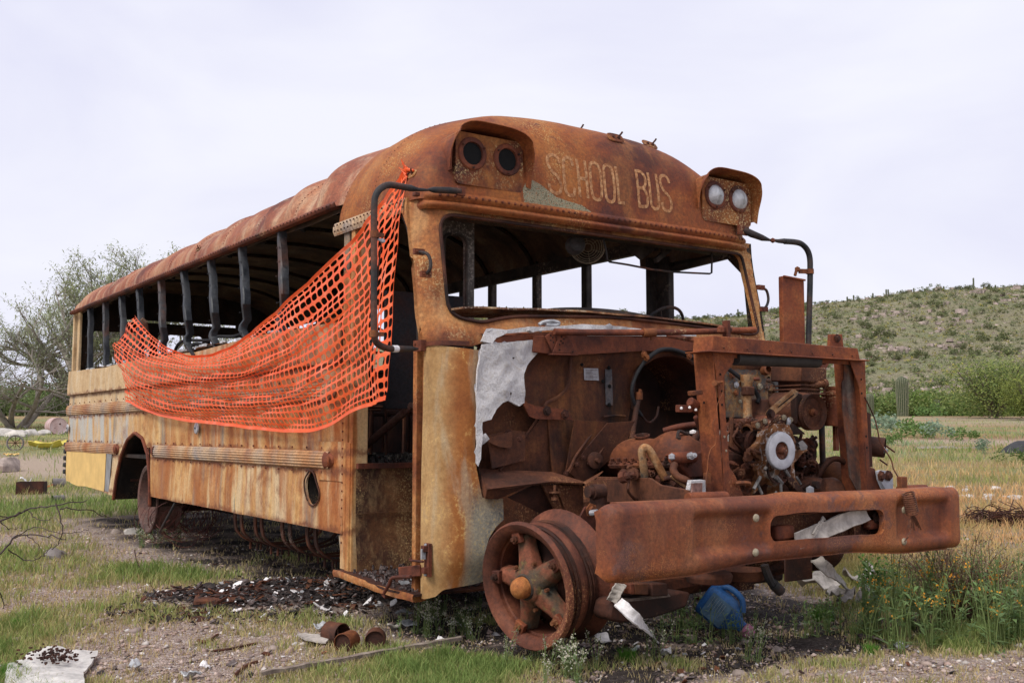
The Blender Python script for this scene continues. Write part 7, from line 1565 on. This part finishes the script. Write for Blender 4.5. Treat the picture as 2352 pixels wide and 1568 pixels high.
for px, py in ((1525,1462),(1548,1470),(1600,1478),(1630,1482),(1700,1478),(1735,1470),(1790,1475),(1850,1470)): put('lance', px, py, random.uniform(.8, 1.2), 'low weed with narrow green leaves by the bumper', 'weed', GC)
for px, py, s_ in ((1825,1478,1.45), (1757,1480,.9)): put('fiddle', px, py, s_, {1825: 'tall orange-flowered weed standing alone before the bumper slot', 1757: 'orange-flowered weed just right of the pink jug cap'}[px], 'weed', GA)
for k in range(34):
    px = random.uniform(1990, 2370); py = random.uniform(1385, 1500) if px > 2050 else random.uniform(1430, 1500); put('fiddle', px, py, random.uniform(.7, 1.45), 'thin green weed with orange flowers in the thicket at the right bumper end', 'weed', GA)
for k in range(34):
    px = random.choice((random.gauss(1330, 60), random.gauss(1250, 50), random.gauss(1500, 120), random.gauss(1040, 60))); py = random.uniform(1495, 1575) if px > 1120 else random.uniform(1420, 1475); put('white', px, py, random.uniform(.55, 1.1), 'small weed with tiny white flowers near the front wheel', 'weed', GB)
for k in range(34):
    px = random.choice((random.gauss(1560, 25), random.gauss(1610, 30), random.gauss(1690, 25), random.gauss(1920, 40), random.gauss(1960, 40))); py = random.uniform(1440, 1482); put('lance', px, py, random.uniform(.6, 1.15), 'low weed with narrow green leaves by the bumper', 'weed', GC)
for k in range(52):
    px = random.uniform(1980, 2370); put('lance', px, random.uniform(1390, 1500), random.uniform(1.0, 2.0), 'leafy green weed in the thicket at the right bumper end', 'weed', 'leafy weeds at the right bumper end')
for k in range(14): put('white', random.uniform(300, 420), random.uniform(1190, 1260), random.uniform(.8, 1.4), 'wispy pale weed on the ground near the rear wheel', 'weed', 'wispy weeds by the rear wheel')
for k in range(16): put('lance', random.uniform(880, 1110), random.uniform(1400, 1470), random.uniform(.4, .8), 'low weed with narrow green leaves under the cowl corner', 'weed', 'leafy weeds under the cowl corner')
# tangled brown and green bush at the bumper end
def twiggy(name, c, rx, rz, n_st, leafcol, n_leaf, lsz, label, cat, tw=(.16,.09,.06), group=None, mesh_only=None, ry=None, dens=None, spread=1.0, part='leaves'):
    e = empty(name, c, random.random()*6.28, label, cat, group); st_ = LV(); fo = LV(); ends = []
    ry = ry or rx
    for k in range(n_st):
        a = random.random()*6.28; r_ = random.random()**.5; tip = Vector((math.cos(a)*rx*r_*spread, math.sin(a)*ry*r_*spread, rz*random.uniform(.45, 1)*(1.1-.4*r_))); b0 = Vector((math.cos(a)*rx*.12, math.sin(a)*ry*.12, 0))
        P = [b0.lerp(tip, t_)+Vector((random.gauss(0,.02)*rx, random.gauss(0,.02)*rx, .12*rz*math.sin(t_*3.1))) for t_ in np.linspace(0, 1, 6)]; st_.stem(P, max(.004, .012*rz), .0015*max(1, rz), jit(tw, .3), 3)
        for q in P[2:]: ends.append((q, tip))
    for k in range(n_leaf):
        q, tip = random.choice(ends); s_ = rx*.16; p = q + Vector((random.gauss(0, s_), random.gauss(0, s_), random.gauss(0, s_*.8)))
        if p.z < .01: p.z = abs(p.z)+.01
        c_ = leafcol[int(random.random()**1.0*len(leafcol)) % len(leafcol)]; fo.leaf(p, (random.gauss(0,1), random.gauss(0,1), random.gauss(.2,.8)), lsz*random.uniform(.6,1.4), lsz*.42, jit(c_, .3))
    st_.obj('twigs', e, M['tint']); fo.obj(part, e); return e
q = GP(2195, 1425); twiggy('dry_bush', q, .42, .52, 80, [(.16,.10,.06),(.24,.17,.10),(.26,.16,.10),(.14,.2,.06),(.3,.24,.14)], 6500, .019, 'tangled half-dead brown bush rising beside the right end of the bumper', 'bush')
twiggy('dry_bush', GP(2290, 1400), .28, .42, 46, [(.18,.11,.07),(.12,.18,.05),(.26,.2,.12)], 2400, .018, 'half-dry bush at the right edge of the photo behind the weeds', 'bush')
twiggy('broadleaf_plant', GP(2008, 1378), .13, .28, 14, [(.07,.17,.025),(.12,.23,.04)], 300, .05, 'bright green broad-leaved plant under the right part of the bumper', 'plant', tw=(.15,.2,.06))
twiggy('green_bush', WP(1893, 8.7), .33, .60, 40, [(.09,.17,.04),(.14,.22,.06)], 4200, .022, 'leafy green bush seen behind the engine through the radiator frame', 'bush', tw=(.2,.15,.1))
for px, py, s_, lb in ((1890,1425,.10,'bright green grass tuft below the grey flakes'), (2000,1500,.05,'small green grass tuft on the bare soil at lower right'), (40,1440,.05,'lime green tuft on the gravel at the left edge'), (15,1560,.08,'green tuft left of the white sheet'), (1440,1520,.07,'green tuft on the soil right of the front wheel')):
    p = GP(px, py); n_ = 260; a = rng.uniform(0, 6.28, n_); r_ = rng.uniform(0, 1, n_)**.5*s_*.6; Pn = np.stack([r_*np.cos(a), r_*np.sin(a), np.full(n_, -.003)], 1); V, T, cc = blades(Pn, rng.uniform(.4, 1, n_)*s_*1.2, np.full(n_, .0032), rng.uniform(.2, .9, n_), np.array([.10,.24,.03])[None]*rng.uniform(.7, 1.5, n_)[:, None])
    o = tri_mesh('grass_tuft', V, T, cc, M['leaf'], label=lb, cat='grass tuft'); o.location = p; o['group'] = 'bright green grass tufts'
# bare thorny branch at the left edge
b = MB(); c0 = GP(20, 1290)
def L3(px, py, d): r = ray(px, py); k = d/r[1]; return Vector((r[0]*k, d, HC+r[2]*k)) - c0
for pts, r_ in (([(-120,1230),(0,1195),(60,1172),(130,1160),(200,1150)], .006), ([(-100,1300),(0,1270),(30,1235),(60,1228),(120,1232),(150,1240)], .006), ([(-60,1180),(20,1185),(60,1172)], .004), ([(130,1160),(142,1200),(138,1240),(120,1262)], .004), ([(60,1172),(90,1195),(120,1190)], .003), ([(142,1165),(190,1170),(240,1185),(270,1195)], .0035), ([(20,1262),(60,1285),(100,1275),(120,1250)], .0035), ([(30,1235),(80,1210),(140,1225),(200,1215)], .003), ([(0,1195),(20,1215),(50,1212)], .0025), ([(60,1228),(90,1255),(80,1290)], .0025), ([(-20,1330),(5,1370),(8,1400)], .004)):
    P = spline([L3(x, y, 5.5+.15*math.sin(x*.03)) for x, y in pts], 6); P = [p+Vector((random.gauss(0,.004), 0, random.gauss(0,.004))) for p in P]; b.tube(P, [r_*(1-.6*i/len(P)) for i in range(len(P))], 5)
    for p in P[::3]: b.tube([p, p+Vector((random.gauss(0,.015), random.gauss(0,.01), random.uniform(.0,.03)))], [.0014, .0004], 3)
br = b.build('bare_branch', plain('dark_twig', (.07,.05,.045), .8, .3, 30), loc=c0); tag(br, 'bare thorny dark branch arching in from the left edge over the gravel', 'branch')
b = MB(); c0 = GP(310, 1310)
b.tube([Vector(p) - c0 for p in [W_ for W_ in [GP(350,1352)+Vector((0,0,.01)), GP(325,1320)+Vector((0,0,.02)), GP(312,1300)+Vector((0,0,.06)), GP(308,1292)+Vector((0,0,.10))]]], [.002,.003,.004,.005], 5); tag(b.build('bare_twig', M['dark'], loc=c0), 'single curved dark twig standing up from the gravel', 'twig')

# ---- stones and litter on the left and right ------------------------------------------------------
def rock(px, py, s, label, col='stone', cat='rock', sq=.7, group=None, rough=.35):
    p = GP(px, py); b = MB(); b.ball((0, 0, 0), 1, 14); k0 = random.random()*50
    b.v = [tuple(Vector(v)*s*(1+rough*nz(v[0]*1.3+k0, v[1]*1.3, v[2]*1.3)+.12*nz(v[0]*4+k0, v[1]*4, v[2]*4))*1.0) for v in b.v]; b.v = [(x, y_*.8, max(z_*sq, -s*.25)) for x, y_, z_ in b.v]
    o = b.build('rock', M[col], smooth=.6, loc=p+Vector((0, 0, s*sq*.25))); o.rotation_euler = (0, 0, random.random()*6); tag(o, label, cat, group); return o
M['stone'] = plain('pinkish_stone', (.36,.29,.25), .9, .35, 6, .7); M['palestone'] = plain('pale_rubble', (.56,.52,.47), .9, .3, 3, .7); M['darkstone'] = plain('grey_stone', (.2,.18,.17), .9, .3, 8, .7)
rock(14, 1082, .30, 'large pinkish rock at the left edge beside the sandy track'); rock(128, 1282, .10, 'grey rock half buried in the grass below the branch', 'darkstone'); rock(302, 1225, .07, 'small pale grey rock left of the leaning rod', 'palestone'); rock(265, 1225, .05, 'small stone in the grass near the rear wheel', 'stone')
for px, py, s_ in ((10,1001,.45),(40,1003,.40),(70,1000,.35),(100,999,.30),(130,996,.28),(150,994,.25)): rock(px, py, s_, 'pale broken rubble in the row behind the sandy track', 'palestone', 'rubble', .5, 'pale rubble in a row behind the track')
for k in range(40): rock(random.choice((random.uniform(0, 900), random.uniform(1500, 2350))), random.uniform(1300, 1560), random.uniform(.015, .032), 'small loose stone on the gravelly ground', 'stone', 'stone', .6, 'small stones scattered on the gravel')
for k in range(12): rock(random.uniform(2180, 2352), random.uniform(1118, 1150), random.uniform(.04, .10), 'pale stone near the wire heap at the right edge', 'palestone', 'stone', .5, 'pale stones by the wire heap')
# oil drum
d_ = 39.; p = WP(128, d_); dr_ = empty('oil_drum', p, R(35), 'pale pinkish steel drum lying on its side beyond the rear of the bus', 'drum'); b = MB(); r_ = .30
b.lathe([(0,-.42),(r_*.95,-.42),(r_,-.44),(r_*1.03,-.43),(r_,-.41),(r_,-.16),(r_*1.03,-.14),(r_,-.12),(r_,.12),(r_*1.03,.14),(r_,.16),(r_,.41),(r_*1.03,.43),(r_,.44),(r_*.95,.42),(0,.42)], (0,0,r_*.95), (0,1,0), 36); b.build('drum_shell', rust('drum_paint', [(.40,.26,.24),(.50,.36,.34),(.56,.46,.46)], 2), dr_, smooth=.5)
b = MB(); b.lathe([(.03,0),(.03,.02),(0,.02)], (.05,-.42,r_*1.2), (0,-1,0), 10); b.lathe([(.015,0),(.015,.02),(0,.02)], (-.12,-.42,r_*.7), (0,-1,0), 8); b.build('drum_bung', M['dark'], dr_)
# yellow sled-like plastic piece, hubcap, boxes
p = WP(110, 27.5); b = MB(); b.grid(20, 8, lambda u, v: (-.42+.84*u, -.2+.4*v, .05 + .13*(abs(2*v-1)**2.5) + .16*max(0, abs(2*u-1)-.5)*(1 if u > .5 else .6) + .02*nz(u*4, v*3))); tag(b.build('plastic_trough', plain('yellow_plastic', (.62,.52,.10), .6, .2, 4), loc=p, solid=.02, smooth=1.0), 'bright yellow plastic trough lying beside the track on the left', 'trough')
p = WP(28, 24.5); b = MB(); b.grid(10, 5, lambda u, v: (-.15+.3*u, -.1+.2*v, .04+.05*nz(u*5, v*5))); tag(b.build('plastic_scrap', M['yellow'], loc=p, solid=.01), 'small flat yellow scrap left of the yellow trough', 'scrap')
e = empty('small_wheel', WP(36, 27), R(20), 'small dark wheel lying in the grass at the left edge', 'wheel'); b = MB(); b.tube([(math.cos(a)*.19, -.12*math.cos(a)*0, .19+math.sin(a)*.19) for a in np.linspace(0, 6.283, 24, endpoint=False)], .025, 6, closed=True); b.build('wheel_rim', M['darkstone'], e); b = MB()
for k in range(8): a = k*math.pi/4; b.tube([(0,0,.19), (math.cos(a)*.18, 0, .19+math.sin(a)*.18)], .008, 4)
b.build('wheel_spokes', M['dark'], e)
e = empty('metal_box', GP(72, 1134), R(10), 'rusty brown open metal box on the grass left of the bus rear', 'box'); b = MB(); b.box((0,0,.08), (.36,.2,.01)); b.box((0,-.1,.09), (.36,.01,.17)); b.box((0,.1,.09), (.36,.01,.17)); b.box((-.18,0,.09), (.01,.2,.17)); b.box((.18,0,.09), (.01,.2,.17)); b.build('box_shell', M['dark'], e)
e = can(135, 1118, .07, .18, .5, 'dark can with a red rag in its mouth near the rear bumper', mat='darkstone'); b = MB(); b.grid(8, 4, lambda u, v: (.04-.2*u, -.06+.06*v, .08-.07*u+.03*nz(u*5, v*3))); b.build('red_rag', plain('red_rag', (.6,.06,.03), .8, .2, 9), e, solid=.008)
can(133, 1152, .045, .16, .9, 'dark open can lying nearest the thorny branch', mat='darkstone')
scrap(60, 1112, .10, .5, 'crumpled white bag behind the brown metal box', 'white', 'plastic_bag', 'bag', .10)
# wire heap at right
c0 = GP(2300, 1205); b = MB()
for k in range(150):
    r_ = random.uniform(.05, .16); cx, cy = random.gauss(0, .26), random.gauss(0, .12); cz = abs(random.gauss(0, .07))*max(.2, 1-abs(cx)); e1 = Vector((random.gauss(0,1), random.gauss(0,1), random.gauss(0,.4))).normalized(); e2 = Vector((random.gauss(0,1), random.gauss(0,1), random.gauss(0,.5))).normalized()
    b.tube([Vector((cx, cy, cz+.03))+(e1*math.cos(a)+e2*math.sin(a))*r_ for a in np.linspace(0, random.uniform(3, 6.3), 12)], .004, 3)
b.v = [(x, y_, max(z_, .005)) for x, y_, z_ in b.v]; tag(b.build('wire_heap', M['dark'], smooth=0, loc=c0), 'low heap of tangled blackened wire in the grass right of the bumper', 'wire heap')
p = WP(2345, 26); b = MB(); b.grid(14, 8, lambda u, v: (-.45+.9*u, -.3+.6*v, .30*math.sin(math.pi*u)**.6*math.sin(math.pi*v)**.5 + .03*nz(u*5, v*5))); tag(b.build('rubber_slab', plain('black_cover', (.05,.05,.055), .8, .3, 4), loc=p, smooth=1.0), 'dark rounded rubber slab in the field at the right edge', 'slab')
for px, d_, l_, lb in ((2150, 28, .5, 'thin weathered plank lying across the reddish soil strip'), (2190, 27.5, 1.0, 'long pale board at the edge of the reddish soil strip')):
    b = MB(); b.bar((-l_, 0, .05), (l_, .1, .06), .10, .03); tag(b.build('field_board', M['whitish'], loc=WP(px, d_)), lb, 'board')

# ---- hill ----------------------------------------------------------------------------------------
RT = [(-600,950),(-300,945),(0,935),(300,930),(600,880),(800,820),(950,765),(1090,722),(1180,714),(1400,716),(1600,730),(1700,722),(1750,714),(1800,708),(1870,697),(1940,688),(2000,682),(2100,666),(2200,660),(2290,657),(2352,652),(2700,640),(3200,640)]
def ridge(px):
    for i in range(len(RT)-1):
        if RT[i][0] <= px <= RT[i+1][0]: q = (px-RT[i][0])/(RT[i+1][0]-RT[i][0]); return RT[i][1]*(1-q)+RT[i+1][1]*q
    return 950
D0, D1 = 112., 290.
def hillz(px, d):
    zr = HC + (992-ridge(px))/2432*D1; z0 = ground_z((px-1176)/2432*D0, D0)-.3; t_ = (d-D0)/(D1-D0)
    if t_ > 1: return zr - (t_-1)*40
    s_ = t_**1.25*(1-.0*t_) ; x = (px-1176)/2432*d
    return z0 + (zr-z0)*(s_*.9+.1*sm(0, 1, t_)) + (2.2*F(x, d, .018, 3)+.9*F(x, d, .07, 5)+.35*F(x, d, .3, 6))*min(1, t_*6)*(1-t_**8)
V = []; nu, nv = 300, 90
for j in range(nv+1):
    d = D0*.97 + (D1*1.12-D0*.97)*j/nv
    for i in range(nu+1): px = -600 + 3800*i/nu; V.append(((px-1176)/2432*d, d, hillz(px, max(d, D0)) + (-.6 if j == 0 else 0)))
me = bpy.data.meshes.new('hill'); me.from_pydata(V, [], [(j*(nu+1)+i, j*(nu+1)+i+1, (j+1)*(nu+1)+i+1, (j+1)*(nu+1)+i) for j in range(nv) for i in range(nu)]); me.polygons.foreach_set('use_smooth', [True]*len(me.polygons))
t = NT('stony_hillside'); o_ = t.oc(); a = t.noise(o_, .09, 9, .65, .3); vo = t.vor(o_, .9); vo2 = t.vor(o_, 2.6)
col = t.ramp(a, [(.3, (.18,.19,.10)), (.45, (.31,.28,.18)), (.6, (.22,.24,.12)), (.75, (.40,.32,.27))])
rk = t.math('MULTIPLY', t.mr(t.noise(o_, .35, 7, .7), .47, .60), t.mr(vo2, .5, .2)); col = t.mix(col, (.42,.33,.29), rk); col = t.mix(col, (.055,.045,.038), t.mr(t.noise(o_, 1.4, 5, .75), .56, .68))
col = t.mix(col, (.34,.32,.08), t.math('MULTIPLY', t.mr(t.noise(o_, .6, 6, .75), .56, .64), .6)); t.done(col, .95, t.math('ADD', t.math('MULTIPLY', t.noise(o_, 1.1, 8, .75), 1), vo2), 1.0, spec=.1, bd=.6); me.materials.append(t.mat)
ho = bpy.data.objects.new('hill', me); C.objects.link(ho); tag(ho, kind='structure')

# rocks on the hill and low brush, one mass each
def leafcloud(L_, c, r, rz, n_, lsz, cols):
    k = max(3, int(n_/40)); subs = [(Vector((random.gauss(0,.45)*r, random.gauss(0,.45)*r, rz*random.uniform(.25,.85))), random.uniform(.25,.5)*r) for _ in range(k)]
    for _ in range(n_):
        s0, sr = random.choice(subs); d = Vector((random.gauss(0,1), random.gauss(0,1), random.gauss(0,.8))).normalized()*sr*random.random()**.4; p = c + s0 + d
        if p.z < c.z: p.z = c.z + random.random()*.1*rz
        n1 = Vector((random.gauss(0,1), random.gauss(0,1), random.gauss(0,1))).normalized()*lsz*random.uniform(.6,1.3); L_.tri(p-n1, p+n1, p+n1.orthogonal().normalized()*lsz, jit(random.choice(cols), .3))
bl = LV()
for k in range(8000):
    px = random.uniform(1020, 2420) if k > 900 else random.uniform(-200, 1100); t_ = random.random()**.8; d = D0 + (D1-D0)*t_; c = Vector(((px-1176)/2432*d, d, hillz(px, d)-.1)); r = random.uniform(.3, .75); big = random.random() < .22
    cl = random.choice([[(.17,.17,.06)], [(.30,.28,.08),(.36,.32,.07)], [(.20,.20,.10)], [(.26,.23,.14)]]); leafcloud(bl, c, r*(1.7 if big else 1), r*(1.5 if big else .9), 26 if big else 12, .2, [(.13,.16,.07),(.17,.19,.08)] if big else cl)
bo = bl.obj('hill_brush'); tag(bo, kind='stuff')
b = MB()
for k in range(4200):
    px = random.uniform(1020, 2420); d = D0 + (D1-D0)*random.random()**.8; x = (px-1176)/2432*d
    if F(x, d, .05, 30) < -.05: continue
    c = Vector((x, d, hillz(px, d))); s = random.lognormvariate(0, .5)*.4; b.prism([c+Vector((s*math.cos(a)*random.uniform(.6,1.2), s*math.sin(a)*.7, -.1)) for a in (0, 1.3, 2.5, 3.8, 5.1)], (random.gauss(0,.1), random.gauss(0,.1), s*random.uniform(.4,.9)))
tag(b.build('hill_rocks', plain('hill_rock', (.42,.34,.30), .95, .4, .8, .5), smooth=0), kind='stuff')
def bushproto(name, r, rz, n_, lsz, cols, stems=0, label='', cat='bush', part='foliage'):
    e = empty(name); L_ = LV(); leafcloud(L_, Vector((0,0,0)), r, rz, n_, lsz, cols); L_.obj(part, e)
    if stems:
        S_ = LV()
        for k in range(stems):
            a = random.random()*6.28; S_.stem([Vector((math.cos(a)*r*.7*t_, math.sin(a)*r*.7*t_, rz*.85*t_)) for t_ in np.linspace(0, 1, 5)], .03*rz, .008, (.16,.13,.10), 3)
        S_.obj('stems', e, M['tint'])
    return e
def scatter(protos, spots, label, cat, group):
    fresh = list(protos)
    for (p, s) in spots:
        if fresh: o = fresh.pop()
        else: o = copy_tree(random.choice(protos))
        o.location = p; o.scale = (s*random.uniform(.85,1.2), s*random.uniform(.85,1.2), s); o.rotation_euler = (0, 0, random.random()*6.28); tag(o, label, cat, group)
pr = [bushproto('hill_shrub', 1.0, 1.1, 240, .13, [(.12,.15,.065),(.16,.18,.08),(.20,.21,.10)], 4) for _ in range(3)]
sp = []
for k in range(280):
    px = random.uniform(1030, 2420); t_ = random.random()**.75; d = D0+4+(D1-D0)*t_*.99; sp.append((Vector(((px-1176)/2432*d, d, hillz(px, d)-.15)), random.uniform(.8, 1.7)))
scatter(pr, sp, 'dark green rounded shrub on the stony hillside', 'shrub', 'shrubs dotted over the hillside')
# green thicket at the foot of the hill
pr = [bushproto('thicket_bush', 2.0, 2.9, 2600, .13, c_, 8) for c_ in ([(.13,.22,.05),(.19,.29,.07),(.26,.33,.10)], [(.19,.26,.08),(.28,.32,.12),(.14,.21,.06)], [(.15,.25,.055),(.22,.30,.09)])]
sp = []
for px in np.arange(1700, 2420, 30): sp.append((WP(px+random.uniform(-14, 14), random.uniform(99, 110)), random.uniform(.75, 1.15)))
for px in np.arange(1030, 1700, 60): sp.append((WP(px, random.uniform(100, 110)), random.uniform(.7, 1.)))
scatter(pr, sp, 'bright green bush in the thicket along the foot of the hill', 'bush', 'green thicket along the foot of the hill')
pr = [bushproto('thicket_bush', 2.2, 3.0, 2600, .13, c_, 8) for c_ in ([(.10,.15,.05),(.14,.19,.065)], [(.15,.21,.07),(.20,.25,.09)])]
sp = [(WP(px+random.uniform(-12, 12), random.uniform(84, 100)), random.uniform(.7, 1.15)) for px in np.arange(-260, 620, 22)]
scatter(pr, sp, 'dark green bush in the belt behind the field on the left', 'bush', 'dark green bushes beyond the left field')
e = bushproto('creosote_bush', 3.3, 3.7, 11000, .085, [(.15,.20,.05),(.21,.26,.07),(.28,.31,.09),(.09,.13,.04)], 26); e.location = WP(2290, 66); tag(e, 'large yellow-green creosote bush standing at the right edge of the field', 'bush')
e = bushproto('creosote_bush', 1.7, 2.6, 6000, .075, [(.13,.16,.03),(.20,.23,.05)], 14); e.location = WP(2375, 60); tag(e, 'olive creosote bush cut by the right edge of the photo', 'bush')
pr = [bushproto('field_herb', .5, .42, 260, .045, c_, 0) for c_ in ([(.20,.28,.19),(.25,.33,.22)], [(.13,.21,.06)])]
sp = []
for px, d, s in ((2155,86,3.),(2030,38,1.6),(2080,36,1.5),(2110,35,1.2),(2150,34,1.3),(2050,40,1.4),(2320,22,.8),(2250,26,.8),(2060,30,.9),(2200,33,1.)): sp.append((WP(px, d), s))
scatter(pr, sp, 'low pale green herb clump in the open field', 'plant', 'pale green herb clumps in the field')
# saguaros
def saguaro(px, d, h, r, label, group=None, ribs=18, name='saguaro', zoff=None, arm=False):
    p = WP(px, d) if zoff is None else Vector(((px-1176)/2432*d, d, zoff)); e = empty(name, p, 0, label, 'saguaro cactus', group); b = MB(); n = ribs*4; V = []; N = 22
    for i in range(N+1):
        t_ = i/N; z_ = h*t_; q = max(0, (z_-(h-r*1.3))/(r*1.3)); rr = r*(.80+.2*math.sin(min(1, t_*1.2)*math.pi*.55))*math.sqrt(max(0, 1-q*q)) + .001
        for k in range(n): a = 2*math.pi*k/n; w_ = rr*(1+.07*math.cos(ribs*a)); V.append((w_*math.cos(a), w_*math.sin(a), z_-.1))
    b.add(V, [(i*n+k, i*n+(k+1)%n, (i+1)*n+(k+1)%n, (i+1)*n+k) for i in range(N) for k in range(n)]); b.build('cactus_trunk', M['sag'], e, smooth=1.4); return e
t = NT('saguaro_skin'); o_ = t.oc(); x_, y_, z_ = t.sep(o_); at2 = t.math('ARCTAN2', y_, x_); rb = t.math('COSINE', t.math('MULTIPLY', at2, 18)); nn = t.noise(o_, 6, 5, .7)
t.done(t.mix(t.mix((.045,.06,.03), (.22,.22,.145), t.mr(rb, .3, 1)), (.22,.21,.16), t.mr(nn, .5, .8)), .85, nn, .3); M['sag'] = t.mat
saguaro(2075, 97, 4.15, .53, 'thick ribbed saguaro, tallest of those at the field edge'); saguaro(1999, 99, 2.65, .38, 'smaller saguaro left of the tallest one'); saguaro(2154, 104, 2.3, .36, 'short saguaro poking out of the thicket right of the tallest'); saguaro(1926, 106, 3.4, .22, 'slender faint saguaro in the thicket behind the radiator frame')
for x_, y1, y0 in ((1650,165,252),(1095,238,282),(1010,262,306),(888,275,318),(847,285,320),(1460,218,260),(1395,234,277),(1338,232,272),(1788,210,236),(1318,245,282),(368,362,412),(404,365,412),(160,382,420),(85,392,425),(72,400,425),(97,398,428),(700,332,350),(822,315,332),(793,320,338),(1270,230,265)):
    px, py = K('cr', x_, y0); px2, py2 = K('cr', x_, y1); d = D1*.985; zb = HC+(992-ridge(px))/2432*d - .4; saguaro(px, d, (ridge(px)+3-py2)/2432*d+.3, .22, 'thin saguaro silhouetted on the ridge line', 'saguaros along the ridge', 8, 'saguaro', zb)
for px, h in ((1109, 2.9), (1163, 2.2), (1203, 1.9), (1212, 1.6), (1700, 2.2), (2050, 2.), (1830, 2.2)):
    d = D1*.985; saguaro(px, d, h, .2, 'thin saguaro silhouetted on the ridge line', 'saguaros along the ridge', 8, 'saguaro', HC+(992-ridge(px))/2432*d-.4)
pr = [bushproto('ridge_shrub', 1.1, 1.3, 240, .13, [(.11,.14,.06),(.15,.17,.08)], 4) for _ in range(2)]
sp = [(Vector(((px-1176)/2432*D1*.985, D1*.985, HC+(992-ridge(px))/2432*D1*.985-.6)), random.uniform(.5, 1.2)) for px in list(np.arange(1040, 2400, 22)+rng.uniform(-9, 9, 62))]
scatter(pr, sp, 'small shrub on the skyline of the hill', 'shrub', 'shrubs along the skyline')

# ---- feathery tree at left -------------------------------------------------------------------------
def tree(px, d, h, label, cols, nl, seed, spread=1.0, lean=0., limbs=5, lsz=.10):
    random.seed(seed); e = empty('mesquite_tree', WP(px, d), 0, label, 'tree'); b = MB(); L_ = LV(); tips = []
    def grow(p, dr, l, r, lev):
        P = [p]; q = p.copy(); dd = dr.copy(); n = 5
        for k in range(n): dd = (dd + Vector((random.gauss(0,.16), random.gauss(0,.16), random.gauss(.03,.10)))).normalized(); q = q + dd*l/n; P.append(q.copy())
        b.tube(P, [r*(1-.55*k/n) for k in range(n+1)], 6 if lev < 2 else (4 if lev < 3 else 3), cap=False)
        if lev >= 2: tips.extend([(x, dd) for x in P[2:]])
        if lev >= 4: return
        for k in range(random.choice((3, 4)) if lev < 3 else 4):
            t_ = random.uniform(.35, 1); s0 = P[int(t_*n)]; a = Vector((random.gauss(0,1), random.gauss(0,1), random.gauss(.15,.55))).normalized(); nd = (dd*.75 + a*.85*spread).normalized(); grow(s0, nd, l*random.uniform(.5,.72), r*.5, lev+1)
    for k in range(limbs):
        a = 2*math.pi*k/limbs + random.random(); grow(Vector((random.gauss(0,.15), random.gauss(0,.15), 0)), Vector((math.cos(a)*.75*spread+lean, math.sin(a)*.75*spread, random.uniform(.8,1.5))).normalized(), h*.42, h*.016, 0)
    b.build('trunk', plain('grey_bark', (.33,.29,.255), .9, .3, 3), e, smooth=.8)
    for k in range(nl):
        p, dd = random.choice(tips); p = p + Vector((random.gauss(0,.14), random.gauss(0,.14), random.gauss(0,.12))); L_.leaf(p, (random.gauss(0,1), random.gauss(0,1), random.gauss(.1,.6)), lsz*random.uniform(.7,1.5), lsz*.34, jit(random.choice(cols), .25))
    L_.obj('crown', e); return e
tree(235, 50, 13.5, 'tall sparse feathery tree rising behind the rear of the bus', [(.32,.36,.19),(.40,.43,.26),(.34,.36,.24)], 36000, 11, limbs=8, lsz=.17)
tree(40, 46, 8.5, 'half-bare grey tree with drooping branches at the left edge', [(.17,.20,.10),(.24,.26,.16)], 9000, 23, spread=1.35, limbs=6, lsz=.12)
random.seed(3)
# wire fence along the left field
posts_ = [WP(px, 88) for px in np.arange(-40, 200, 24)]; f0 = empty('wire_fence', posts_[0], 0, 'thin wire fence along the far edge of the left field', 'fence')
for p in posts_: b = MB(); q = p - posts_[0]; b.tube([q, q+Vector((0,0,1.2))], .05, 5); b.build('fence_post', M['whitish'], f0)
b = MB()
for h in (.5, .85, 1.15): b.tube([p - posts_[0] + Vector((0,0,h)) for p in posts_], .012, 3)
b.build('fence_wire', M['darkstone'], f0)
